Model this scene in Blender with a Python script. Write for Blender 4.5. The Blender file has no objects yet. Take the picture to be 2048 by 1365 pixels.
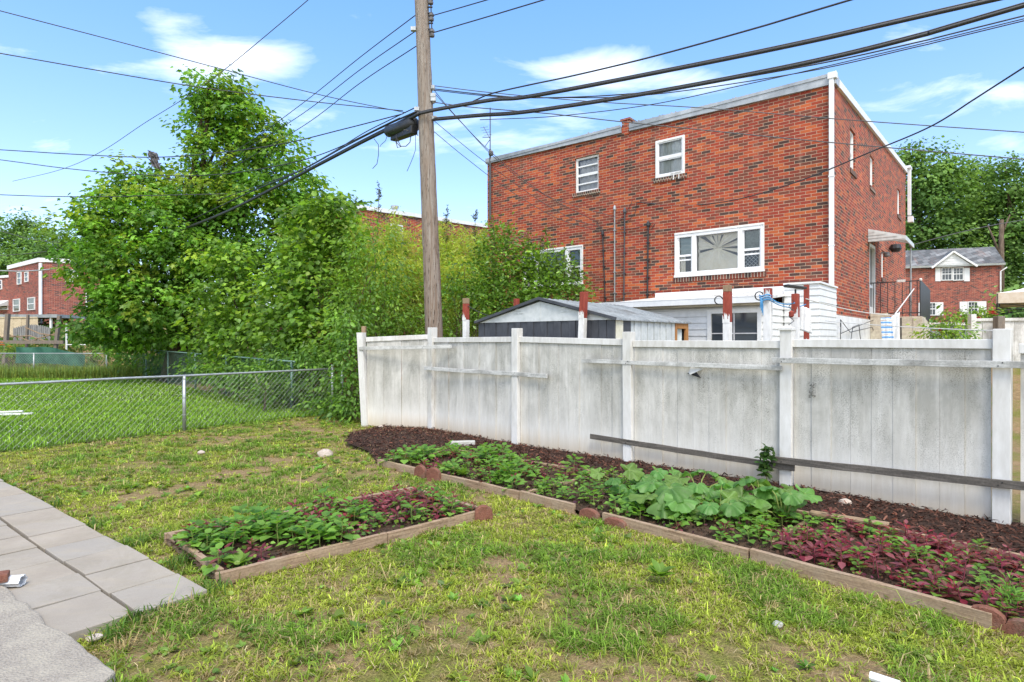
import bpy, math, random
import numpy as np
from mathutils import Vector, Matrix

random.seed(7)
RNG = np.random.default_rng(11)
SC = bpy.context.scene
COL = SC.collection
F = 1180.0           # focal length in photo pixels (2048 wide)
CU, CV = 1024.0, 680.0
EYE = 1.7
R = math.radians

# ------------------------------------------------------------------ placing
def at(u, v, Y):
    return Vector(((u - CU) / F * Y, Y, EYE + (CV - v) / F * Y))

def gp(u, v, z=0.0):
    Y = F * (EYE - z) / (v - CV)
    return Vector(((u - CU) / F * Y, Y, z))

def smooth(a, b, x):
    t = np.clip((np.asarray(x, float) - a) / (b - a), 0, 1)
    return t * t * (3 - 2 * t)

def vnoise(x, y, scale, seed=0):
    x = np.asarray(x, float) / scale; y = np.asarray(y, float) / scale
    xi = np.floor(x).astype(np.int64); yi = np.floor(y).astype(np.int64)
    fx = x - xi; fy = y - yi
    fx = fx * fx * (3 - 2 * fx); fy = fy * fy * (3 - 2 * fy)
    def h(a, b):
        n = (a * 374761393 + b * 668265263 + seed * 1442695041) & 0xffffffff
        n = ((n ^ (n >> 13)) * 1274126177) & 0xffffffff
        return ((n ^ (n >> 16)) & 0xffff) / 65535.0
    return (h(xi, yi) * (1 - fx) + h(xi + 1, yi) * fx) * (1 - fy) + (h(xi, yi + 1) * (1 - fx) + h(xi + 1, yi + 1) * fx) * fy

def fbm(x, y, scale, seed=0):
    return (vnoise(x, y, scale, seed) * .5 + vnoise(x, y, scale * .5, seed + 1) * .3 + vnoise(x, y, scale * .22, seed + 2) * .2)

def inpoly(x, y, poly):
    ins = np.zeros(len(x), bool)
    n = len(poly)
    for i in range(n):
        x1, y1 = poly[i][0], poly[i][1]; x2, y2 = poly[(i + 1) % n][0], poly[(i + 1) % n][1]
        c = ((y1 > y) != (y2 > y))
        with np.errstate(divide='ignore', invalid='ignore'):
            xx = (x2 - x1) * (y - y1) / (y2 - y1 + 1e-12) + x1
        ins ^= c & (x < xx)
    return ins

# ------------------------------------------------------------------ objects
def tag(o, label=None, cat=None, group=None, kind=None):
    if label: o['label'] = label
    if cat: o['category'] = cat
    if group: o['group'] = group
    if kind: o['kind'] = kind
    return o

def empty(name, loc=(0, 0, 0), rz=0.0):
    o = bpy.data.objects.new(name, None); COL.objects.link(o)
    o.location = loc; o.rotation_euler = (0, 0, rz); o.empty_display_size = .2
    return o

def origin_of(p):
    v = Vector((0, 0, 0))
    while p is not None:
        v += Vector(p.location); p = p.parent
    return v

def copy_tree(o, parent=None):
    c = o.copy(); COL.objects.link(c); c.parent = parent
    for ch in list(o.children): copy_tree(ch, c)
    return c

class MB:
    """collects shapes and links them as one mesh object"""
    def __init__(s): s.v = []; s.f = []; s.m = []
    def add(s, vs, fs, mi=0):
        b = len(s.v); s.v += [tuple(p) for p in vs]
        for f in fs: s.f.append([b + i for i in f]); s.m.append(mi)
        return s
    def quad(s, a, b, c, d, mi=0): return s.add([a, b, c, d], [(0, 1, 2, 3)], mi)
    def box(s, x0, x1, y0, y1, z0, z1, mi=0):
        vs = [(x0, y0, z0), (x1, y0, z0), (x1, y1, z0), (x0, y1, z0), (x0, y0, z1), (x1, y0, z1), (x1, y1, z1), (x0, y1, z1)]
        return s.add(vs, [(0, 3, 2, 1), (4, 5, 6, 7), (0, 1, 5, 4), (1, 2, 6, 5), (2, 3, 7, 6), (3, 0, 4, 7)], mi)
    def hexa(s, vs, mi=0):
        return s.add(vs, [(0, 3, 2, 1), (4, 5, 6, 7), (0, 1, 5, 4), (1, 2, 6, 5), (2, 3, 7, 6), (3, 0, 4, 7)], mi)
    def beam(s, a, b, w, h, up=(0, 0, 1), mi=0, seg=1, warp=0):
        """rectangular bar from a to b, w across, h along up"""
        a = Vector(a); b = Vector(b); d = (b - a).normalized(); up = Vector(up)
        sd = d.cross(up).normalized(); up = sd.cross(d).normalized()
        rings = []
        for i in range(seg + 1):
            t = i / seg; c = a.lerp(b, t)
            if warp and 0 < i < seg: c = c + up * random.uniform(-warp, warp) + sd * random.uniform(-warp, warp)
            rings += [c - sd * w / 2 - up * h / 2, c + sd * w / 2 - up * h / 2, c + sd * w / 2 + up * h / 2, c - sd * w / 2 + up * h / 2]
        fs = [(3, 2, 1, 0)]
        for i in range(seg):
            q = i * 4
            for k in range(4):
                fs.append((q + k, q + (k + 1) % 4, q + 4 + (k + 1) % 4, q + 4 + k))
        q = seg * 4; fs.append((q, q + 1, q + 2, q + 3))
        return s.add(rings, fs, mi)
    def tube(s, pts, rad, n=8, mi=0, cap=True):
        pts = [Vector(p) for p in pts]
        if not hasattr(rad, '__len__'): rad = [rad] * len(pts)
        rings = []; ref = None
        for i, p in enumerate(pts):
            d = (pts[min(i + 1, len(pts) - 1)] - pts[max(i - 1, 0)])
            d = d.normalized() if d.length > 1e-9 else Vector((0, 0, 1))
            if ref is None:
                ref = Vector((1, 0, 0)) if abs(d.x) < .8 else Vector((0, 1, 0))
            x = (ref - d * ref.dot(d)).normalized(); y = d.cross(x); ref = x
            for k in range(n):
                a = 2 * math.pi * k / n
                rings.append(p + (x * math.cos(a) + y * math.sin(a)) * rad[i])
        fs = []
        for i in range(len(pts) - 1):
            for k in range(n):
                fs.append((i * n + k, i * n + (k + 1) % n, (i + 1) * n + (k + 1) % n, (i + 1) * n + k))
        if cap:
            fs.append(tuple(range(n - 1, -1, -1))); q = (len(pts) - 1) * n; fs.append(tuple(range(q, q + n)))
        return s.add(rings, fs, mi)
    def prism(s, poly, d, mi=0):
        """poly: 3-D outline, extruded by d"""
        n = len(poly); poly = [Vector(p) for p in poly]; d = Vector(d)
        return s.add(poly + [p + d for p in poly], [tuple(range(n - 1, -1, -1)), tuple(range(n, 2 * n))] +
                     [(i, (i + 1) % n, n + (i + 1) % n, n + i) for i in range(n)], mi)
    def lathe(s, c, prof, n=14, mi=0):
        c = Vector(c); vs = []
        for r, z in prof:
            for k in range(n):
                a = 2 * math.pi * k / n; vs.append(c + Vector((r * math.cos(a), r * math.sin(a), z)))
        fs = [(i * n + k, i * n + (k + 1) % n, (i + 1) * n + (k + 1) % n, (i + 1) * n + k) for i in range(len(prof) - 1) for k in range(n)]
        fs += [tuple(range(n - 1, -1, -1)), tuple(range((len(prof) - 1) * n, len(prof) * n))]
        return s.add(vs, fs, mi)
    def build(s, name, mats, parent=None, world=True, loc=None, shade=False, bevel=0):
        me = bpy.data.meshes.new(name)
        off = origin_of(parent) if (parent is not None and world) else Vector((0, 0, 0))
        if loc is not None: off = Vector(loc)
        me.from_pydata([(a[0] - off.x, a[1] - off.y, a[2] - off.z) for a in s.v], [], s.f)
        if not isinstance(mats, (list, tuple)): mats = [mats]
        for m in mats: me.materials.append(m)
        me.polygons.foreach_set('material_index', s.m)
        uv = me.uv_layers.new(name='UVMap'); dat = np.zeros(len(me.loops) * 2)
        for p in me.polygons:
            n = p.normal; ax = max(range(3), key=lambda i: abs(n[i]))
            for li in p.loop_indices:
                c = me.vertices[me.loops[li].vertex_index].co
                if ax == 2: a, b = c.x, c.y
                elif ax == 1: a, b = c.x, c.z
                else: a, b = c.y, c.z
                dat[li * 2] = a; dat[li * 2 + 1] = b
        uv.data.foreach_set('uv', dat)
        if shade: me.polygons.foreach_set('use_smooth', [True] * len(me.polygons))
        me.update()
        o = bpy.data.objects.new(name, me); COL.objects.link(o)
        if parent is not None: o.parent = parent
        if loc is not None: o.location = loc
        if bevel:
            b = o.modifiers.new('bevel', 'BEVEL'); b.width = bevel; b.segments = 2; b.limit_method = 'ANGLE'
        return o

def raw_mesh(name, V, loops, starts, cols, mat, parent=None, smooth_shade=False):
    me = bpy.data.meshes.new(name)
    V = np.asarray(V, np.float32)
    if parent is not None: V = V - np.array(origin_of(parent), np.float32)
    me.vertices.add(len(V)); me.vertices.foreach_set('co', V.ravel())
    me.loops.add(len(loops)); me.loops.foreach_set('vertex_index', np.asarray(loops, np.int32))
    me.polygons.add(len(starts)); me.polygons.foreach_set('loop_start', np.asarray(starts, np.int32))
    if cols is not None:
        ca = me.color_attributes.new('Col', 'FLOAT_COLOR', 'POINT')
        c4 = np.ones((len(V), 4), np.float32); c4[:, :3] = np.clip(cols, 0, 1)
        ca.data.foreach_set('color', c4.ravel())
    for m in (mat if isinstance(mat, (list, tuple)) else [mat]): me.materials.append(m)
    me.update(calc_edges=True); me.validate()
    if smooth_shade: me.polygons.foreach_set('use_smooth', [True] * len(me.polygons))
    o = bpy.data.objects.new(name, me); COL.objects.link(o)
    if parent is not None: o.parent = parent
    return o

def nrm(a): return a / np.maximum(np.linalg.norm(a, axis=-1, keepdims=True), 1e-9)

# leaf outlines: x across, y along, z out; midrib folded
OVAL = (np.array([(0, 0, 0), (.2, .25, .06), (.24, .58, .05), (0, 1, -.08), (-.24, .58, .05), (-.2, .25, .06)]), [(0, 1, 2, 3), (0, 3, 4, 5)])
ROUND = (np.array([(0, 0, 0), (.3, .12, .08), (.4, .5, .1), (0, .95, -.06), (-.4, .5, .1), (-.3, .12, .08)]), [(0, 1, 2, 3), (0, 3, 4, 5)])
BLADE = (np.array([(0, 0, 0), (.075, .35, .02), (0, 1, -.18), (-.075, .35, .02)]), [(0, 1, 2, 3)])
MAPLE = (np.array([(0, 0, 0), (.34, .02, -.06), (.24, .26, .06), (.56, .5, -.06), (.2, .58, .05), (0, 1, -.14),
                   (-.2, .58, .05), (-.56, .5, -.06), (-.24, .26, .06), (-.34, .02, -.06)]), [(0, 1, 2, 3, 4, 5), (0, 5, 6, 7, 8, 9)])

def leaves(name, C, D, N, S, tmpl, cols, mat, parent=None):
    T, faces = tmpl
    n = len(C); k = len(T)
    D = nrm(np.asarray(D, float)); X = nrm(np.cross(D, N)); Z = np.cross(X, D)
    S = np.asarray(S, float).reshape(n, 1, 1)
    V = C[:, None, :] + S * (T[None, :, 0:1] * X[:, None] + T[None, :, 1:2] * D[:, None] + T[None, :, 2:3] * Z[:, None])
    fl = np.concatenate([np.array(f) for f in faces]); lens = np.array([len(f) for f in faces])
    loops = (np.arange(n)[:, None] * k + fl[None]).ravel()
    st = np.concatenate([[0], np.cumsum(np.tile(lens, n))[:-1]])
    return raw_mesh(name, V.reshape(-1, 3), loops, st, np.repeat(cols, k, axis=0), mat, parent)

def blades(name, P, H, W, lean, az, cols, mat, parent=None):
    """grass: P base, H length, W width, lean 0..1 outward, az heading"""
    n = len(P)
    d = np.stack([np.cos(az), np.sin(az), np.zeros(n)], 1); s = np.stack([-np.sin(az), np.cos(az), np.zeros(n)], 1)
    up = np.array([0, 0, 1.0])[None]
    H = H[:, None]; W = W[:, None]; lean = lean[:, None]
    m = P + up * H * (.62 - .25 * lean) + d * H * .32 * lean
    t = P + up * H * (1 - .75 * lean) + d * H * .85 * lean
    V = np.stack([P - s * W / 2, P + s * W / 2, m + s * W * .42, m - s * W * .42, t], 1).reshape(-1, 3)
    b = np.arange(n)[:, None] * 5
    loops = np.concatenate([b + np.array([[0, 1, 2, 3]]), b + np.array([[3, 2, 4]])], 1).ravel()
    st = np.concatenate([[0], np.cumsum(np.tile([4, 3], n))[:-1]])
    return raw_mesh(name, V, loops, st, np.repeat(cols, 5, axis=0), mat, parent)

# ------------------------------------------------------------------ materials
class NT:
    def __init__(s, name):
        s.mat = bpy.data.materials.new(name); s.mat.use_nodes = True
        s.t = s.mat.node_tree; s.t.nodes.clear()
        s.out = s.t.nodes.new('ShaderNodeOutputMaterial'); s.p = s.t.nodes.new('ShaderNodeBsdfPrincipled')
        s.link(s.p.outputs[0], s.out.inputs[0])
    def n(s, kind, **kw):
        x = s.t.nodes.new(kind)
        for k, v in kw.items():
            if k.startswith('i_'): x.inputs[k[2:].replace('_', ' ')].default_value = v
            else: setattr(x, k, v)
        return x
    def link(s, a, b): s.t.links.new(a, b)
    def coord(s, which='Object', scale=(1, 1, 1), rot=(0, 0, 0)):
        c = s.n('ShaderNodeTexCoord'); m = s.n('ShaderNodeMapping')
        m.inputs['Scale'].default_value = scale; m.inputs['Rotation'].default_value = rot
        s.link(c.outputs[which], m.inputs[0]); return m.outputs[0]
    def noise(s, vec, scale, detail=4, rough=.6, dist=0):
        x = s.n('ShaderNodeTexNoise'); x.inputs['Scale'].default_value = scale; x.inputs['Detail'].default_value = detail
        x.inputs['Roughness'].default_value = rough; x.inputs['Distortion'].default_value = dist
        s.link(vec, x.inputs['Vector']); return x.outputs['Fac']
    def ramp(s, fac, stops, interp='LINEAR'):
        x = s.n('ShaderNodeValToRGB'); cr = x.color_ramp; cr.interpolation = interp
        while len(cr.elements) < len(stops): cr.elements.new(.5)
        for e, (p, c) in zip(cr.elements, stops):
            e.position = p; e.color = (c, c, c, 1) if not hasattr(c, '__len__') else (*c[:3], 1)
        s.link(fac, x.inputs[0]); return x.outputs[0]
    def mix(s, fac, a, b, mode='MIX'):
        x = s.n('ShaderNodeMix', data_type='RGBA', blend_type=mode)
        for sock, val in ((x.inputs[0], fac), (x.inputs[6], a), (x.inputs[7], b)):
            if hasattr(val, 'is_linked'): s.link(val, sock)
            elif hasattr(val, '__len__'): sock.default_value = (*val[:3], 1)
            else: sock.default_value = val
        return x.outputs[2]
    def math(s, op, a, b=0.0):
        x = s.n('ShaderNodeMath', operation=op)
        for sock, val in ((x.inputs[0], a), (x.inputs[1], b)):
            if hasattr(val, 'is_linked'): s.link(val, sock)
            else: sock.default_value = val
        return x.outputs[0]
    def sep(s, vec):
        x = s.n('ShaderNodeSeparateXYZ'); s.link(vec, x.inputs[0]); return x.outputs
    def bump(s, h, strength=.3, dist=.01):
        b = s.n('ShaderNodeBump'); b.inputs['Strength'].default_value = strength; b.inputs['Distance'].default_value = dist
        s.link(h, b.inputs['Height']); s.link(b.outputs[0], s.p.inputs['Normal'])
    def col(s, c):
        if hasattr(c, 'is_linked'): s.link(c, s.p.inputs['Base Color'])
        else: s.p.inputs['Base Color'].default_value = (*c, 1)
    def fin(s, rough=.7, spec=.4, metal=0.0):
        s.p.inputs['Roughness'].default_value = rough; s.p.inputs['Specular IOR Level'].default_value = spec
        s.p.inputs['Metallic'].default_value = metal
        return s.mat

def speckle(name, c1, c2, scale=8, rough=.7, spec=.35, bump=.15, metal=0.0, stretch=(1, 1, 1), c3=None, bd=.01):
    t = NT(name); v = t.coord('Object', stretch)
    a = t.noise(v, scale, 6, .65); b = t.noise(v, scale * 6, 3, .6)
    c = t.ramp(a, [(.3, c1), (.68, c2)])
    if c3: c = t.mix(t.ramp(t.noise(v, scale * .35, 5, .7), [(.5, 0), (.66, 1)]), c, c3)
    c = t.mix(.22, c, t.ramp(b, [(.3, .15), (.7, .9)]), 'OVERLAY')
    t.col(c)
    if bump: t.bump(t.math('ADD', a, b), bump, bd)
    return t.fin(rough, spec, metal)

def brick(name, tones, mortar=(.5, .45, .34), w=.213, h=.0677, m=.0052, stain=.25, bump=.35, flat=.0):
    t = NT(name); v = t.coord('UV')
    wob = t.n('ShaderNodeMixRGB')
    b = t.n('ShaderNodeTexBrick', offset=.5, squash=1.0)
    b.inputs['Color1'].default_value = (0, 0, 0, 1); b.inputs['Color2'].default_value = (1, 1, 1, 1); b.inputs['Mortar'].default_value = (.5, .5, .5, 1)
    b.inputs['Scale'].default_value = 1; b.inputs['Mortar Size'].default_value = m; b.inputs['Mortar Smooth'].default_value = .25
    b.inputs['Brick Width'].default_value = w; b.inputs['Row Height'].default_value = h; b.inputs['Bias'].default_value = 0
    t.link(v, b.inputs['Vector'])
    c = t.ramp(b.outputs['Color'], tones, 'CONSTANT')
    g = t.noise(v, 45, 4, .6); big = t.noise(v, .55, 4, .6)
    c = t.mix(.3, c, t.ramp(g, [(.25, .2), (.75, .8)]), 'OVERLAY')
    c = t.mix(stain, c, t.ramp(big, [(.3, .2), (.7, .8)]), 'OVERLAY')
    rain = t.noise(t.coord('UV', (1, .09, 1)), 2.6, 6, .72); c = t.mix(t.ramp(rain, [(.52, 0), (.72, .5)]), c, (.12, .06, .045))
    ble = t.noise(t.coord('UV', (1, .5, 1)), 1.1, 6, .75, .8); c = t.mix(t.ramp(ble, [(.58, 0), (.74, .35)]), c, (.45, .24, .17))
    mc = t.mix(.5, mortar, t.ramp(t.noise(v, 9, 3), [(.3, .2), (.7, .75)]), 'OVERLAY')
    c = t.mix(b.outputs['Fac'], c, mc)
    t.col(c)
    hgt = t.math('ADD', t.math('MULTIPLY', b.outputs['Fac'], -1.0), t.math('MULTIPLY', g, .35))
    t.bump(hgt, bump, .008)
    t.t.nodes.remove(wob)
    return t.fin(.85, .25)

def foliage(name, trans=.35, rough=.45, spec=.35, tint=(1, 1, 1)):
    t = NT(name); t.t.nodes.remove(t.p)
    a = t.n('ShaderNodeAttribute', attribute_name='Col'); v = t.coord('Object')
    c = t.mix(.25, a.outputs['Color'], t.ramp(t.noise(v, 14, 3), [(.25, .2), (.75, .8)]), 'OVERLAY')
    c = t.mix(1.0, c, tint, 'MULTIPLY')
    p = t.n('ShaderNodeBsdfPrincipled'); t.link(c, p.inputs['Base Color'])
    p.inputs['Roughness'].default_value = rough; p.inputs['Specular IOR Level'].default_value = spec
    tr = t.n('ShaderNodeBsdfTranslucent'); t.link(t.mix(1.0, c, (1.25, 1.25, .6), 'MULTIPLY'), tr.inputs['Color'])
    mx = t.n('ShaderNodeMixShader'); mx.inputs[0].default_value = trans
    t.link(p.outputs[0], mx.inputs[1]); t.link(tr.outputs[0], mx.inputs[2]); t.link(mx.outputs[0], t.out.inputs[0])
    return t.mat

M = {}
M['brick'] = brick('red_brick', [(0, (.078, .044, .036)), (.10, (.175, .055, .036)), (.24, (.24, .047, .029)), (.40, (.31, .052, .027)),
                                 (.52, (.40, .076, .031)), (.68, (.45, .108, .038)), (.82, (.30, .050, .030))], mortar=(.45, .33, .23), m=.0053, stain=.4)
M['brick_far'] = brick('brick_faded', [(0, (.08, .035, .03)), (.12, (.20, .045, .03)), (.35, (.28, .058, .036)), (.65, (.33, .075, .042)), (.88, (.38, .11, .065))],
                       mortar=(.42, .33, .28), m=.006, stain=.35)
M['soldier'] = brick('sill_brick', [(0, (.05, .03, .027)), (.3, (.12, .045, .035)), (.6, (.2, .06, .04)), (.85, (.09, .05, .045))], w=.068, h=.4, m=.006)
M['white_paint'] = speckle('white_paint', (.72, .72, .70), (.82, .82, .80), 3, .5, .4, .06)
M['white_old'] = speckle('weathered_white_paint', (.60, .59, .56), (.80, .79, .77), 6, .7, .3, .25, c3=(.40, .38, .35), stretch=(1, 1, .4))
M['white_metal'] = speckle('white_metal', (.70, .71, .71), (.82, .82, .82), 2, .4, .5, .03)
M['coping'] = speckle('galvanised_coping', (.30, .325, .345), (.45, .475, .49), 1.2, .5, .4, .05, metal=.2, c3=(.22, .235, .25))
M['siding'] = speckle('white_siding', (.66, .67, .66), (.78, .78, .77), 1.5, .5, .4, .05)
M['stucco'] = speckle('cream_stucco', (.52, .46, .36), (.64, .58, .47), 3, .85, .2, .3, c3=(.44, .38, .30))
M['foundation'] = speckle('painted_foundation', (.66, .66, .65), (.80, .80, .79), 2, .7, .3, .2, c3=(.55, .54, .52))
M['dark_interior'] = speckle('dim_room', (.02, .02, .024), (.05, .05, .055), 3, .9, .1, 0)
M['curtain'] = speckle('lace_curtain', (.46, .52, .53), (.70, .74, .73), 3, .9, .1, 0, stretch=(9, 9, .5))
M['blind'] = speckle('pale_blind', (.50, .49, .50), (.66, .65, .65), 3, .9, .1, .1)
M['cream_cloth'] = speckle('cream_drape', (.80, .75, .62), (.90, .87, .78), 3, .8, .2, .1)
M['curtain_blue'] = speckle('teal_drape', (.20, .30, .31), (.45, .54, .53), 2.5, .8, .2, .1, stretch=(.6, .6, 7))
M['black_iron'] = speckle('black_iron', (.012, .012, .013), (.03, .03, .032), 20, .5, .5, .1)
M['cable'] = speckle('black_cable_rubber', (.016, .017, .019), (.04, .042, .046), 30, .45, .5, .05)
M['wire_grey'] = speckle('grey_wire', (.05, .052, .056), (.10, .10, .11), 30, .5, .5, .05)
M['galv'] = speckle('galvanised_steel', (.30, .32, .32), (.48, .50, .50), 12, .42, .5, .06, metal=.55)
M['galv_wire'] = speckle('galvanised_chain_wire', (.17, .18, .18), (.32, .33, .33), 12, .5, .5, 0, metal=.3)
M['green_wire'] = speckle('green_vinyl_chain_wire', (.05, .12, .09), (.11, .21, .16), 12, .5, .5, 0)
M['green_rail'] = speckle('green_vinyl_rail', (.10, .19, .16), (.20, .30, .26), 12, .5, .5, 0)
M['shed_dark'] = speckle('charcoal_shed_steel', (.035, .038, .046), (.07, .074, .085), 4, .45, .5, .04, stretch=(1, 1, .3))
M['shed_light'] = speckle('pale_shed_steel', (.50, .53, .53), (.62, .64, .63), 2, .45, .5, .03)
M['shed_roof'] = speckle('grey_shed_roof', (.19, .21, .22), (.33, .35, .355), 2.5, .5, .5, .05, c3=(.15, .15, .145))
M['shed_cream'] = speckle('cream_shed_trim', (.58, .55, .42), (.70, .67, .54), 2, .6, .4, .05)
M['red_paint'] = speckle('barn_red_paint', (.20, .035, .024), (.33, .07, .045), 7, .75, .25, .3, stretch=(1, 1, .3), c3=(.14, .05, .04))
M['raw_wood'] = speckle('bare_timber', (.20, .13, .075), (.36, .26, .17), 5, .85, .2, .3, stretch=(1, 1, .15))
M['orange_wood'] = speckle('varnished_timber', (.30, .13, .04), (.45, .22, .08), 5, .6, .3, .2, stretch=(1, 1, .2))
M['leafwood'] = speckle('bark', (.07, .05, .035), (.17, .13, .095), 9, .95, .1, .8, stretch=(1, 1, .25), bd=.03)
M['stalk'] = speckle('green_stalk', (.13, .17, .04), (.24, .28, .08), 9, .7, .2, .1)
M['red_stalk'] = speckle('purple_stalk', (.16, .03, .05), (.26, .06, .08), 9, .7, .2, .1)
M['shingle'] = brick('grey_roof_shingle', [(0, (.09, .095, .10)), (.3, (.13, .135, .14)), (.6, (.17, .175, .18)), (.85, (.22, .225, .23))], mortar=(.07, .07, .075), w=.5, h=.28, m=.012, bump=.3)
M['rock'] = speckle('pale_rock', (.34, .27, .22), (.55, .48, .42), 9, .9, .2, .6)
M['redstone'] = speckle('red_concrete_edging', (.15, .06, .042), (.25, .11, .075), 14, .9, .2, .7, c3=(.17, .115, .085))
M['concrete'] = speckle('grey_concrete', (.36, .35, .32), (.50, .49, .46), 10, .9, .2, .5)
M['canvas'] = speckle('tan_canopy_canvas', (.62, .52, .40), (.72, .63, .51), 1.5, .8, .2, .05)
M['canvas_top'] = speckle('pale_canopy_canvas', (.72, .69, .64), (.80, .78, .74), 1.5, .8, .2, .05)
M['towel'] = speckle('white_terry', (.62, .62, .61), (.78, .78, .77), 9, .95, .1, .3)
M['plastic'] = speckle('torn_grey_plastic', (.05, .05, .055), (.20, .19, .19), 12, .5, .4, .3)
M['tan_fence'] = speckle('tan_fence_vinyl', (.46, .36, .23), (.58, .48, .33), 2, .7, .3, .1)
M['grey_picket'] = speckle('grey_picket_timber', (.16, .155, .15), (.30, .29, .28), 6, .9, .2, .3, stretch=(1, 1, .2))
M['tarp'] = speckle('green_windscreen_mesh', (.02, .09, .06), (.05, .16, .11), 4, .7, .3, .15)
M['flower_red'] = speckle('red_petal', (.50, .02, .05), (.66, .05, .08), 20, .6, .3, 0)
M['flower_orange'] = speckle('orange_petal', (.70, .16, .02), (.80, .28, .04), 20, .6, .3, 0)
M['blue_rope'] = speckle('blue_nylon_rope', (.04, .20, .42), (.10, .32, .58), 30, .6, .3, .1)
M['rope'] = speckle('white_clothes_line', (.55, .54, .50), (.70, .69, .66), 30, .7, .3, .1)
M['leaf'] = foliage('leaf_blade', .5, .42, .4)
M['leaf_dull'] = foliage('distant_leaf', .45, .7, .15)
M['leaf_shiny'] = foliage('glossy_leaf', .35, .32, .5)
M['grass'] = foliage('grass_blade', .3, .6, .2)
M['chip'] = foliage('mulch_chip', .0, .9, .15)

def wood(name, c1, c2, c3, axis=0, knots=True):
    t = NT(name); st = [1.0, 1.0, 1.0]; st[axis] = .06
    v = t.coord('Object', tuple(st)) if axis == 2 else t.coord('UV', (.07, 1, 1))
    g = t.noise(v, 42, 5, .72, 1.0); w = t.noise(t.coord('Object'), 3.2, 5, .65)
    c = t.ramp(g, [(.3, c1), (.66, c2)]); c = t.mix(t.ramp(w, [(.46, 0), (.66, .75)]), c, c3)
    c = t.mix(.3, c, t.ramp(t.noise(t.coord('Object'), 55, 3), [(.3, .2), (.7, .8)]), 'OVERLAY')
    t.col(c); t.bump(g, .6, .004)
    return t.fin(.88, .2)
M['bed_board'] = wood('raised_bed_timber', (.16, .10, .062), (.42, .30, .20), (.34, .26, .185))
M['batten_pale'] = wood('grey_whitewashed_batten', (.40, .40, .375), (.66, .655, .63), (.24, .235, .215))
M['batten_dark'] = wood('weathered_dark_batten', (.05, .045, .039), (.18, .16, .138), (.09, .082, .072))
M['trellis'] = wood('weathered_trellis_timber', (.14, .11, .085), (.27, .22, .18), (.19, .17, .15), 2)

def pole_mat():
    t = NT('utility_pole_timber'); v = t.coord('Object', (1, 1, .045)); o = t.coord('Object')
    g = t.noise(v, 19, 6, .78, 1.0); g2 = t.noise(t.coord('Object', (1, 1, .14)), 30, 4, .75)
    c = t.ramp(g, [(.30, (.045, .028, .02)), (.42, (.25, .175, .125)), (.56, (.33, .28, .235)), (.72, (.45, .40, .35))])
    c = t.mix(t.ramp(g2, [(.56, 0), (.64, .9)]), c, (.06, .038, .026))
    z = t.sep(o)[2]
    c = t.mix(t.ramp(t.math('MULTIPLY', z, .1), [(.2, .0), (.75, .55)]), c, t.mix(.5, c, (.36, .34, .31)))
    t.col(c); t.bump(t.math('ADD', g, g2), 1.0, .03)
    return t.fin(.95, .15)
M['pole'] = pole_mat()

def vinyl():
    t = NT('grimy_white_vinyl'); o = t.coord('Object'); st = t.coord('Object', (1, 1, .10))
    x, y, z = t.sep(o)
    streak = t.noise(st, 7, 5, .7, .4); patch = t.noise(t.coord('Object', (1, 1, .6)), 1.7, 6, .72, .6)
    fine = t.noise(o, 120, 2, .7); mid = t.noise(st, 26, 4, .7)
    # mildew sits on the upper two thirds of the boards, the splash zone at the bottom is washed
    up = t.ramp(t.math('MULTIPLY', z, .55), [(.12, .0), (.30, .55), (.62, 1.0), (.86, .9)])
    gr = t.math('MULTIPLY', t.ramp(t.math('ADD', t.math('MULTIPLY', streak, .38), t.math('MULTIPLY', patch, .62)), [(.38, .12), (.58, 1)]), up)
    base = t.mix(t.ramp(mid, [(.35, 0), (.7, 1)]), (.66, .635, .58), (.755, .735, .69))
    c = t.mix(t.math('MULTIPLY', gr, .84), base, (.32, .31, .27))
    sp = t.math('MULTIPLY', t.ramp(fine, [(.48, 0), (.62, 1)]), t.math('MULTIPLY', t.ramp(t.noise(t.coord('Object', (1, 1, .35)), 3.6, 5, .75), [(.42, 0), (.60, 1)]), up))
    c = t.mix(t.math('MULTIPLY', sp, .75), c, (.10, .10, .075))
    low = t.ramp(t.math('ADD', t.math('MULTIPLY', z, 2.2), t.math('MULTIPLY', streak, .5)), [(.3, .7), (.95, 0)])
    c = t.mix(low, c, (.50, .40, .27))
    t.col(c); t.bump(mid, .08, .004)
    return t.fin(.5, .4)
M['vinyl'] = vinyl()
M['vinyl_post'] = speckle('white_vinyl_post', (.60, .585, .55), (.735, .72, .69), 3, .4, .45, .04, stretch=(1, 1, .3), c3=(.53, .51, .46))

def glass():
    t = NT('window_glass'); t.t.nodes.remove(t.p)
    g = t.n('ShaderNodeBsdfGlossy'); g.inputs['Roughness'].default_value = .03; g.inputs['Color'].default_value = (.9, .95, 1, 1)
    tr = t.n('ShaderNodeBsdfTransparent'); tr.inputs['Color'].default_value = (.96, .97, .96, 1)
    fr = t.n('ShaderNodeFresnel'); fr.inputs['IOR'].default_value = 1.6
    mx = t.n('ShaderNodeMixShader'); t.link(t.math('ADD', fr.outputs[0], .02), mx.inputs[0])
    t.link(tr.outputs[0], mx.inputs[1]); t.link(g.outputs[0], mx.inputs[2]); t.link(mx.outputs[0], t.out.inputs[0])
    return t.mat
M['glass'] = glass()
def dark_glass():
    t = NT('dark_window_glass'); t.col((.05, .06, .07)); return t.fin(.06, .7)
M['dark_glass'] = dark_glass()

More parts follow.
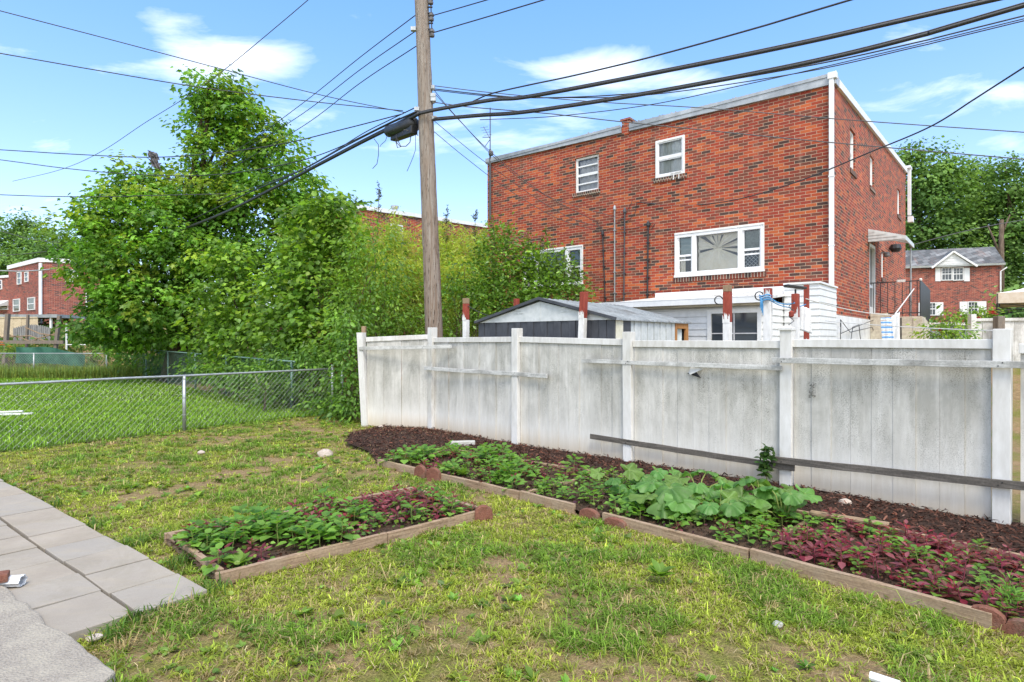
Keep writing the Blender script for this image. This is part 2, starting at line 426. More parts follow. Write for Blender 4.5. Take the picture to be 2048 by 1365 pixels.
def stripes():
    t = NT('blue_striped_towel'); v = t.coord('Object'); z = t.sep(v)[2]
    f = t.math('FRACT', t.math('MULTIPLY', t.math('ADD', z, t.math('MULTIPLY', t.noise(v, 9), .03)), 11.0))
    c = t.ramp(f, [(0, (.62, .66, .70)), (.25, (.10, .28, .60)), (.45, (.25, .48, .74)), (.62, (.75, .75, .74)), (.80, (.40, .22, .16)), (.88, (.72, .72, .70))], 'CONSTANT')
    t.col(c); return t.fin(.9, .1)
M['striped'] = stripes()

def paver_mat():
    t = NT('grey_paver_concrete'); v = t.coord('Object')
    oi = t.n('ShaderNodeObjectInfo')
    a = t.noise(v, 2.2, 5, .65); f = t.noise(v, 260, 2, .6); m = t.noise(t.coord('Object', (1, 4, 1)), 3, 4, .6)
    c = t.ramp(a, [(.3, (.29, .245, .195)), (.7, (.375, .325, .265))])
    c = t.mix(t.math('MULTIPLY', oi.outputs['Random'], .5), c, (.29, .275, .25))
    c = t.mix(t.ramp(m, [(.5, 0), (.7, .5)]), c, (.35, .30, .23))
    st = t.noise(t.coord('Object'), 1.1, 7, .75, 1.0); c = t.mix(t.ramp(st, [(.52, 0), (.62, .45)]), c, (.27, .235, .18))
    dr = t.noise(t.coord('Object'), 9, 6, .8); c = t.mix(t.ramp(dr, [(.58, 0), (.70, .5)]), c, (.25, .22, .18))
    c = t.mix(.2, c, t.ramp(f, [(.3, .15), (.7, .85)]), 'OVERLAY')
    t.col(c); t.bump(f, .12, .002); return t.fin(.9, .2)
M['paver'] = paver_mat()

def old_concrete():
    t = NT('pitted_old_concrete'); v = t.coord('Object')
    f = t.noise(v, 90, 3, .7); a = t.noise(v, 4, 5, .7); vr = t.n('ShaderNodeTexVoronoi'); vr.inputs['Scale'].default_value = 75
    t.link(v, vr.inputs['Vector'])
    c = t.ramp(f, [(.3, (.21, .185, .155)), (.5, (.31, .275, .23)), (.75, (.40, .36, .305))])
    c = t.mix(t.ramp(a, [(.45, 0), (.6, .6)]), c, (.40, .36, .29))
    t.col(c); t.bump(t.math('ADD', f, vr.outputs['Distance']), .8, .006); return t.fin(.95, .15)
M['old_concrete'] = old_concrete()

def ground_mat(name, dirt1, dirt2, green, bare, gscale=1.3, lo=.42, hi=.60):
    t = NT(name); v = t.coord('Object')
    n1 = t.noise(v, gscale, 6, .7, .3); n2 = t.noise(v, 14, 5, .7); n3 = t.noise(v, 75, 3, .7)
    d = t.ramp(n2, [(.3, dirt1), (.7, dirt2)]); g = t.ramp(n3, [(.3, tuple(x * .5 for x in green)), (.7, green)])
    c = t.mix(t.ramp(n1, [(lo, 0), (hi, 1)]), d, g)
    c = t.mix(t.ramp(t.noise(v, .5, 4), [(.56, 0), (.66, .6)]), c, bare)
    c = t.mix(.45, c, t.ramp(n3, [(.25, .1), (.75, .9)]), 'OVERLAY')
    t.col(c); t.bump(t.math('ADD', n2, n3), .9, .02); return t.fin(.95, .1)
M['ground'] = ground_mat('patchy_yard_ground', (.19, .125, .065), (.36, .26, .14), (.22, .23, .05), (.33, .21, .12))
M['lawn'] = ground_mat('green_lawn_ground', (.06, .085, .018), (.10, .13, .03), (.075, .14, .02), (.08, .12, .025))
M['soil'] = speckle('dark_garden_soil', (.05, .031, .022), (.14, .09, .062), 16, .95, .15, 1.0, bd=.03)
M['mulch'] = speckle('bark_mulch_base', (.045, .028, .022), (.12, .075, .058), 30, .95, .15, 1.0, bd=.03)
# ================================================================== terrain
def hgt(x, y):
    x = np.asarray(x, float); y = np.asarray(y, float)
    far = np.hypot(x, y)
    left = 1.45 * smooth(28.2, 33, y) * smooth(-6, -13, x)
    h = np.maximum(left, 3.0 * smooth(37, 58, far)) + 4.0 * smooth(60, 130, far)
    right = 1.1 * smooth(9.5, 14, y) * smooth(8.5, 12, x) * (1 - smooth(30, 40, far))
    return h + right
def hz(x, y): return float(hgt(x, y))

def grid_mesh(name, xs, ys, zf, mat, kind='structure', keep=None):
    X, Y = np.meshgrid(xs, ys); Z = zf(X, Y)
    V = np.stack([X.ravel(), Y.ravel(), Z.ravel()], 1); w = len(xs)
    i, j = np.meshgrid(np.arange(len(xs) - 1), np.arange(len(ys) - 1))
    a = (j * w + i).ravel()
    if keep is not None:
        cx = (X[:-1, :-1] + X[1:, 1:]).ravel() / 2; cy = (Y[:-1, :-1] + Y[1:, 1:]).ravel() / 2
        a = a[keep(cx, cy)]
    loops = np.stack([a, a + 1, a + w + 1, a + w], 1).ravel()
    o = raw_mesh(name, V, loops, np.arange(len(a)) * 4, None, mat, smooth_shade=True)
    return tag(o, kind=kind)

# fence line (post centres)
FP = [Vector((-2.93, 11.66)), Vector((-1.50, 11.10)), Vector((.08, 9.52)), Vector((1.62, 8.13)), Vector((3.17, 6.80)), Vector((4.50, 5.42)), Vector((5.85, 4.05))]
FTOP = [1.84, 1.93, 1.885, 1.81, 1.84, 1.80, 1.80]
FRAIL = [(1.75, 1.80), (1.74, 1.75), (1.75, 1.71), (1.69, 1.69), (1.705, 1.705), (1.665, 1.665)]
# raised beds: front line on the ground, right row
def xy(p): return Vector((p[0], p[1]))
RF = [xy(gp(757, 931)), xy(gp(1040, 999)), xy(gp(1500, 1121)), xy(gp(1985, 1258)), xy(gp(2110, 1294))]
RB = [p + Vector((1.0, .98)) for p in RF]
RB[0] = xy(gp(905, 908))
L_FL, L_FR, L_BL = xy(gp(431, 1172)), xy(gp(975, 1034)), xy(gp(331, 1087))
L_BR = L_BL + (L_FR - L_FL)
RBED = [RF[0], RF[1], RF[2], RF[3], RF[4], RB[4], RB[3], RB[2], RB[1], RB[0]]
LBED = [L_FL, L_FR, L_BR, L_BL]
MULCH = [RB[4], RB[3], RB[2], RB[1], RB[0], RF[0], xy(gp(735, 905)), xy(gp(690, 893)), xy(gp(700, 876)), xy(gp(752, 857)), xy(gp(790, 850)),
         FP[1] + Vector((.1, .06)), FP[2] + Vector((.05, .06)), FP[3] + Vector((.05, .06)), FP[4] + Vector((.05, .06)), FP[5] + Vector((.05, .06)), FP[6]]
# paving
PZ = .045
PD = Vector((-.795, .606)); PN = Vector((.606, .795))
PC = Vector((-2.02, 3.93))                    # near right corner of the slabs (top)
PATHPOLY = [PC, PC + PD * 9, PC + PD * 9 - PN * .86, PC - PN * .86]
OLDPOLY = [xy(gp(0, 1188)), xy(gp(62, 1240)), xy(gp(112, 1283)), xy(gp(150, 1305)), xy(gp(232, 1372)), Vector((-1.9, 2.3)), Vector((-4, 2.3)), Vector((-4.5, 3.6))]
# chain link line and neighbour lawn
CA, CM, CB = Vector((-7.7, 8.88)), Vector((-6.1, 11.0)), Vector((-4.13, 13.7))
cdir = (CB - CA).normalized(); C0 = CA - cdir * 5
GB0, GB1 = Vector((-5.2, 14.15)), Vector((-17.0, 26.6)); GL = Vector((-32, 27.0))
LAWN = [C0, CA, CM, CB, GB0, GB1, GL]

def ground_z(X, Y): return hgt(X, Y) - .012
xs = np.unique(np.concatenate([np.linspace(-420, -40, 30), np.linspace(-40, 40, 81), np.linspace(40, 420, 30)]))
ys = np.unique(np.concatenate([np.linspace(-60, -5, 8), np.linspace(-5, 70, 76), np.linspace(70, 600, 30)]))
grid_mesh('ground', xs, ys, ground_z, M['ground'])
grid_mesh('lawn', np.linspace(-34, -3, 125), np.linspace(4, 28, 97), lambda X, Y: .004 + hgt(X, Y) + .02 * (fbm(X, Y, .7, 4) - .5), M['lawn'],
          keep=lambda x, y: inpoly(x, y, LAWN))
def mulch_z(X, Y):
    d = np.hypot((X + 2.0) / 1.0, (Y - 9.95) / .9)
    return .02 + .13 * (1 - smooth(.1, 1.35, d)) + .05 * (fbm(X, Y, .35, 9) - .4)
grid_mesh('mulch_ground', np.linspace(-3.6, 6.2, 197), np.linspace(3.4, 11.6, 165), mulch_z, M['mulch'], keep=lambda x, y: inpoly(x, y, MULCH))
def soil_z(X, Y): return .035 + .06 * (fbm(X, Y, .4, 3) - .35)
grid_mesh('bed_soil', np.linspace(-3.2, 5.2, 211), np.linspace(2.6, 9.4, 171), soil_z, M['soil'], keep=lambda x, y: inpoly(x, y, RBED) | inpoly(x, y, LBED))

# ================================================================== paving
path = empty('path', (PC.x, PC.y, 0)); tag(path, kind='structure')
Lp, Wp = .452, .43
for c in range(2):
    sh = 0.0 if c == 0 else .10
    for k in range(13):
        a = PC + PD * (k * Lp + (sh if k > 0 else 0)) - PN * (c * Wp)
        Lk = Lp + (sh if k == 0 else 0)
        g = .0065 + random.uniform(0, .004)
        zt = PZ + random.uniform(-.004, .004)
        j = random.uniform(-.006, .006)
        q = [a + PD * g - PN * g, a + PD * (Lk - g) - PN * g, a + PD * (Lk - g) - PN * (Wp - g), a + PD * g - PN * (Wp - g)]
        q = [p + PN * j for p in q]
        tl = [random.uniform(-.007, .005) for _ in range(4)]; q[0 if c == 1 else 3] += PN * (-.001 if c == 1 else .001); q[1 if c == 1 else 2] += PN * (-.004 if c == 1 else .003) * random.uniform(.2, 1.2)
        m = MB(); m.hexa([(p.x, p.y, -.03) for p in q] + [(p.x, p.y, zt + tl[i]) for i, p in enumerate(q)])
        m.build('paving_slab', M['paver'], path, bevel=.004)
m = MB()
old = [(p.x, p.y) for p in OLDPOLY]
# ragged old slab edge
rag = []
for i in range(len(old)):
    p, q = Vector(old[i]), Vector(old[(i + 1) % len(old)])
    n = max(2, int((q - p).length / .09)) if i < 5 else 2
    for k in range(n):
        t = p.lerp(q, k / n); w = .014 if (i < 5 and k) else 0
        rag.append((t.x + random.uniform(-w, w), t.y + random.uniform(-w, w)))
m.prism([(a, b, -.05) for a, b in rag], (0, 0, .125))
tag(m.build('old_concrete_slab', M['old_concrete'], bevel=.012), kind='structure')

# gutter downspout and brick lying on the slabs
def curve_box(name, path_pts, w, h, mat, parent=None):
    m = MB()
    for a, b in zip(path_pts[:-1], path_pts[1:]): m.beam(a, b, w, h)
    return m.build(name, mat, parent, bevel=.006)
p0 = gp(-75, 1180, .045); p1 = gp(44, 1172, .045)
dn = empty('downspout', (p0.x, p0.y, .045)); tag(dn, 'white corrugated gutter downspout lying on the grey slabs', 'downspout')
d = (p1 - p0).normalized(); sd = Vector((-d.y, d.x, 0))
m = MB(); prof = []
for k in range(20):
    a = 2 * math.pi * k / 20; r = .036 + .005 * math.cos(6 * a)
    prof.append((r * math.cos(a) * 1.2, r * math.sin(a) * .9 + .036))
for ring in (p0, p1):
    pass
vs = [p0 + sd * a + Vector((0, 0, b)) for a, b in prof] + [p1 + sd * a + Vector((0, 0, b)) for a, b in prof]
m.add(vs, [(i, (i + 1) % 20, 20 + (i + 1) % 20, 20 + i) for i in range(20)])
m.build('pipe', M['white_metal'], dn)
m = MB()
vs = [p1 - d * .012 + sd * a * 1.06 + Vector((0, 0, (b - .036) * 1.06 + .036)) for a, b in prof] + [p1 + d * .006 + sd * a * 1.06 + Vector((0, 0, (b - .036) * 1.06 + .036)) for a, b in prof]
vs += [p1 - d * .012 + sd * a * .92 + Vector((0, 0, (b - .036) * .92 + .036)) for a, b in prof] + [p1 + d * .006 + sd * a * .92 + Vector((0, 0, (b - .036) * .92 + .036)) for a, b in prof]
m.add(vs, [(i, (i + 1) % 20, 20 + (i + 1) % 20, 20 + i) for i in range(20)] + [(20 + i, 20 + (i + 1) % 20, 60 + (i + 1) % 20, 60 + i) for i in range(20)] +
      [(40 + (i + 1) % 20, 40 + i, 60 + i, 60 + (i + 1) % 20) for i in range(20)] + [(i, 40 + i, 40 + (i + 1) % 20, (i + 1) % 20) for i in range(20)])
m.build('end_rim', M['white_metal'], dn)
b0, b1 = gp(-60, 1165, .12), gp(18, 1152, .12)
m = MB(); m.beam(b0, b1, .10, .055, seg=4, warp=.002)
tag(m.build('brick', M['redstone'], bevel=.006), 'red clay brick resting on the white downspout end', 'brick')

# ================================================================== raised beds
BH = .095
def board(m, a, b, z0=0.0, h=BH, w=.042):
    m.beam((a.x, a.y, z0 + h / 2 - .01), (b.x, b.y, z0 + h / 2 - .01), w, h, seg=6, warp=.003)
def rock_mesh(name, c, r, mat, sq=(1, 1, .7), seed=1, parent=None):
    rr = random.Random(seed); m = MB(); n, k = 10, 7
    vs = []
    for i in range(k + 1):
        th = math.pi * i / k
        for j in range(n):
            ph = 2 * math.pi * j / n; q = r * (1 + rr.uniform(-.16, .16))
            vs.append((c[0] + q * sq[0] * math.sin(th) * math.cos(ph), c[1] + q * sq[1] * math.sin(th) * math.sin(ph), c[2] + q * sq[2] * math.cos(th)))
    m.add(vs, [(i * n + j, (i + 1) * n + j, (i + 1) * n + (j + 1) % n, i * n + (j + 1) % n) for i in range(k) for j in range(n)])
    o = m.build(name, mat, parent)
    s = o.modifiers.new('smooth', 'SUBSURF'); s.levels = s.render_levels = 1
    return o
def bed(label, boards, base):
    e = empty('raised_bed', (base.x, base.y, 0)); tag(e, label, 'garden bed', 'timber edged vegetable beds')
    for a, b, h in boards:
        m = MB(); board(m, a, b, h=h); m.build('board', M['bed_board'], e, bevel=.003)
    return e
dl = (L_FR - L_FL).normalized(); ds = (L_BL - L_FL).normalized()
mid = L_FL.lerp(L_FR, .55)
bed('free-standing timber bed beside the grey slabs, full of green and purple seedlings',
    [(L_FL, mid - dl * .003, BH), (mid + dl * .003, L_FR, BH * .96), (L_FL + dl * .05 + ds * .045, L_BL + dl * .03, BH * 1.05), (L_BL + ds * .03, L_BR, BH * .9), (L_FR + ds * .03 - dl * .02, L_BR - dl * .02 - ds * .03, BH * .9)], L_FL)
fd = (RF[1] - RF[0]).normalized()
q0 = RF[0].lerp(RF[1], .33); q1 = RF[0].lerp(RF[1], .41)
bed('farthest bed of the long row, beside the mulch pile, with a feathery herb',
    [(RF[0], q0, BH), (q1, RF[1] - fd * .01, BH), (RB[0], RB[0].lerp(RB[1], .97), BH * .9), (RF[0] + Vector((.03, .04)), RB[0] - Vector((.03, .02)), BH * .8)], RF[0])
fd2 = (RF[2] - RF[1]).normalized()
bed('middle bed of the long row with the big squash leaves',
    [(RF[1] + fd2 * .01, RF[1].lerp(RF[2], .30), BH * 1.1), (RF[1].lerp(RF[2], .44), RF[2] - fd2 * .008, BH), (RF[1] + Vector((.05, .05)), RB[1] - Vector((.02, .02)), BH * .8),
     (RB[1].lerp(RB[2], .02), RB[1].lerp(RB[2], .98), BH * .9)], RF[1])
fd3 = (RF[3] - RF[2]).normalized()
bed('nearest bed of the long row, crowded with crimson amaranth',
    [(RF[2] + fd3 * .008, RF[3], BH * 1.1), (RF[3] + fd3 * .2, RF[4], BH), (RF[2] + Vector((.04, .05)), RB[2] - Vector((.02, .02)), BH * .62), (RB[2] + fd3 * .03, RB[4], BH)], RF[2])

# rounded red concrete edging pieces
def edging(c, rz, label, tilt=0, w=.17, h=.14, lobes=1):
    e_name = 'edging_stone'
    m = MB(); out = []
    for i in range(13):
        a = math.pi * i / 12
        out.append((-w / 2 * math.cos(a), h * .45 + h * .55 * math.sin(a)))
    poly = [(-w / 2, -.03)] + out + [(w / 2, -.03)]
    ca, sa = math.cos(rz), math.sin(rz)
    P = [Vector((x * ca, x * sa, z)) for x, z in poly]
    m.prism([c + p for p in P], Vector((-sa, ca, tilt)) * .055)
    o = m.build(e_name, M['redstone'], bevel=.008, loc=c)
    return tag(o, label, 'edging stone', 'scalloped red edging stones')
def g3(u, v): return gp(u, v)
edging(g3(968, 1042), R(14), 'round topped red edging stone at the far corner of the free-standing bed')
edging(g3(838, 956), R(-40), 'left one of the two red edging stones set close together in the far bed front', w=.19, h=.15)
edging(g3(865, 962), R(-30), 'right one of the two red edging stones set close together in the far bed front', w=.19, h=.155)
edging(g3(1176, 1040), R(-42), 'red edging stone leaning against the middle bed board', w=.21, h=.10)
edging(g3(1228, 1054), R(-42), 'mossy red edging stone half buried between two boards of the middle bed', w=.22, h=.075)
# double-lobed edging piece at the near end
c = g3(2015, 1268); m = MB(); poly = [(-.19, -.03)]
for i in range(9): a = math.pi * i / 8; poly.append((-.10 - .09 * math.cos(a), .06 + .055 * math.sin(a)))
for i in range(9): a = math.pi * i / 8; poly.append((.09 - .10 * math.cos(a), .05 + .045 * math.sin(a)))
poly.append((.19, -.03)); rz = R(-47); ca, sa = math.cos(rz), math.sin(rz)
m.prism([c + Vector((x * ca, x * sa, z)) for x, z in poly], Vector((-sa, ca, 0)) * .06)
tag(m.build('edging_stone', M['redstone'], bevel=.008), 'broken double scalloped red edging stone at the near end of the amaranth bed', 'edging stone', 'scalloped red edging stones')

# rocks and loose bits
def thing_rock(u, v, r, label, mat='rock', sq=(1, .8, .6), seed=1, name='rock', cat='rock'):
    c = gp(u, v); return tag(rock_mesh(name, (c.x, c.y, r * .25), r, M[mat], sq, seed), label, cat)
thing_rock(650, 912, .12, 'pinkish rock on the grass beside the mulch pile', seed=3)
thing_rock(402, 908, .06, 'small pale stone on the worn grass left of the mulch pile', seed=5)
thing_rock(1690, 1010, .075, 'pale stone chip at the foot of the fence behind the squash', seed=6)
thing_rock(1555, 1252, .035, 'small grey stone in the near grass', 'concrete', seed=7)
thing_rock(190, 1280, .05, 'pale stone by the end of the slabs', seed=9, sq=(1, .8, .35))
thing_rock(762, 857, .07, 'pale rock at the foot of the leftmost fence post', seed=12)
m = MB(); a = gp(900, 894); b = gp(950, 893); m.beam(a + Vector((0, 0, .05)), b + Vector((0, 0, .05)), .14, .07, seg=3, warp=.003)
tag(m.build('concrete_block', M['concrete'], bevel=.006), 'flat grey concrete block on the mulch behind the far bed', 'concrete block')
a, b = gp(-60, 836), gp(66, 832); m = MB()
m.beam(a + Vector((0, 0, .05)), b + Vector((0, 0, .05)), .10, .035); m.beam(a + Vector((.1, .2, .085)), b + Vector((-.35, .15, .085)), .09, .03)
tag(m.build('white_plank', M['white_paint'], bevel=.003), 'white painted plank lying in the green lawn', 'plank')
a, b = gp(1740, 1352, .03), gp(1800, 1372, .03); m = MB(); m.tube([a, b], .022, 10)
tag(m.build('pipe_end', M['white_metal']), 'white pipe end lying in the grass at the bottom of the photo', 'pipe')
a, b = gp(1620, 1040, .04), gp(1778, 1066, .04); m = MB(); m.beam(a + Vector((0, 0, .07)), b + Vector((0, 0, .07)), .10, .02)
tag(m.build('loose_plank', M['raw_wood'], bevel=.002), 'pale loose plank lying along the bed between squash and amaranth', 'plank')

# ================================================================== vinyl fence
fence = empty('vinyl_fence', (FP[0].x, FP[0].y, 0)); tag(fence, 'grimy white vinyl privacy fence braced with wooden battens, along the vegetable beds', 'fence')
def front_n(i):
    d = (FP[i + 1] - FP[i]).normalized(); return Vector((d.y, -d.x)) if Vector((d.y, -d.x)).dot(-FP[i]) > 0 else Vector((-d.y, d.x))
for i, p in enumerate(FP):
    d = (FP[min(i + 1, 6)] - FP[max(i - 1, 0)]).normalized() if i not in (0, 1) else (FP[i + 1] - FP[i]).normalized()
    nn = Vector((d.y, -d.x)); hw = .066
    m = MB(); lean = (-.05 if i == 0 else random.uniform(-.01, .01), 0)
    q = [p - d * hw - nn * hw, p + d * hw - nn * hw, p + d * hw + nn * hw, p - d * hw + nn * hw]
    zt = FTOP[i] - (.02 if i == 4 else 0)
    m.hexa([(a.x + (.05 if i == 0 else 0), a.y, -.1) for a in q] + [(a.x + lean[0], a.y, zt) for a in q])
    po = m.build('post', M['vinyl_post'], fence, bevel=.005)
    if i in (4,):                                    # only this post kept its cap
        m = MB(); s = 1.18
        cq = [p + (a - p) * s for a in q]
        m.hexa([(a.x, a.y, zt - .012) for a in cq] + [(a.x, a.y, zt + .012) for a in cq])
        ap = (p.x, p.y, zt + .05); m.add([(a.x, a.y, zt + .0125) for a in cq] + [ap], [(0, 1, 4), (1, 2, 4), (2, 3, 4), (3, 0, 4)])
        m.build('post_cap', M['vinyl_post'], po, bevel=.002)
for i in range(6):
    a, b = FP[i], FP[i + 1]; d = (b - a).normalized(); L = (b - a).length; nn = Vector((d.y, -d.x))
    n_in = .075
    z0, z1 = FRAIL[i]
    if i == 5: n_in = .13
    # boards: tongue and groove, alternately proud
    m = MB(); nb = max(5, round((L - 2 * n_in) / .2)); cw = (L - 2 * n_in) / nb
    for k in range(nb):
        s0 = n_in + k * cw; s1 = s0 + cw - .0018
        off = .005 if k % 2 else -.001
        off += random.uniform(-.002, .002)
        zt = z0 + (z1 - z0) * (k + .5) / nb - .03
        p0 = a + d * s0 + nn * off; p1 = a + d * s1 + nn * (off + random.uniform(-.004, .004))
        bow = random.uniform(-.006, .008)
        zs = [-.02, .55, 1.1, zt]
        for j in range(3):
            o0 = bow * (0, 1, 1, 0)[j]; o1 = bow * (0, 1, 1, 0)[j + 1]
            th = nn * .012
            A = [p0 + nn * o0, p1 + nn * o0, p1 + nn * o0 - th, p0 + nn * o0 - th]; B = [p0 + nn * o1, p1 + nn * o1, p1 + nn * o1 - th, p0 + nn * o1 - th]
            m.hexa([(q.x, q.y, zs[j]) for q in A] + [(q.x, q.y, zs[j + 1]) for q in B])
    # crack with a torn flap in the fourth panel
    pn = m.build('panel', M['vinyl'], fence)
    m = MB(); r0 = a + d * (n_in - .01); r1 = b - d * (n_in - .01)
    m.beam((r0.x, r0.y, z0 - .045), (r1.x, r1.y, z1 - .045), .05, .09)
    m.build('top_rail', M['vinyl_post'], fence, bevel=.005)
def fence_pt(u, off):
    k = (u - CU) / F; best = None
    for i in range(6):
        a, b = FP[i], FP[i + 1]; d = b - a
        den = d.x - k * d.y
        if abs(den) < 1e-6: continue
        t = (k * a.y - a.x) / den
        if (-.05 if i == 0 else 0) <= t <= (1.3 if i == 5 else 1):
            n = Vector((d.y, -d.x)).normalized(); return a + d * t + n * off
    a, b = FP[0], FP[1]; d = b - a; n = Vector((d.y, -d.x)).normalized(); return a - d.normalized() * .05 + n * off
def batten(u0, v0, u1, v1, mat, label=None, h=.055, off=.082, w=.022):
    P = []
    for u, v in ((u0, v0), (u1, v1)):
        f = fence_pt(u, off); Y = f.y * 1.0; P.append(Vector((f.x, Y, EYE + (CV - v) / F * Y)))
    m = MB(); m.beam(P[0], P[1], w, h, seg=10, warp=.003)
    o = m.build('batten', M[mat], fence, bevel=.003)
    if label: o['label'] = label
    mm = MB(); d = (P[1] - P[0]); nrm_ = Vector((d.y, -d.x, 0)).normalized()
    for f_ in FP:
        t = (Vector((f_.x, f_.y, 0)) - P[0]).xy.dot(d.xy) / d.xy.length_squared
        if .02 < t < .98:
            for k in (-.014, .016):
                c = P[0] + d * t + nrm_ * (w / 2 + .001) + Vector((0, 0, k)) + d.normalized() * k
                mm.prism([c + d.normalized() * .006 * math.cos(a) + Vector((0, 0, .006 * math.sin(a))) for a in np.linspace(0, 5.24, 6)], nrm_ * .003)
    if mm.v: mm.build('nail_heads', M['black_iron'], o)
batten(718, 697, 910, 693.5, 'batten_pale', h=.065)
batten(853, 737, 1101, 752.5, 'batten_pale', h=.065)
batten(1170, 722, 1568, 737, 'batten_pale', h=.055)
batten(1552, 721, 2420, 737, 'batten_pale', h=.062, off=.107)
batten(1187, 873, 1595, 937, 'batten_dark', 'dark unpainted batten low on the fence', h=.07)
batten(1548, 919, 2420, 1013, 'batten_dark', 'dark unpainted batten low on the fence', h=.075, off=.107)
# torn vinyl flap and its hole
def fpx(u, v, off):
    f = fence_pt(u, off); return Vector((f.x, f.y, EYE + (CV - v) / F * f.y))
m = MB(); A, B, C_, D_ = fpx(1383, 734, .024), fpx(1410, 738, .05), fpx(1384, 750, .055), fpx(1378, 746, .026)
m.add([A, B, C_, D_], [(0, 1, 2), (0, 2, 3)]); A2 = fpx(1376, 747, .028); B2 = fpx(1404, 757, .0275)
m.add([A2, B2, fpx(1392, 741, .0275)], [(0, 1, 2)], 1)
m.build('torn_flap', [M['vinyl_post'], M['dark_interior']], fence)
# grey mould block mark
m = MB(); m.quad(fpx(1619, 796, .027), fpx(1633, 796, .027), fpx(1633, 765, .027), fpx(1619, 765, .027))
def stain_mat():
    t = NT('grey_scuff'); v = t.coord('Object'); t.col((.12, .115, .10))
    mx = t.n('ShaderNodeMixShader'); tr = t.n('ShaderNodeBsdfTransparent')
    t.link(t.ramp(t.noise(v, 60, 3, .7), [(.44, 0), (.56, .7)]), mx.inputs[0]); t.link(tr.outputs[0], mx.inputs[1]); t.link(t.p.outputs[0], mx.inputs[2]); t.link(mx.outputs[0], t.out.inputs[0])
    return t.fin(.9, .1)
M['scuff'] = stain_mat(); m.build('scuff_mark', M['scuff'], fence)
# brown stake behind the leftmost post
a = at(728, 672, 11.85); b = Vector((a.x, a.y, at(0, 653, 11.85).z))
m = MB(); m.beam((a.x, a.y, -.1), b, .085, .085, up=(1, 0, 0)); tag(m.build('timber_stake', M['raw_wood'], bevel=.004), 'bare brown stake behind the leftmost white fence post', 'stake')

# ================================================================== chain link
def chain_fence(label, line, h0, h1, post_at, wire, rail, rad=.0017, pitch=.056, rails=True, zoff=0.0, cap=None):
    a, b = line; d = (b - a); L = d.length; d = d / L; base = Vector((a.x, a.y, hz(a.x, a.y)))
    e = empty('chain_link_fence', base); tag(e, label, 'fence', 'chain link fences')
    hh = lambda s: h0 + (h1 - h0) * s / L
    P = lambda s, z: Vector((a.x + d.x * s, a.y + d.y * s, hz(a.x + d.x * s, a.y + d.y * s) + z))
    m = MB(); n = int(L / pitch)
    for i in range(-int(h0 / pitch), n + int(h0 / pitch) + 1):
        for sg in (1, -1):
            s0 = i * pitch; s1 = s0 + sg * (hh(min(max(s0, 0), L)) - .04); z0, z1 = .04, hh(min(max(s0, 0), L))
            # clip to the run
            def cl(sa, za, sb, zb):
                lo, hi = 0.0, L
                t0, t1 = 0.0, 1.0
                ds = sb - sa
                for lim, sgn in ((lo, 1), (hi, -1)):
                    fa = (sa - lim) * sgn; fb = (sb - lim) * sgn
                    if fa < 0 and fb < 0: return None
                    if fa < 0: t0 = max(t0, fa / (fa - fb))
                    elif fb < 0: t1 = min(t1, fa / (fa - fb))
                if t1 - t0 < .02: return None
                return sa + ds * t0, za + (zb - za) * t0, sa + ds * t1, za + (zb - za) * t1
            q = cl(s0, z0, s1, z1)
            if q: m.tube([P(q[0], q[1]), P(q[2], q[3])], rad, 3, cap=False)
            if sg == 1 and 0 <= s0 <= L and rails:      # knuckle above the rail
                t = P(s0, hh(s0)); m.tube([t, t + Vector((d.x * pitch * .25, d.y * pitch * .25, .03))], rad, 3, cap=False)
    me = m.build('mesh', wire, e); me['label'] = 'diamond wire mesh'
    if rails:
        m = MB(); k = 10
        m.tube([P(L * i / k, hh(L * i / k) + random.uniform(-.004, .004)) for i in range(k + 1)], .021, 10); m.build('top_rail', rail, e, shade=True)
    for s, top in post_at:
        m = MB(); p = P(s, -.1); t = P(s, hh(s) + top)
        m.tube([p, t], .03, 12); po = m.build('post', rail, e, shade=True)
        if top > .02:
            m = MB(); m.lathe(t, [(.034, -.03), (.036, 0), (.028, .018), (.01, .03)], 12); m.build('post_cap', rail, po, shade=True)
        m = MB()
        for z in (.3, .62, hh(s) - .06): m.lathe(P(s, z), [(.034, -.008), (.034, .008)], 10)
        m.build('clamp', rail, po)
    return e
LA = (CB - C0).length
chain_fence('galvanised chain link fence with a pipe top rail beside the worn grass', (C0, CB), 1.03, 1.03,
            [((CM - C0).length - 4.1, 0), ((CM - C0).length, -.01), (LA - .05, .07)], M['galv_wire'], M['galv'], rad=.0020, pitch=.105)
m = MB(); p = gp(684, 829); m.tube([p, p + Vector((0, 0, 1.16))], .03, 12); m.lathe(p + Vector((0, 0, 1.16)), [(.034, -.03), (.036, 0), (.028, .018), (.01, .03)], 12)
tag(m.build('fence_post', M['galv'], shade=True), 'lone grey pipe post in the ivy beside the chain link fence end', 'post')
LB = (GB1 - GB0).length
chain_fence('green vinyl coated chain link fence rising along the thicket', (GB0, GB1), 1.17, 1.30, [(.2, .0), (2.3, 0), (4.9, 0), (8, 0), (11.5, 0), (15, 0), (LB - .1, .05)], M['green_wire'], M['green_rail'], rad=.0026, pitch=.10)
LC = (GL - GB1).length
chain_fence('far chain link fence across the back of the green lawn', (GB1 + Vector((-1.3, .1)), GL), 1.08, 1.1, [(.05, .05), (3.4, 0), (6.8, 0), (10.2, 0)], M['galv_wire'], M['galv'], rad=.0032, pitch=.12)
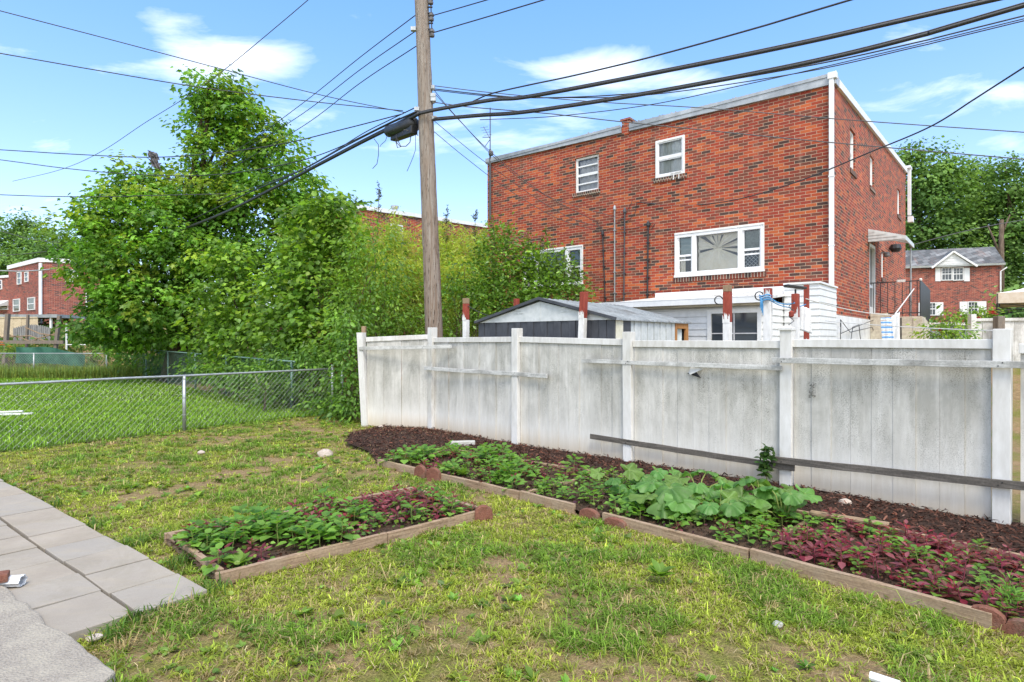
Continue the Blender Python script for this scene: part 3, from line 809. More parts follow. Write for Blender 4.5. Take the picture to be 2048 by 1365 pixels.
# ================================================================== main brick house
HA = R(39.9); CA_, SA_ = math.cos(HA), math.sin(HA)
HC = Vector((6.549, 12.0, 0.0))
house = empty('brick_house', HC, -HA)
tag(house, 'pair of red brick row houses with a white gutter corner pipe behind the shed', 'house')
def back_px(u, v):
    k = (u - CU) / F; lx = (12 * k - HC.x) / (CA_ + k * SA_); Y = 12 - lx * SA_
    return lx, EYE + (CV - v) / F * Y
def side_px(u, v):
    k = (u - CU) / F; ly = (12 * k - HC.x) / (SA_ - k * CA_); Y = 12 + ly * CA_
    return ly, EYE + (CV - v) / F * Y
def H2W(x, y, z): return Vector((HC.x + x * CA_ + y * SA_, HC.y - x * SA_ + y * CA_, z))
LX = back_px(975, 680)[0]; LYD = side_px(1811, 680)[0]
ZB = 6.93; ZBL = back_px(975, 325)[1] - .02; ZF = side_px(1811, 345)[1]
def hb(m, name, mat, parent=None, **k): return m.build(name, mat, parent or house, world=False, **k)

def wall_holes(along, x0, x1, z0, z1, holes, depth=.11):
    """wall in the plane of the house: along='x' (back wall, y=0) or 'y' (side wall, x=0), with window openings"""
    m = MB()
    xs = sorted({x0, x1, *[h[0] for h in holes], *[h[1] for h in holes]}); zs = sorted({z0, z1, *[h[2] for h in holes], *[h[3] for h in holes]})
    P = (lambda a, z, d=0: (a, d, z)) if along == 'x' else (lambda a, z, d=0: (-d, a, z))
    for i in range(len(xs) - 1):
        for j in range(len(zs) - 1):
            cx, cz = (xs[i] + xs[i + 1]) / 2, (zs[j] + zs[j + 1]) / 2
            if any(h[0] < cx < h[1] and h[2] < cz < h[3] for h in holes): continue
            m.quad(P(xs[i], zs[j]), P(xs[i + 1], zs[j]), P(xs[i + 1], zs[j + 1]), P(xs[i], zs[j + 1]))
    for a, b, c, d in holes:
        for p, q in (((a, c), (a, d)), ((a, d), (b, d)), ((b, d), (b, c)), ((b, c), (a, c))):
            m.quad(P(*p), P(*q), P(*q, depth), P(*p, depth))
    return m
# openings measured on the wall
def opening_b(u0, u1, v0t, v0b, v1t, v1b):
    x0, zt0 = back_px(u0, v0t); _, zb0 = back_px(u0, v0b); x1, zt1 = back_px(u1, v1t); _, zb1 = back_px(u1, v1b)
    return (x0, x1, (zb0 + zb1) / 2, (zt0 + zt1) / 2)
def opening_s(u0, u1, v0t, v0b, v1t, v1b):
    x0, zt0 = side_px(u0, v0t); _, zb0 = side_px(u0, v0b); x1, zt1 = side_px(u1, v1t); _, zb1 = side_px(u1, v1b)
    return (x0, x1, (zb0 + zb1) / 2, (zt0 + zt1) / 2)
W1 = opening_b(1150, 1197, 317, 386, 308, 380); W2 = opening_b(1312, 1370, 283, 357, 271, 348)
W3 = opening_b(1352, 1527, 470, 551, 449, 540)
x1 = back_px(1165, 500)[0]; W4 = (x1 - (W3[1] - W3[0]), x1, W3[2] - .02, W3[3])
S1 = opening_s(1700, 1711, 257, 340, 266, 345); S2 = opening_s(1740, 1749, 310, 374, 318, 379); S3 = opening_s(1795, 1799.5, 376, 430, 381, 433)
S4 = opening_s(1763, 1774, 500, 556, 507, 560); SD = opening_s(1739, 1749, 487, 625, 492, 634)
S1 = (S1[0], S1[0] + .62, *S1[2:]); S2 = (S2[0], S2[0] + .62, *S2[2:]); S3 = (S3[0], S3[0] + .7, *S3[2:]); S4 = (S4[0], S4[0] + .55, *S4[2:])
SD = (SD[0], SD[0] + .88, 2.32, SD[3])
FZ = 2.22
m = wall_holes('x', LX, 0, FZ, ZB, [W1, W2, W3, W4])
m.add([(LX, 0, ZB), (0, 0, ZB), (LX, 0, ZBL)], [(0, 1, 2)])
hb(m, 'wall', M['brick'])
m = wall_holes('y', 0, LYD, FZ, ZB, [S1, S2, S3, S4, SD])
m.add([(0, 0, ZB), (0, LYD, ZB), (0, LYD, ZF)], [(0, 1, 2)])
# far end, front
m.quad((LX, 0, FZ), (LX, LYD, FZ), (LX, LYD, ZF), (LX, 0, ZBL)); m.quad((LX, LYD, FZ), (0, LYD, FZ), (0, LYD, ZF), (LX, LYD, ZF))
o = hb(m, 'wall', M['brick'])
m = MB(); m.box(LX + .01, -.01, .01, LYD - .01, -.3, FZ - .002); m.box(LX - .001, .03, -.03, .012, -.3, FZ - .12); m.box(-.012, .03, .013, LYD, -.3, FZ - .01)
hb(m, 'foundation', M['foundation'])
# roof with galvanised coping, in two lengths with the party wall stub between
m = MB(); m.add([(LX, 0, ZBL), (0, 0, ZB), (0, LYD, ZF), (LX, LYD, ZF)], [(0, 1, 2, 3)])
roof = hb(m, 'roof', M['shed_dark'])
xm = back_px(1252, 680)[0]
zl = lambda x: ZB + (ZBL - ZB) * x / LX
def cop(x0, x1, dz, th, mi=0):
    mm = MB(); mm.hexa([(x0, -.06, zl(x0) - .04), (x1, -.06, zl(x1) - .04), (x1, .25, zl(x1) - .03), (x0, .25, zl(x0) - .03),
                        (x0, -.06, zl(x0) + th), (x1, -.06, zl(x1) + th), (x1, .25, zl(x1) + th + .02), (x0, .25, zl(x0) + th + .02)])
    mm.box(x0, x1, -.075, -.0605, zl(min(x0, x1)) + th - .06, zl(max(x0, x1)) + th - .03)
    return mm
hb(cop(xm + .12, .05, 0, .15), 'coping', M['coping'], roof); hb(cop(LX - .03, xm - .12, 0, .12), 'coping', M['coping'], roof)
m = MB(); m.hexa([(-.2, .26, zl(0) - .03), (.06, .26, zl(0) - .03), (.06, LYD, ZF - .03), (-.2, LYD, ZF - .03), (-.2, .26, zl(0) + .13), (.06, .26, zl(0) + .13), (.06, LYD, ZF + .13), (-.2, LYD, ZF + .13)])
hb(m, 'rake_trim', M['white_metal'], roof)
m = MB()
for i in range(40):                                        # roof cement flecks and clips along the coping
    x = random.uniform(LX * .62, -.1); m.box(x, x + random.uniform(.01, .04), -.04, .0, zl(x) + .152, zl(x) + random.uniform(.165, .185))
hb(m, 'clips', M['coping'], roof)
m = MB(); m.box(xm - .11, xm + .11, -.02, .4, zl(xm) - .1, zl(xm) + .26); m.box(xm - .15, xm + .13, -.04, .42, zl(xm) + .262, zl(xm) + .31)
hb(m, 'party_wall_stub', M['brick'])
# corner pipe + side gutter with downspout at the far corner
m = MB(); m.box(-.075, .012, -.10, -.031, FZ - .3, ZB + .14); m.box(-.10, .065, -.115, .02, ZB + .06, ZB + .19)
m.box(-.085, .022, -.108, -.02, 5.0, 5.03); m.box(-.085, .022, -.108, -.02, 3.6, 3.63)
hb(m, 'downspout', M['white_metal'], bevel=.006)
m = MB(); m.box(.02, .16, LYD - .1, LYD + .35, ZF + .12, ZF + .2); m.box(.05, .15, LYD + .05, LYD + .2, ZF - 1.5, ZF + .1199); m.box(.06, .22, LYD + .0, LYD + .24, ZF - 1.75, ZF - 1.55)
hb(m, 'front_downspout', M['white_metal'], bevel=.005)

# ---- windows
def P_of(along): return (lambda a, z, d: (a, d, z)) if along == 'x' else (lambda a, z, d: (-d, a, z))
def bar(m, along, a0, a1, z0, z1, d0, d1):
    if along == 'x': m.box(a0, a1, d0, d1, z0, z1)
    else: m.box(-d1, -d0, a0, a1, z0, z1)
def sash_window(along, op, proud, style='double', cloth='curtain', label=None, cloth2=None, wave=.02, split=.5, fw=.055, parent=None):
    a0, a1, z0, z1 = op; m = MB(); d0, d1 = (-.035, .05) if proud else (.045, .11)
    bar(m, along, a0, a0 + fw, z0, z1, d0, d1); bar(m, along, a1 - fw, a1, z0, z1, d0, d1)
    bar(m, along, a0 + fw, a1 - fw, z1 - fw, z1, d0, d1); bar(m, along, a0 + fw, a1 - fw, z0, z0 + fw * .9, d0, d1)
    w = hb(m, 'window', M['white_paint'], parent, bevel=.004)
    if label: w['label'] = label
    gd = d0 + .045
    if style == 'double':
        zm = z0 + (z1 - z0) * split; mm = MB(); bar(mm, along, a0 + fw, a1 - fw, zm - .025, zm + .025, d0 + .02, d0 + .06)
        i0, i1 = a0 + fw, a1 - fw
        for (zz0, zz1, dd) in ((z0 + fw, zm - .025, .03), (zm + .025, z1 - fw, .022)):
            bar(mm, along, i0, i0 + .028, zz0, zz1, d0 + dd, d0 + dd + .03); bar(mm, along, i1 - .028, i1, zz0, zz1, d0 + dd, d0 + dd + .03)
            bar(mm, along, i0 + .028, i1 - .028, zz1 - .026, zz1, d0 + dd, d0 + dd + .03); bar(mm, along, i0 + .028, i1 - .028, zz0, zz0 + .03, d0 + dd, d0 + dd + .03)
        hb(mm, 'sash', M['white_metal'], w)
    if style == 'jalousie':
        mm = MB()
        for k in range(1, 4):
            zk = z0 + (z1 - z0) * k / 4; h = .035 if k == 2 else .018; bar(mm, along, a0 + fw, a1 - fw, zk - h, zk + h, d0 + .02, d0 + .05)
        hb(mm, 'sash', M['white_metal'], w)
    P = P_of(along); mm = MB(); mm.quad(P(a0 + fw, z0 + fw, gd), P(a1 - fw, z0 + fw, gd), P(a1 - fw, z1 - fw, gd), P(a0 + fw, z1 - fw, gd))
    hb(mm, 'pane', M['glass'], w)
    # cloth behind, gathered in folds
    mm = MB(); n = 26; base = gd + .07
    zA = z0 + fw; zB_ = z1 - fw
    segs = [(zA, zA + (zB_ - zA) * split, cloth2 or cloth), (zA + (zB_ - zA) * split, zB_, cloth)]
    mats = [M[segs[0][2]], M[segs[1][2]]]
    for si, (za, zb, _) in enumerate(segs):
        rows = 5
        vs = []
        for j in range(rows + 1):
            z = za + (zb - za) * j / rows
            for i in range(n + 1):
                t = i / n; vs.append(P(a0 + fw + (a1 - a0 - 2 * fw) * t, z, base + wave * math.sin(t * 26 + .5 * math.sin(j)) + wave * .5 * math.sin(t * 61 + j * .6)))
        mm.add(vs, [(j * (n + 1) + i, j * (n + 1) + i + 1, (j + 1) * (n + 1) + i + 1, (j + 1) * (n + 1) + i) for j in range(rows) for i in range(n)], si)
    hb(mm, 'curtain', mats, w, shade=True)
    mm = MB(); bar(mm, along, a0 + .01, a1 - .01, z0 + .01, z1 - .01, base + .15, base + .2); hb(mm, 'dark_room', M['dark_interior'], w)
    return w
def brick_sill(along, op, parent, proud=.03):
    a0, a1, z0, _ = op; m = MB(); bar(m, along, a0 - .06, a1 + .06, z0 - .11, z0 - .003, -proud, .1)
    hb(m, 'sill', M['soldier'], parent)
w = sash_window('x', W1, False, 'jalousie', 'blind', 'four-light window with a pale blind, upper left'); brick_sill('x', W1, w)
w = sash_window('x', W2, True, 'double', 'curtain', 'white sash window with lace curtains, upper right'); brick_sill('x', W2, w)
m = MB()
for q in (.62, .8): m.box(W2[0] + (W2[1] - W2[0]) * q, W2[0] + (W2[1] - W2[0]) * q + .025, -.05, -.034, W2[2] - .11, W2[2] + .04)
m.box(W2[0] + .4, W2[1] - .08, -.045, -.036, W2[2] + .035, W2[2] + .06); hb(m, 'flaking_trim', M['white_old'], w)
def triple(op, label, drape=True):
    a0, a1, z0, z1 = op; L = a1 - a0; c = [a0, a0 + L * .225, a0 + L * .755, a1]; m = MB()
    bar(m, 'x', a0 - .02, a1 + .02, z1 - .012, z1 + .03, -.05, .04)
    bar(m, 'x', a0 - .03, a1 + .03, z0 - .05, z0 - .0, -.06, .05)
    bar(m, 'x', a0 - .02, a0 - .001, z0 - .001, z1 - .011, -.04, .04); bar(m, 'x', a1 + .001, a1 + .02, z0 - .001, z1 - .011, -.04, .04)
    w = hb(m, 'window', M['white_paint'], bevel=.004); w['label'] = label
    def light(b0, b1, style, cl, cl2=None, wave=.02, split=.47):
        f = MB(); fw = .05; d0, d1 = -.035, .05
        bar(f, 'x', b0, b0 + fw, z0 + .001, z1 - .013, d0, d1); bar(f, 'x', b1 - fw, b1 - .002, z0 + .001, z1 - .013, d0, d1)
        bar(f, 'x', b0 + fw, b1 - fw, z1 - .085, z1 - .013, d0, d1); bar(f, 'x', b0 + fw, b1 - fw, z0 + .001, z0 + .07, d0, d1)
        i0, i1 = b0 + fw, b1 - fw
        if style:
            zm = z0 + (z1 - z0) * split; bar(f, 'x', i0, i1, zm - .025, zm + .025, .0, .03); bar(f, 'x', i0, i1, zm - .12, zm - .085, .02, .04)
            bar(f, 'x', i0, i0 + .03, z0 + .07, z1 - .085, .001, .035); bar(f, 'x', i1 - .03, i1, z0 + .07, z1 - .085, .001, .035)
        hb(f, 'sash', M['white_metal'], w, bevel=.003)
        q = MB(); q.quad((i0, .042, z0 + .06), (i1, .042, z0 + .06), (i1, .042, z1 - .08), (i0, .042, z1 - .08)); hb(q, 'pane', M['glass'], w)
        return i0, i1
    zc = z0 + (z1 - z0) * .47
    i0, i1 = light(c[0], c[1], 1, None)
    q = MB(); n = 14
    def sheet(x0, x1, za, zb, fx, fz, amp, mi, y=.09):
        vs = []; r = 8
        for j in range(r + 1):
            for i in range(n + 1):
                s, t = i / n, j / r; vs.append((x0 + (x1 - x0) * s, y + amp * math.sin(fx * s + fz * t) + amp * .5 * math.sin(2.3 * fx * s - 1.7 * fz * t), za + (zb - za) * t))
        q.add(vs, [(j * (n + 1) + i, j * (n + 1) + i + 1, (j + 1) * (n + 1) + i + 1, (j + 1) * (n + 1) + i) for j in range(r) for i in range(n)], mi)
    sheet(i0, i1, zc, z1 - .07, 3, 12, .02, 0); sheet(i0, i0 + (i1 - i0) * .45, z0 + .05, zc, 16, 2, .018, 1)
    i0, i1 = light(c[1], c[2], 0, None)
    # middle drape pulled to a knot: radial pleats
    cx, cz = (i0 + i1) / 2 - .02, z0 + (z1 - z0) * .60
    vs = []; nr, na = 10, 96
    if drape:
        for k in range(nr + 1):
            for j in range(na):
                a = 2 * math.pi * j / na; dx, dz = math.cos(a), math.sin(a)
                tmax = 1e9
                if abs(dx) > 1e-6: tmax = min(tmax, ((i1 if dx > 0 else i0) - cx) / dx)
                if abs(dz) > 1e-6: tmax = min(tmax, ((z1 - .07 if dz > 0 else z0 + .05) - cz) / dz)
                t = k / nr; pl = math.sin(a * 15 + .8 * math.sin(a * 4)) + .5 * math.sin(a * 9 + 1)
                low = .35 if dz < -.35 else 1.0
                vs.append((cx + dx * tmax * t, .125 + .075 * low * pl * (t ** .5) * (1.2 - t), cz + dz * tmax * t))
        q.add(vs, [(k * na + j, k * na + (j + 1) % na, (k + 1) * na + (j + 1) % na, (k + 1) * na + j) for k in range(nr) for j in range(na)
                   if not (.12 < k / nr < .9 and math.sin(2 * math.pi * j / na) > -.45 and math.sin(2 * math.pi * j / na * 15 + .8 * math.sin(2 * math.pi * j / na * 4)) + .5 * math.sin(2 * math.pi * j / na * 9 + 1) < -.62)], 2)
    else:
        sheet(i0, i1, z0 + .05, z1 - .07, 12, 3, .02, 3)
    i0, i1 = light(c[2], c[3], 1, None)
    sheet(i0, i1, zc, z1 - .1, 9, 4, .02, 3); sheet(i0 + (i1 - i0) * .8, i1, z0 + .05, zc, 7, 2, .02, 1)
    hb(q, 'curtain', [M['curtain_blue'], M['cream_cloth'], M['cream_cloth'], M['curtain_grey']], w, shade=True)
    # diamond lattice in the lower right light
    q = MB(); k = 5; wd = (i1 - i0) * .8; hh = zc - z0 - .12
    for i in range(-6, 8):
        for sg in (1, -1):
            xa = i0 + i * .085; pts = []
            for t in np.linspace(0, 1, 15):
                x = xa + sg * t * hh; z = z0 + .07 + t * hh
                if i0 < x < i0 + wd: pts.append((x, .07, z))
            if len(pts) > 1: q.tube([pts[0], pts[-1]], .004, 4)
    if drape: hb(q, 'lattice', M['curtain'], w)
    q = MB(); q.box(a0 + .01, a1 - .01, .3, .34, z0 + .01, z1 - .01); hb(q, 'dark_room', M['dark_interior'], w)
    return w
M['curtain_grey'] = speckle('grey_green_curtain', (.10, .14, .13), (.22, .28, .26), 4, .9, .1, 0)
w = triple(W3, 'triple white window with a knotted cream drape in the middle light'); brick_sill('x', (W3[0], W3[1], W3[2] - .05, 0), w)
w = triple(W4, 'triple window half hidden by the shrub', False)
for op, lb in ((S1, 'tall side window nearest the corner pipe'), (S2, 'middle upper side window'), (S3, 'farthest upper side window'), (S4, 'lower side window beside the door')):
    w = sash_window('y', op, False, 'double', 'blind', lb, wave=.01); brick_sill('y', op, w)
# side door
m = MB(); a0, a1, z0, z1 = SD
bar(m, 'y', a0, a0 + .06, z0, z1, .0, .1); bar(m, 'y', a1 - .06, a1, z0, z1, .0, .1); bar(m, 'y', a0 + .06, a1 - .06, z1 - .08, z1, .0, .1)
dr = hb(m, 'door', M['white_paint'])
m = MB(); bar(m, 'y', a0 + .06, a1 - .06, z0, z1 - .08, .07, .09); hb(m, 'storm_panel', M['dark_glass'], dr)
m = MB(); bar(m, 'y', a0 + .06, a1 - .06, z0 + .75, z0 + .82, .05, .069); bar(m, 'y', a0 + .06, a1 - .06, z0, z0 + .25, .05, .069); hb(m, 'rail', M['white_paint'], dr)
# awning over the door
m = MB(); a0, a1 = SD[0] - .25, SD[1] + .55; zt = side_px(1738, 462)[1] + .02; n = 9
pw = .80
for i in range(n):
    b0 = a0 + (a1 - a0) * i / n; b1 = a0 + (a1 - a0) * (i + 1) / n - .02; dz = .012 if i % 2 else 0
    m.hexa([(.01, b0, zt - .02 + dz), (pw, b0, zt - .27 + dz), (pw, b1, zt - .27 + dz), (.01, b1, zt - .02 + dz), (.01, b0, zt + dz), (pw, b0, zt - .25 + dz), (pw, b1, zt - .25 + dz), (.01, b1, zt + dz)])
m.box(pw - .02, pw + .01, a0 - .02, a1 + .02, zt - .36, zt - .255)
m.prism([(.01, a0 - .02, zt - .34), (pw - .021, a0 - .02, zt - .36), (pw - .021, a0 - .02, zt - .27), (.01, a0 - .02, zt - .02)], (0, .015, 0))
for i in range(4):                                         # slats on its near end
    za = zt - .33 + .075 * i; xe = pw * min(1, (zt - za - .05) / .25)
    m.box(.012, max(.1, xe - .02), a0 - .034, a0 - .0205, za, za + .045)
aw = hb(m, 'awning', M['shed_light']); m = MB(); m.tube([(pw - .06, a1 - .05, 2.3), (pw - .06, a1 - .05, zt - .30)], .018, 8); hb(m, 'awning_post', M['galv'], aw)
m = MB(); m.lathe((.14, S4[0] - .12, S4[3] - .15), [(.03, .05), (.07, .03), (.075, -.06), (.03, -.09)], 10); m.box(.0, .14, S4[0] - .14, S4[0] - .10, S4[3] - .13, S4[3] - .09); hb(m, 'floodlight', M['plastic'])
m = MB(); m.lathe((.16, S4[1] + .9, S4[3] + .2), [(.02, .12), (.13, .10), (.16, -.02), (.10, -.12)], 10); m.box(0, .16, S4[1] + .88, S4[1] + .92, S4[3] + .18, S4[3] + .22); hb(m, 'wall_lantern', M['black_iron'])
# landing beside the door, railing with a mesh side
LW, LZ = 1.12, 2.27
ls = SD[0] - .12; le = SD[1] + 1.0
m = MB(); m.box(.032, LW, ls, le, -.2, LZ); m.box(.031, .42, ls - .001, ls + .3, LZ + .001, LZ + .10); m.box(LW - .18, LW + .012, ls - .02, ls + .4, -.2, LZ - .03)
land = hb(m, 'landing', M['stucco'], bevel=.01)
m = MB(); m.tube([(LW * .62, ls - .012, .6), (LW * .62, ls - .012, LZ - .02)], .014, 6); hb(m, 'cable_run', M['cable'], land)
m = MB()
for z in (LZ + .08, LZ + .86): m.box(.02, LW - .02, ls + .03, ls + .055, z, z + .025)
for i in range(7): x = .10 + i * (LW - .2) / 6; m.tube([(x, ls + .042, LZ + .0), (x, ls + .042, LZ + .86)], .008, 6)
for i in (1, 3, 5):
    x = .10 + i * (LW - .2) / 6
    m.tube([(x + .05 * math.sin(t), ls + .042, LZ + .25 + .045 * t) for t in np.linspace(0, 6, 18)], .005, 5)
rail = hb(m, 'railing', M['black_iron'])
m = MB(); m.hexa([(LW - .05, ls + .02, LZ + .02), (LW + .02, le - .3, LZ - .1), (LW + .03, le - .3, LZ - .1), (LW - .03, ls + .02, LZ + .02), (LW - .05, ls + .02, LZ + .90), (LW + .02, le - .3, LZ + .75), (LW + .03, le - .3, LZ + .75), (LW - .03, ls + .02, LZ + .9)])
hb(m, 'mesh_screen', M['black_iron'], rail)
m = MB(); m.lathe((LW - .03, ls + .03, LZ + .9), [(.03, -.03), (.035, .0), (.02, .03)], 8); m.box(.6, .78, ls + .02, ls + .07, LZ + .86, LZ + .92); hb(m, 'white_tie', M['white_old'], rail)

# ---- white lean-to extension under the kitchen window
def plane_px(u, v, yb):
    k = (u - CU) / F; bx, by = HC.x + yb * SA_, HC.y + yb * CA_
    lx = (by * k - bx) / (CA_ + k * SA_); Y = by - lx * SA_
    return lx, EYE + (CV - v) / F * Y
wx0 = back_px(1312, 600)[0]; DP = 2.25; YB = -1.45
wx1 = plane_px(1540, 600, -DP)[0]
zw0 = back_px(1641, 568)[1]; zroof_w = zw0 - .17; zroof_e = 2.43
ext = empty('lean_to', HC, -HA); tag(ext, 'low white sided lean-to with a gutter under the kitchen window of the brick house', 'lean-to')
m = MB(); sg = .125
zz = -.1
def top_z(y): return zroof_w + (zroof_e - zroof_w) * (-y) / DP
# lapped siding: right side wall and front wall
while zz < zroof_w - .05:
    z1 = zz + sg; y_lim = DP if z1 < zroof_e else max(.0, (zroof_w - z1) / (zroof_w - zroof_e) * DP)
    if y_lim > .05:
        m.hexa([(wx1 - .02, -y_lim, zz), (wx1 + .022, -y_lim, zz), (wx1 + .022, -.032, zz), (wx1 - .02, -.032, zz), (wx1 - .02, -y_lim, z1), (wx1 + .004, -y_lim, z1), (wx1 + .004, -.032, z1), (wx1 - .02, -.032, z1)])
    zz = z1
sw = opening_b(1000, 1001, 0, 1, 0, 1)
# front wall window from the photo, at the wall plane y=-DP
def front_px(u, v):
    k = (u - CU) / F; # point = HC + x*ax + (-DP)*ay
    bx, by = HC.x - DP * SA_, HC.y - DP * CA_
    lx = (by * k - bx) / (CA_ + k * SA_); Y = by - lx * SA_
    return lx, EYE + (CV - v) / F * Y
fx0, fz1 = front_px(1424, 628); fx1, _ = front_px(1516, 626); fz0 = fz1 - .75
zz = -.1; k = 0
while zz < zroof_e - .12:
    z1 = min(zz + sg, zroof_e - .1)
    for xa, xb in ((wx0, fx0 - .06), (fx1 + .06, wx1 - .02)) if (z1 > fz0 and zz < fz1 + .06) else ((wx0, wx1 - .02),):
        m.hexa([(xa, -DP - .022, zz), (xb, -DP - .022, zz), (xb, -DP + .02, zz), (xa, -DP + .02, zz), (xa, -DP - .004, z1), (xb, -DP - .004, z1), (xb, -DP + .02, z1), (xa, -DP + .02, z1)])
    zz += sg
hb(m, 'siding', M['siding'], ext)
m = MB(); xb1, zt_b = plane_px(1640, 567, YB); zz = -.1                # taller sided block at the right end
while zz < zt_b - .02:
    z1 = min(zz + sg, zt_b)
    m.hexa([(wx1 + .03, YB - .022, zz), (xb1, YB - .022, zz), (xb1, -.032, zz), (wx1 + .03, -.032, zz), (wx1 + .03, YB - .004, z1), (xb1 - .012, YB - .004, z1), (xb1 - .012, -.032, z1), (wx1 + .03, -.032, z1)])
    zz = z1
hb(m, 'siding', M['siding'], ext)
m = MB(); m.box(wx1 + .02, xb1 + .02, YB - .05, -.033, zt_b + .001, zt_b + .035); hb(m, 'roof_cap', M['white_metal'], ext)
m = MB(); m.box(wx1 - .06, wx1 + .03, -DP - .03, -DP + .06, -.1, zroof_e - .08); hb(m, 'corner_board', M['white_paint'], ext)
m = MB(); ov = .16
m.hexa([(wx0, -DP - ov, zroof_e + .0), (wx1 + .05, -DP - ov, zroof_e + .0), (wx1 + .05, -.033, zroof_w), (wx0, -.033, zroof_w), (wx0, -DP - ov, zroof_e + .05), (wx1 + .05, -DP - ov, zroof_e + .05), (wx1 + .05, -.033, zroof_w + .05), (wx0, -.033, zroof_w + .05)])
for i in range(6): y = -.1 - i * .36; m.box(wx0 + .3, wx1, y - .012, y, top_z(y) + .052, top_z(y) + .068)
hb(m, 'roof', M['white_old'], ext)
m = MB(); m.box(wx0, wx1 + .04, -.05, -.032, zroof_w + .051, zroof_w + .16); hb(m, 'flashing', M['white_metal'], ext)
m = MB()
for (ya, za, yb, zb) in ((-DP - ov - .09, zroof_e - .01, -DP - ov - .09, zroof_e + .06), ):
    pass
y0 = -DP - ov
m.box(wx0 - 1.5, wx1 + .02, y0 - .10, y0 - .004, zroof_e - .06, zroof_e - .04); m.box(wx0 - 1.5, wx1 + .02, y0 - .115, y0 - .1, zroof_e - .06, zroof_e + .045); m.box(wx0 - 1.5, wx1 + .02, y0 - .12, y0 - .085, zroof_e + .046, zroof_e + .06)
hb(m, 'gutter', M['white_metal'], ext)
m = MB(); m.box(wx0, wx1 - .1, y0, -DP - .03, zroof_e - .10, zroof_e - .06); m.box(wx0, wx1, y0 + .01, y0 + .03, zroof_e - .058, zroof_e - .003); hb(m, 'soffit', M['stucco'], ext)
m = MB(); fw = .075
for a in ((fx0 - fw, fx0, fz0 - fw, fz1 + fw), (fx1, fx1 + fw, fz0 - fw, fz1 + fw), (fx0, fx1, fz1, fz1 + fw), (fx0, fx1, fz0 - fw, fz0)): m.box(a[0], a[1], -DP - .05, -DP - .0, a[2], a[3])
w = hb(m, 'window', M['white_paint'], ext); m = MB(); m.quad((fx0, -DP - .01, fz0), (fx1, -DP - .01, fz0), (fx1, -DP - .01, fz1), (fx0, -DP - .01, fz1)); hb(m, 'pane', M['dark_glass'], w)
m = MB(); m.box((fx0 + fx1) / 2 - .012, (fx0 + fx1) / 2 + .012, -DP - .025, -DP - .012, fz0, fz1); m.box(fx0, (fx0 + fx1) / 2 - .013, -DP - .025, -DP - .012, fz0 + .36, fz0 + .38); m.box((fx0 + fx1) / 2 + .013, fx1, -DP - .025, -DP - .012, fz0 + .36, fz0 + .38); hb(m, 'muntin', M['blind'], w)

# ---- conduits, drip loops and mast on the back wall
def conduit(u0, v0, u1, v1, r, mat, name='conduit', knob=True, d=-.04):
    x0, z0 = back_px(u0, v0); x1, z1 = back_px(u1, v1); z1 -= .3
    m = MB(); m.tube([(x0, d, z0), (x1, d, z1)], r, 8)
    if knob: m.lathe((x0, d, z0 - .03), [(r * 1.5, 0), (r * 2.6, .03), (r * 2.2, .10), (r * .8, .14)], 8)
    for k in range(1, 5):
        t = k / 5; m.box(x0 + (x1 - x0) * t - r * 2, x0 + (x1 - x0) * t + r * 2, d - r * 1.2, -.001, z0 + (z1 - z0) * t - .012, z0 + (z1 - z0) * t + .012)
    hb(m, name, M[mat])
conduit(1207, 470, 1213, 605, .016, 'cable'); conduit(1231, 420, 1231, 605, .017, 'galv'); conduit(1251, 425, 1249, 605, .018, 'wire_grey'); conduit(1298, 452, 1296, 600, .02, 'cable')
def wall_wire(pts, r=.007, mat='cable', d=-.03, name='wall_wire'):
    m = MB(); m.tube([(back_px(u, v)[0], d, back_px(u, v)[1]) for u, v in pts], r, 6); hb(m, name, M[mat])
wall_wire([(1266, 402), (1258, 418), (1248, 436), (1234, 449), (1228, 440)]); wall_wire([(1275, 405), (1272, 425), (1260, 440), (1250, 446)])
wall_wire([(1195, 445), (1203, 462), (1212, 475)]); wall_wire([(1296, 452), (1306, 446), (1311, 449), (1303, 460)])
wall_wire([(1207, 455), (1240, 460), (1270, 458), (1297, 450)])
wall_wire([(1302, 590), (1330, 578), (1400, 575), (1520, 567), (1620, 562), (1650, 566), (1656, 580), (1655, 625)])
wall_wire([(1268, 404), (1300, 408), (1360, 413), (1420, 408), (1500, 390)], .004, 'wire_grey')
# cables strung across the white side foundation
m = MB()
for pts in (((1640, 655), (1668, 640), (1671, 650), (1655, 670), (1652, 690)), ((1668, 640), (1690, 665), (1735, 655), (1745, 680)), ((1668, 668), (1700, 655), (1740, 640), (1752, 660), (1745, 690)), ((1690, 690), (1695, 655), (1708, 650), (1712, 690))):
    m.tube([H2W(.10, *side_px(u, v)) - HC if False else (.10, side_px(u, v)[0], side_px(u, v)[1]) for u, v in [p if p[0] > 1669 else (1670, p[1]) for p in pts]], .008, 6)
hb(m, 'loose_cables', M['cable'])
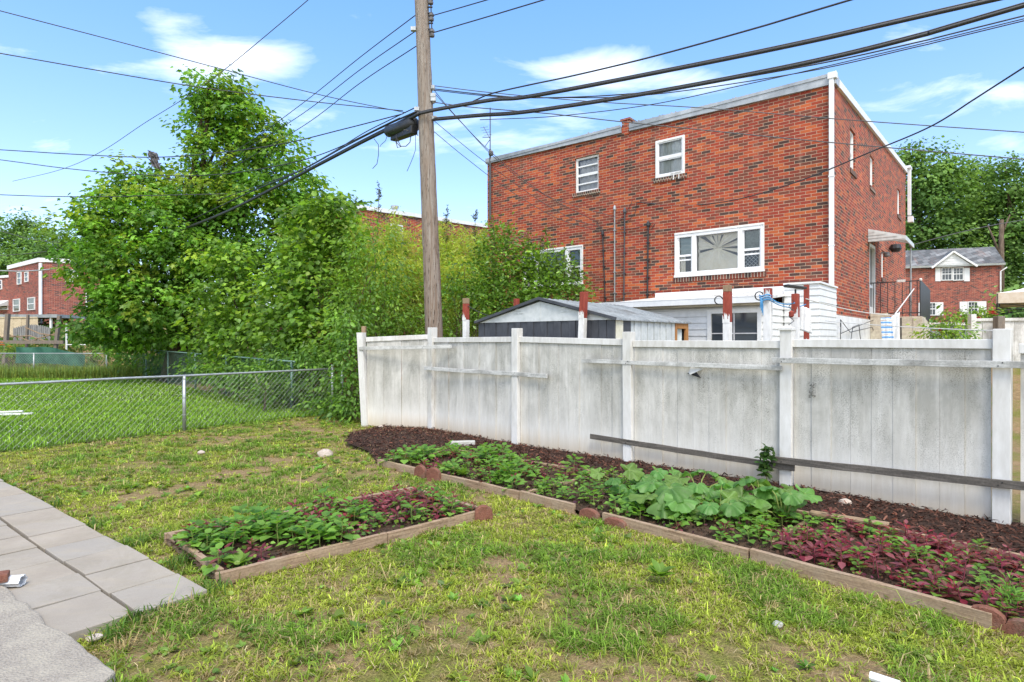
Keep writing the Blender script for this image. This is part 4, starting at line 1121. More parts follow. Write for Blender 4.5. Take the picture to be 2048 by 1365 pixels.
# TV antenna mast
bx, bz = back_px(983, 440); _, tz = back_px(983, 217)
mast = empty('antenna', H2W(bx, -.06, bz)); tag(mast, 'rusty television antenna mast strapped to the far corner of the brick house', 'antenna')
W = lambda u, v: H2W(back_px(u, v)[0], -.06, back_px(u, v)[1])
m = MB(); m.tube([W(983, 440), W(983, 300)], .03, 8); m.tube([W(983, 300), W(983, 217)], .016, 8); m.build('mast', M['wire_grey'], mast)
m = MB(); m.lathe(W(984.5, 313), [(.05, 0), (.075, .03), (.075, .12), (.04, .16)], 10); m.build('rotor', M['plastic'], mast)
m = MB(); m.tube([W(983, 280), W(970, 255)], .010, 6); m.tube([W(983, 280), W(973, 294)], .010, 6); m.tube([W(983, 276), W(968, 276)], .012, 6)
for i in range(4):
    t = i / 3; c = W(983, 280).lerp(W(970, 255), .35 + .6 * t); m.tube([c - Vector((.12, -.1, -.02)), c + Vector((.12, -.1, -.02))], .005, 5)
m.build('elements', M['wire_grey'], mast)
# ================================================================== metal shed
SY = 8.75; SR = Vector(((1230 - CU) / F * SY, SY, 0))
shed = empty('garden_shed', SR, -HA); tag(shed, 'low metal shed with charcoal walls, pale gable and ribbed grey roof behind the fence', 'shed')
def sb(m, name, mat, parent=None, **k): return m.build(name, mat, parent or shed, world=False, **k)
# local x: along the gable (negative = left), local y: away
k = (958 - CU) / F; SL = (SY * k - SR.x) / (CA_ + k * SA_)
k = (1376 - CU) / F; SD_ = (SY * k - SR.x) / (SA_ - k * CA_)
EV = 1.7 + 43 / F * SY; yR = SY - SL / 2 * SA_ * 1; RG = 1.7 + 82.5 / F * yR
m = MB(); n = int(-SL / .135)
for i in range(n):
    a = SL + (-SL) * i / n; b = SL + (-SL) * (i + 1) / n; o = .0 if i % 2 else -.012
    m.hexa([(a, o, 0), (b - .012, o, 0), (b, .02, 0), (a, .02, 0), (a, o, EV - .02), (b - .012, o, EV - .02), (b, .02, EV - .02), (a, .02, EV - .02)])
sb(m, 'front_wall', M['shed_dark'])
m = MB(); mx = SL / 2
m.prism([(SL + .02, -.02, EV - .019), (-.02, -.02, EV - .019), (mx, -.02, RG - .05)], (0, .03, 0)); m.box(mx - .006, mx + .006, -.026, -.0205, EV, RG - .06)
for sx in (-.55, .42):
    for i in range(3):
        for j in range(2): m.box(mx + sx + .11 * j - .04 * i, mx + sx + .11 * j + .08 - .04 * i, -.03, -.0205, EV + .12 + .035 * i, EV + .13 + .035 * i)
for sx in (-.95, -.94, .95): m.box(mx + sx, mx + sx + .012, -.028, -.0205, EV + .03, EV + .05); m.box(mx + sx, mx + sx + .012, -.028, -.0205, EV + .09, EV + .11)
g = sb(m, 'gable', M['shed_light'])
m = MB(); n = 14
for i in range(n):                                         # corrugated right wall, door opening near the far end
    a = SD_ * .18 + (SD_ * .60) * i / n; b = SD_ * .18 + (SD_ * .60) * (i + 1) / n
    m.box(-.02, .0 + (.012 if i % 2 else 0), a, b - .008, 0, EV - .02)
sb(m, 'side_wall', M['shed_light'])
m = MB(); m.box(-.02, .012, .02, SD_ * .085, 0, EV - .02); sb(m, 'corner_panel', M['shed_cream'])
m = MB(); m.box(-.02, .008, SD_ * .086, SD_ * .179, 0, EV - .02); sb(m, 'door_panel', M['shed_dark'])
m = MB(); m.box(-.02, .02, SD_ * .781, SD_ * .81, 0, EV - .02); m.box(-.02, .02, SD_ * .95, SD_ * .99, 0, EV - .02); m.box(-.02, .021, SD_ * .811, SD_ * .949, EV - .12, EV - .02)
fr = sb(m, 'door_frame', M['orange_wood'])
m = MB(); nn = 20
vs = []
for j in range(6):
    for i in range(nn + 1): t = i / nn; vs.append((-.04 + .015 * math.sin(t * 30), SD_ * (.811 + .12 * t), EV - .12 - j * .3))
m.add(vs, [(j * (nn + 1) + i, j * (nn + 1) + i + 1, (j + 1) * (nn + 1) + i + 1, (j + 1) * (nn + 1) + i) for j in range(5) for i in range(nn)]); sb(m, 'curtain', M['curtain'], fr, shade=True)
m = MB(); m.box(SL + .03, -.05, SD_ - .02, SD_, 0, EV - .03); m.box(SL, SL + .02, .02, SD_, 0, EV - .03); m.box(SL + .05, -.05, .3, .32, 0, EV - .1); sb(m, 'back_wall', M['shed_dark'])
m = MB(); ov = .05
for sgn in (1, -1):
    xe = ov if sgn > 0 else SL - ov; n = 18
    for i in range(n):
        a = -ov + (SD_ + 2 * ov) * i / n; b = -ov + (SD_ + 2 * ov) * (i + 1) / n - .035
        m.hexa([(mx, a, RG - .02), (xe, a, EV - .03), (xe, b + .035, EV - .03), (mx, b + .035, RG - .02), (mx, a, RG - .005), (xe, a, EV - .015), (xe, b + .035, EV - .015), (mx, b + .035, RG - .005)])
        m.hexa([(mx, b, RG - .004), (xe, b, EV - .014), (xe, b + .03, EV - .014), (mx, b + .03, RG - .004), (mx, b + .008, RG + .014), (xe, b + .008, EV + .004), (xe, b + .022, EV + .004), (mx, b + .022, RG + .014)])
rf = sb(m, 'roof', M['shed_roof'])
m = MB(); 
for sgn, xe in ((1, ov), (-1, SL - ov)):
    m.beam((mx, -ov - .01, RG - .0), (xe, -ov - .01, EV - .01), .03, .045)
sb(m, 'roof_trim', M['shed_dark'], rf)

# ================================================================== clothes posts
def red_post(u, vt, Y, w, split, label, mat_low='white_old', lean=0.0, top=None, extra=None):
    w *= .80; t = at(u, vt, Y); base = Vector((t.x - lean, Y, hz(t.x, Y)))
    e = empty('clothes_post', base); tag(e, label, 'post', 'red and white painted clothes line posts')
    zs = at(u, split, Y).z; lerp = lambda z: base.lerp(t, (z - base.z) / (t.z - base.z))
    m = MB(); zt = at(u, top, Y).z if top else t.z
    rg = random.Random(int(u)); n = 12
    m.beam(lerp(base.z - .1), lerp(zs - .02), w, w, up=(CA_, -SA_, 0)); m.build('painted_base', M[mat_low], e, bevel=.005)
    m = MB(); m.beam(lerp(zs - .019), lerp(zt), w * .992, w * .992, up=(CA_, -SA_, 0)); m.build('red_top', M['red_paint'], e, bevel=.005)
    # ragged paint line
    m = MB(); q = lerp(zs)
    for i in range(9):
        h = rg.uniform(.02, .12); x = -w / 2 + w * i / 9
        for ax, ay in ((1, 0), (0, 1)):
            pa = [(-CA_, SA_, 0), (-SA_, -CA_, 0)]
            nv = Vector((-SA_, -CA_, 0)) if ax else Vector((-CA_, SA_, 0)); tv = Vector((CA_, -SA_, 0)) if ax else Vector((SA_, CA_, 0))
            c = q + nv * (w / 2 + .0025) + tv * x
            m.prism([c - Vector((0, 0, .03)), c + tv * w / 9.3 - Vector((0, 0, .03)), c + tv * w / 9.3 + Vector((0, 0, h * .7)), c + Vector((0, 0, h))], nv * .0015)
    m.build('ragged_paint', M[mat_low], e)
    if top:
        m = MB(); m.beam(lerp(zt + .001), t, w * .99, w * .99, up=(CA_, -SA_, 0)); m.build('bare_cap', M['raw_wood'], e, bevel=.004)
    def hook(side):
        m = MB(); c = lerp(t.z - (.10 if not top else .2)) + Vector((-w * .75, 0, 0)); pts = [c + Vector((-.045 + .055 * math.cos(a), 0, .055 * math.sin(a))) for a in np.linspace(.2, 4.6, 12)]
        m.tube([c + Vector((w * .5, 0, -.06))] + pts[::-1], .008, 6); m.build('hook', M['black_iron'], e)
    if extra == 'hook': hook(-1)
    return e
red_post(932, 597, 10.9, .115, 638, 'clothes post left of the shed, red over white with a bare top', top=608, extra=None)
red_post(1168, 585, 8.97, .12, 634, 'leaning clothes post in front of the shed gable', lean=.10)
red_post(1033, 598, 12.6, .12, 640, 'stub of red post top just showing above the shed roof')
p1 = red_post(1455, 571, 7.9, .12, 642, 'tall clothes post with a bare timber top and hook in front of the lean-to window', top=584, extra='hook')
p2 = red_post(1536, 577, 7.7, .115, 594, 'clothes post tied with blue rope', extra='hook')
p3 = red_post(1591, 588, 7.6, .105, 632, 'short clothes post carrying a small black solar lamp')
p4 = red_post(1613, 570, 8.9, .085, 690, 'slim dark red post behind the hanging white towel')
# solar lamp on post
t = at(1591, 588, 7.6); lamp = empty('solar_lamp', t); tag(lamp, 'small black solar lamp on top of a red post', 'lamp')
m = MB(); m.tube([t, t + Vector((0, 0, .06))], .012, 8); m.build('stem', M['black_iron'], lamp)
m = MB(); m.beam(t + Vector((-.13, 0, .105)), t + Vector((.12, 0, .07)), .12, .03); m.build('panel', M['black_iron'], lamp, bevel=.006)
# lights string under the lamp
m = MB(); pts = []
for i in range(26): z = i / 25; pts.append(t + Vector((-.09 + .035 * math.sin(i * 1.3), -.075, -.08 - z * .62)))
m.tube(pts, .005, 5); st = m.build('light_string', M['cable'])
tag(st, 'tangled dark string of lights hanging from the short red post', 'light string')
m = MB(); m.lathe(t + Vector((-.09, -.08, -.26)), [(.01, .04), (.035, .02), (.03, -.03), (.01, -.05)], 8); m.build('red_bulb', M['red_paint'], st)

# ropes, clothes lines and washing
def rope(name, pts, r, mat, label, cat='rope'):
    m = MB(); m.tube(pts, r, 6); return tag(m.build(name, M[mat]), label, cat)
def sagline(a, b, sag, n=14): return [Vector(a).lerp(Vector(b), i / n) - Vector((0, 0, sag * 4 * (i / n) * (1 - i / n))) for i in range(n + 1)]
pb = at(1536, 594, 7.62); m = MB()
for k in range(3):
    z = pb.z - .03 * k + .02; hw = .050
    m.tube([(pb.x + hw * 1.42 * math.cos(a), pb.y + .08 + hw * 1.42 * math.sin(a), z + .01 * math.sin(3 * a)) for a in np.linspace(0, 6.28, 17)], .009, 5)
for k in range(4): m.tube([pb + Vector((-.10, -.02, .0)), pb + Vector((-.11 + .01 * k, -.03, -.08)), pb + Vector((-.112 + .012 * k, -.03, -.15 - .03 * k))], .005, 5)
m.tube(sagline(pb + Vector((.02, .02, 0)), at(1590, 606, 7.52), .05), .008, 5); m.tube(sagline(pb + Vector((.02, .02, -.03)), at(1612, 609, 7.6), .07), .007, 5)
tag(m.build('blue_rope', M['blue_rope']), 'blue nylon rope knotted round a clothes post and strung to the next', 'rope')
rope('clothes_line', sagline(at(1612, 598, 8.8), at(1788, 631, 11.2), .05), .008, 'rope', 'white clothes line from the dark red post to the landing corner')
rope('clothes_line', sagline(at(1650, 642, 8.6), at(2000, 662, 6.6), .02), .006, 'rope', 'white clothes line running low along the fence top to the right', 'rope')
rope('clothes_line', sagline(at(936, 612, 10.85), at(1033, 630, 11.9), .12), .007, 'wire_grey', 'sagging grey line from the left clothes post towards the shed')
rope('support_line', sagline(at(1828, 578, 13.9), at(1790, 629, 11.3), .0), .012, 'rope', 'white line sloping from the railing corner to the hanging washing')
def cloth(name, u0, v0, u1, v1, vb0, vb1, Y, mat, label, amp=.02, thick=.008, slant=0, waves=9):
    nu, nv = 22, 14; vs = []
    for j in range(nv + 1):
        for i in range(nu + 1):
            s, t = i / nu, j / nv
            u = u0 + (u1 - u0) * s + slant * t; vt = v0 + (v1 - v0) * s; vb = vb0 + (vb1 - vb0) * s
            p = at(u, vt + (vb - vt) * t, Y); p.y += amp * (.4 + .6 * t) * math.sin(s * waves + 1.3 * t) + .4 * amp * math.sin(s * waves * 2.3 + t * 4)
            vs.append(p)
    m = MB(); m.add(vs, [(j * (nu + 1) + i, j * (nu + 1) + i + 1, (j + 1) * (nu + 1) + i + 1, (j + 1) * (nu + 1) + i) for j in range(nv) for i in range(nu)])
    o = m.build(name, M[mat], shade=True); s = o.modifiers.new('thick', 'SOLIDIFY'); s.thickness = thick
    return tag(o, label, 'washing' if 'towel' in name else 'cloth')
cloth('towel', 1600, 611, 1621, 619, 661, 668, 7.75, 'towel', 'white terry towel hanging over the clothes line between two red posts', .012, slant=2)
cloth('towel', 1761, 636, 1783, 635, 700, 700, 11.0, 'striped', 'blue and white striped towel hanging on the line', .02, slant=6)
cloth('cloth', 1783, 634, 1799, 624, 700, 700, 11.05, 'towel', 'narrow white cloth hung at a slant beside the striped towel', .03, slant=1, waves=6)

# ================================================================== right side
def panel_fence(name, label, a, b, z0, z1, nb, mat, post=None, cat='fence', ph=.08):
    a = Vector(a); b = Vector(b); d = (b - a); L = d.length; d.normalize(); nn = Vector((d.y, -d.x))
    e = empty(name, (a.x, a.y, z0)); tag(e, label, cat)
    m = MB()
    for k in range(nb):
        p0 = a + d * (L * k / nb + .004); p1 = a + d * (L * (k + 1) / nb - .004); o = nn * (.01 if k % 2 else 0)
        q = [p0 + o, p1 + o, p1 + o - nn * .02, p0 + o - nn * .02]
        m.hexa([(p.x, p.y, z0) for p in q] + [(p.x, p.y, z1 - .05) for p in q])
    m.build('panel', M[mat], e)
    m = MB(); m.beam((a.x + nn.x * .015, a.y + nn.y * .015, z1 - .04), (b.x + nn.x * .015, b.y + nn.y * .015, z1 - .04), .06, .07); m.build('rail', M[mat], e); m = MB(); m.beam((a.x + nn.x * .03, a.y + nn.y * .03, z0 + .45), (b.x + nn.x * .03, b.y + nn.y * .03, z0 + .45), .05, .06); m.build('rail', M[mat], e)
    for p in ((a, b) if post else ()):
        m = MB(); m.box(p.x - .065, p.x + .065, p.y - .065, p.y + .065, z0 - .3, z1 + ph); m.build('post', M[post], e, bevel=.005)
    return e
def XY(u, Y): return ((u - CU) / F * Y, Y)
Yp = 15.0; zt = at(0, 637, Yp).z
panel_fence('white_fence', 'cream white panel fence below the canopy beside the roses', XY(1944, Yp), XY(2140, Yp - .8), .6, zt, 9, 'white_old', 'vinyl_post', ph=.1)
p = at(1998, 633, 14.6); m = MB(); m.beam((p.x, p.y, .5), p, .17, .17, up=(1, 0, 0), seg=4, warp=.006); tag(m.build('timber_post', M['trellis'], bevel=.01), 'stubby weathered grey post in front of the cream fence', 'post')
# pop-up canopy
Yc = 16.5; c0 = at(1996, 604, Yc); hwc = 1.55
can = empty('canopy_tent', (c0.x + hwc, Yc + hwc * .6, hz(c0.x + hwc, Yc))); tag(can, 'tan pop-up canopy tent cut by the right edge', 'canopy')
cx, cy = c0.x + hwc, Yc + hwc * .6; zb = c0.z; zv = at(0, 582, Yc).z; rz = -HA
def cc(sx, sy, z): x, y = sx * hwc, sy * hwc; return Vector((cx + x * math.cos(rz) - y * math.sin(rz), cy + x * math.sin(rz) + y * math.cos(rz), z))
cor = [(-1, -1), (1, -1), (1, 1), (-1, 1)]
for _ in range(60):                                        # slide it right until its leftmost corner sits where the photo has it
    if min(CU + F * cc(a_, b_, 0).x / cc(a_, b_, 0).y for a_, b_ in cor) < 1993: cx += .05
ap = Vector((cx, cy, zv + .75)); n = 8
m = MB()
for k in range(4):
    a, b = cor[k], cor[(k + 1) % 4]; A, B = cc(*a, zv), cc(*b, zv)
    rows = []
    for j in range(n + 1):
        t = j / n; sag = -.16 * math.sin(math.pi * t)
        rows.append([(A.lerp(B, i / 6)).lerp(ap, t) + Vector((0, 0, sag)) for i in range(7)])
    for j in range(n):
        for i in range(6): m.quad(rows[j][i], rows[j][i + 1], rows[j + 1][i + 1], rows[j + 1][i])
m.build('roof', M['canvas_top'], can, shade=True)
m = MB()
for k in range(4):
    A, B = cc(*cor[k], zv + .001), cc(*cor[(k + 1) % 4], zv + .001); m.quad(A, B, B + Vector((0, 0, zb - zv)), A + Vector((0, 0, zb - zv)))
m.build('valance', M['canvas'], can)
for k in range(4):
    p = cc(*[q * .985 for q in cor[k]], 0); m = MB(); m.box(p.x - .025, p.x + .025, p.y - .025, p.y + .025, hz(p.x, p.y) - .1, zv - .02); m.build('leg', M['black_iron'], can)
m = MB()
for k in range(4):
    A, B = cc(*[q * .97 for q in cor[k]], 0), cc(*[q * .97 for q in cor[(k + 1) % 4]], 0)
    for i in range(2):
        P_, Q_ = A.lerp(B, i / 2), A.lerp(B, (i + 1) / 2)
        m.tube([P_ + Vector((0, 0, zb + .0)), Q_ + Vector((0, 0, zb - .22))], .013, 5); m.tube([P_ + Vector((0, 0, zb - .22)), Q_ + Vector((0, 0, zb))], .013, 5)
m.build('truss', M['black_iron'], can)
# small grey roofed bay / low wall and clutter past the landing
Yg = 18.0; a = at(1853, 647, Yg); b = at(1936, 649, Yg); zg = hz(a.x, Yg)
lw = empty('low_outbuilding', (a.x, Yg, zg)); tag(lw, 'low grey outbuilding with a pale roof edge beyond the landing', 'outbuilding')
m = MB(); m.box(a.x, b.x, Yg, Yg + 1.5, zg - .3, a.z - .06); m.build('wall', M['shed_roof'], lw)
m = MB(); m.box(a.x - .05, b.x + .08, Yg - .08, Yg + 1.55, a.z - .058, a.z + .02); m.build('roof', M['white_old'], lw)
m = MB(); m.box(a.x + .75, b.x + .02, Yg - .12, Yg - .09, a.z - .62, a.z - .42); m.build('ledge', M['white_paint'], lw)
m = MB(); m.box(a.x + .85, b.x, Yg - .05, Yg - .01, a.z - 1.1, a.z - .5); m.build('window', M['dark_glass'], lw)

# ================================================================== far brick houses
def simple_window(par, P, a0, a1, z0, z1, grid=(2, 2), fw=.06, shutters=0, label=None, cloth=None):
    """P(a, z, d) maps wall coordinates to world, d outwards"""
    m = MB()
    def bx(m, x0, x1, y0, y1, d0, d1): m.hexa([P(x0, y0, d1), P(x1, y0, d1), P(x1, y0, d0), P(x0, y0, d0), P(x0, y1, d1), P(x1, y1, d1), P(x1, y1, d0), P(x0, y1, d0)])
    bx(m, a0 - fw, a0, z0 - fw, z1 + fw, .0, .07); bx(m, a1, a1 + fw, z0 - fw, z1 + fw, .0, .07); bx(m, a0, a1, z1, z1 + fw, .0, .07); bx(m, a0, a1, z0 - fw, z0, .0, .07)
    zm = (z0 + z1) / 2; bx(m, a0, a1, zm - .03, zm + .03, .0, .05)
    w = m.build('window', M['white_paint'], par)
    m = MB(); m.quad(P(a0, z0, .02), P(a1, z0, .02), P(a1, z1, .02), P(a0, z1, .02)); m.build('pane', M['dark_glass'] if not cloth else M[cloth], w)
    if grid:
        m = MB()
        for i in range(1, grid[0]): x = a0 + (a1 - a0) * i / grid[0]; bx(m, x - .012, x + .012, z0, z1, .021, .035)
        for j in range(1, grid[1]): z = zm + (z1 - zm) * j / grid[1]; bx(m, a0, a1, z - .012, z + .012, .021, .035)
        m.build('muntin', M['white_paint'], w)
    for s in ((-1, 1) if shutters else ()):
        m = MB(); x0 = a0 - fw - .02 - shutters if s < 0 else a1 + fw + .02
        bx(m, x0, x0 + shutters, z0 - fw, z1 + fw, .0, .05); par_w = m.build('shutter', M['white_paint'], par)
    return w
def wall_frame(a, b):
    a = Vector(a); b = Vector(b); d = (b - a).normalized(); nn = Vector((d.y, -d.x))
    if nn.dot(-a) < 0: nn = -nn
    L = (b - a).length
    def P(s, z, o=0.0): q = a + d * s + nn * o; return Vector((q.x, q.y, z))
    def S(u): k = (u - CU) / F; return (k * a.y - a.x) / (d.x - k * d.y)
    def Z(u, v): return at(u, v, (a + d * S(u)).y).z
    return P, S, Z, L, nn
# --- gabled-dormer house on the right
a, b = XY(1795, 47.6), XY(2003, 45.2); P, S, Z, L, nn = wall_frame(a, b)
zb_ = hz(a[0], a[1]) - 1.5; ze = Z(2000, 528)
hR = empty('dormer_house', (a[0], a[1], zb_)); tag(hR, 'brick house with grey roof, white front gable and white shutters beyond the landing', 'house')
m = MB(); dep = 7.5
m.hexa([P(0, zb_), P(L, zb_), P(L, zb_, -dep), P(0, zb_, -dep), P(0, ze), P(L, ze), P(L, ze, -dep), P(0, ze, -dep)])
m.add([P(L, ze + .001), P(L, ze + .001, -dep), P(L, ze + 1.4, -1.7)], [(0, 1, 2)]); m.add([P(0, ze + .001), P(0, ze + .001, -dep), P(0, ze + 1.4, -1.7)], [(0, 1, 2)])
m.build('wall', M['brick_far'], hR)
zr = ze + 1.55
m = MB(); m.hexa([P(-.2, ze - .05, .25), P(L + .15, ze - .05, .25), P(L + .15, zr - .1, -1.7), P(-.2, zr - .1, -1.7), P(-.2, ze + .05, .25), P(L + .15, ze + .05, .25), P(L + .15, zr, -1.7), P(-.2, zr, -1.7)])
m.hexa([P(-.2, ze - .05, -dep - .25), P(L + .15, ze - .05, -dep - .25), P(L + .15, zr - .1, -1.7), P(-.2, zr - .1, -1.7), P(-.2, ze + .05, -dep - .25), P(L + .15, ze + .05, -dep - .25), P(L + .15, zr, -1.7), P(-.2, zr, -1.7)])
rf = m.build('roof', M['shingle'], hR)
m = MB(); m.hexa([P(-.2, ze - .12, .2), P(L + .15, ze - .12, .2), P(L + .15, ze - .12, .3), P(-.2, ze - .12, .3), P(-.2, ze + .02, .2), P(L + .15, ze + .02, .2), P(L + .15, ze + .02, .36), P(-.2, ze + .02, .36)]); m.build('gutter', M['shed_light'], rf)
g0, g1, gm = S(1869), S(1941), S(1903); zg0 = Z(1905, 533.5); zg1 = Z(1904, 507)
m = MB(); m.prism([P(g0, zg0, .32), P(g1, zg0, .32), P(gm, zg1, .32)], P(g0, zg0, -2.4) - P(g0, zg0, .32)); gb = m.build('front_gable', M['siding'], hR)
m = MB(); m.beam(P(g0 - .3, zg0 - .1, .42), P(gm, zg1 + .08, .42), .2, .12); m.beam(P(g1 + .3, zg0 - .1, .42), P(gm, zg1 + .08, .42), .2, .12)
for t in (.2, .4, .6, .8): m.beam(P(g0 + (gm - g0) * t, zg0 + (zg1 - zg0) * t, .335), P(g1 + (gm - g1) * t, zg0 + (zg1 - zg0) * t, .335), .02, .02)
m.build('gable_trim', M['white_paint'], gb)
for q0, q1 in ((g0, gm), (g1, gm)):
    m = MB(); s_ = -.25 if q0 == g0 else .25
    m.hexa([P(q0 + s_, zg0 - .14, .45), P(q1, zg1 + .12, .45), P(q1, zg1 + .12, -2.6), P(q0 + s_, zg0 - .14, -2.6), P(q0 + s_, zg0 - .06, .45), P(q1, zg1 + .2, .45), P(q1, zg1 + .2, -2.6), P(q0 + s_, zg0 - .06, -2.6)]); m.build('gable_roof', M['shingle'], gb)
sh = .48
simple_window(hR, P, S(1884), S(1902.5), Z(1893, 560), Z(1893, 537), (3, 2), shutters=0); simple_window(hR, P, S(1907), S(1925), Z(1916, 560), Z(1916, 537), (3, 2))
m = MB()
for u0, u1 in ((1870.5, 1881), (1928, 1939)): m.hexa([P(S(u0), Z(u0, 563), .05), P(S(u1), Z(u1, 563), .05), P(S(u1), Z(u1, 563), 0), P(S(u0), Z(u0, 563), 0), P(S(u0), Z(u0, 536), .05), P(S(u1), Z(u1, 536), .05), P(S(u1), Z(u1, 536), 0), P(S(u0), Z(u0, 536), 0)]); m.build('shutter', M['white_paint'], hR); m = MB()
simple_window(hR, P, S(1853), S(1870), Z(1861, 630), Z(1861, 607), (3, 2), shutters=.46); simple_window(hR, P, S(1937), S(1954), Z(1945, 629), Z(1945, 605), (3, 2), shutters=.5)
m = MB(); m.tube([P(L - .1, zb_, .12), P(L - .1, ze - .6, .12), P(L + .3, ze - .3, .12)], .05, 8); m.build('downspout', M['white_paint'], hR)

# --- brick row houses on the left
aw_, bw_ = XY(17, 48.5), XY(79, 44.0); P, S, Z, L, nn = wall_frame(aw_, bw_)
hL = empty('left_row_house', (bw_[0], bw_[1], 2)); tag(hL, 'flat roofed brick row house with a white corner downspout at the far left', 'house')
zt_ = Z(79, 524); zt2 = Z(17, 539)
m = MB(); m.hexa([P(0, 1), P(L, 1), P(L, 1, -.2), P(0, 1, -.2), P(0, zt2), P(L, zt_), P(L, zt_, -.2), P(0, zt2, -.2)]); m.build('wall', M['brick_far'], hL)
m = MB(); m.hexa([P(-.1, zt2 - .02, .08), P(L + .08, zt_ - .02, .08), P(L + .08, zt_ - .02, -.3), P(-.1, zt2 - .02, -.3), P(-.1, zt2 + .3, .08), P(L + .08, zt_ + .3, .08), P(L + .08, zt_ + .3, -.3), P(-.1, zt2 + .3, -.3)]); m.build('coping', M['white_paint'], hL)
for u0, u1, v0, v1 in ((36, 43, 568, 546), (51, 57, 563, 546), (28, 40, 622, 600), (57, 70, 619, 597)): simple_window(hL, P, S(u0), S(u1), Z((u0 + u1) / 2, v0), Z((u0 + u1) / 2, v1), None)
P2, S2_, Z2, L2, _ = wall_frame(bw_, XY(240, 47.5))
zt3 = Z2(160, 526)
m = MB(); m.hexa([P2(0, 1), P2(L2, 1), P2(L2, 1, -9), P2(0.01, 1, -9), P2(0, zt_), P2(L2, zt3), P2(L2, zt3, -9), P2(0.01, zt_, -9)]); m.build('wall', M['brick_far'], hL)
m = MB(); m.hexa([P2(-.05, zt_ - .0, .08), P2(L2, zt3, .08), P2(L2, zt3, -9.2), P2(-.05, zt_, -9.2), P2(-.05, zt_ + .3, .08), P2(L2, zt3 + .3, .08), P2(L2, zt3 + .3, -9.2), P2(-.05, zt_ + .3, -9.2)]); m.build('coping', M['white_paint'], hL)
simple_window(hL, P2, S2_(132), S2_(154), Z2(143, 563), Z2(143, 541), None, cloth='blind'); simple_window(hL, P2, S2_(173), S2_(191), Z2(182, 613), Z2(182, 586), None)
m = MB(); m.tube([P2(.05, 2.2, .12), P2(.05, zt_ - .1, .12)], .11, 8); m.build('downspout', M['white_paint'], hL)
m = MB(); m.box(*sorted((P2(-.6, 0).x, P2(5.2, 0).x)), bw_[1] - 3.2, bw_[1] - .1, Z2(120, 637) - .1, Z2(120, 637) + .12); pr = m.build('porch_roof', M['shed_roof'], hL)
for u in (102, 185): q = XY(u, bw_[1] - 3.0); m = MB(); m.box(q[0] - .06, q[0] + .06, q[1] - .06, q[1] + .06, 2, Z2(120, 637) - .101); m.build('porch_post', M['white_paint'], pr)
P3, S3_, Z3, L3, _ = wall_frame(XY(-60, 52), XY(20, 49.5))
hL2 = empty('edge_row_house', (*XY(-60, 52), 2)); tag(hL2, 'brick row house cut off by the left edge, with a white awning', 'house')
zt4 = Z3(10, 556)
m = MB(); m.hexa([P3(0, 1), P3(L3, 1), P3(L3, 1, -6), P3(0, 1, -6), P3(0, zt4), P3(L3, zt4), P3(L3, zt4, -6), P3(0, zt4, -6)]); m.build('wall', M['brick_far'], hL2)
m = MB(); m.hexa([P3(-.1, zt4, .08), P3(L3 + .1, zt4, .08), P3(L3 + .1, zt4, -6.1), P3(-.1, zt4, -6.1), P3(-.1, zt4 + .2, .08), P3(L3 + .1, zt4 + .2, .08), P3(L3 + .1, zt4 + .2, -6.1), P3(-.1, zt4 + .2, -6.1)]); m.build('coping', M['white_paint'], hL2)
simple_window(hL2, P3, S3_(-8), S3_(4), Z3(0, 578), Z3(0, 562), None); simple_window(hL2, P3, S3_(1), S3_(16), Z3(8, 619), Z3(8, 613), None)
m = MB(); zaw = Z3(8, 612); m.hexa([P3(S3_(-14), zaw - .1, .8), P3(S3_(18), zaw - .1, .8), P3(S3_(18), zaw, .01), P3(S3_(-14), zaw, .01), P3(S3_(-14), zaw, .8), P3(S3_(18), zaw, .8), P3(S3_(18), zaw + .45, .01), P3(S3_(-14), zaw + .45, .01)]); m.build('awning', M['white_metal'], hL2)
# --- row behind the bamboo
a, b = XY(716, 23.3), XY(1030, 31.0); P, S, Z, L, nn = wall_frame(a, b); hM = empty('middle_row_house', (a[0], a[1], 0)); tag(hM, 'brick row house end with white coping behind the bamboo', 'house')
z0_, z1_ = Z(725, 420), Z(960, 454); s0, s1 = S(725), S(960); zz0 = z0_ - (z1_ - z0_) / (s1 - s0) * s0; zz1 = z0_ + (z1_ - z0_) / (s1 - s0) * (L - s0)
w4 = (S(782), S(802), Z(790, 478), Z(790, 452))
m = MB(); m.hexa([P(0, -.5), P(L, -.5), P(L, -.5, -6), P(0, -.5, -6), P(0, zz0), P(L, zz1), P(L, zz1, -6), P(0, zz0, -6)]); m.build('wall', M['brick'], hM)
m = MB(); m.hexa([P(-.1, zz0, .06), P(L + .1, zz1, .06), P(L + .1, zz1, -6.1), P(-.1, zz0, -6.1), P(-.1, zz0 + .16, .06), P(L + .1, zz1 + .16, .06), P(L + .1, zz1 + .16, -6.1), P(-.1, zz0 + .16, -6.1)]); cp = m.build('coping', M['white_metal'], hM)
simple_window(hM, P, *w4, (2, 2))
q = P(S(808), Z(808, 420), -.6); m = MB(); m.lathe(q, [(.12, -.4), (.12, .12), (.17, .13), (.18, .24), (.12, .26)], 12); m.build('roof_vent', M['galv'], hM)

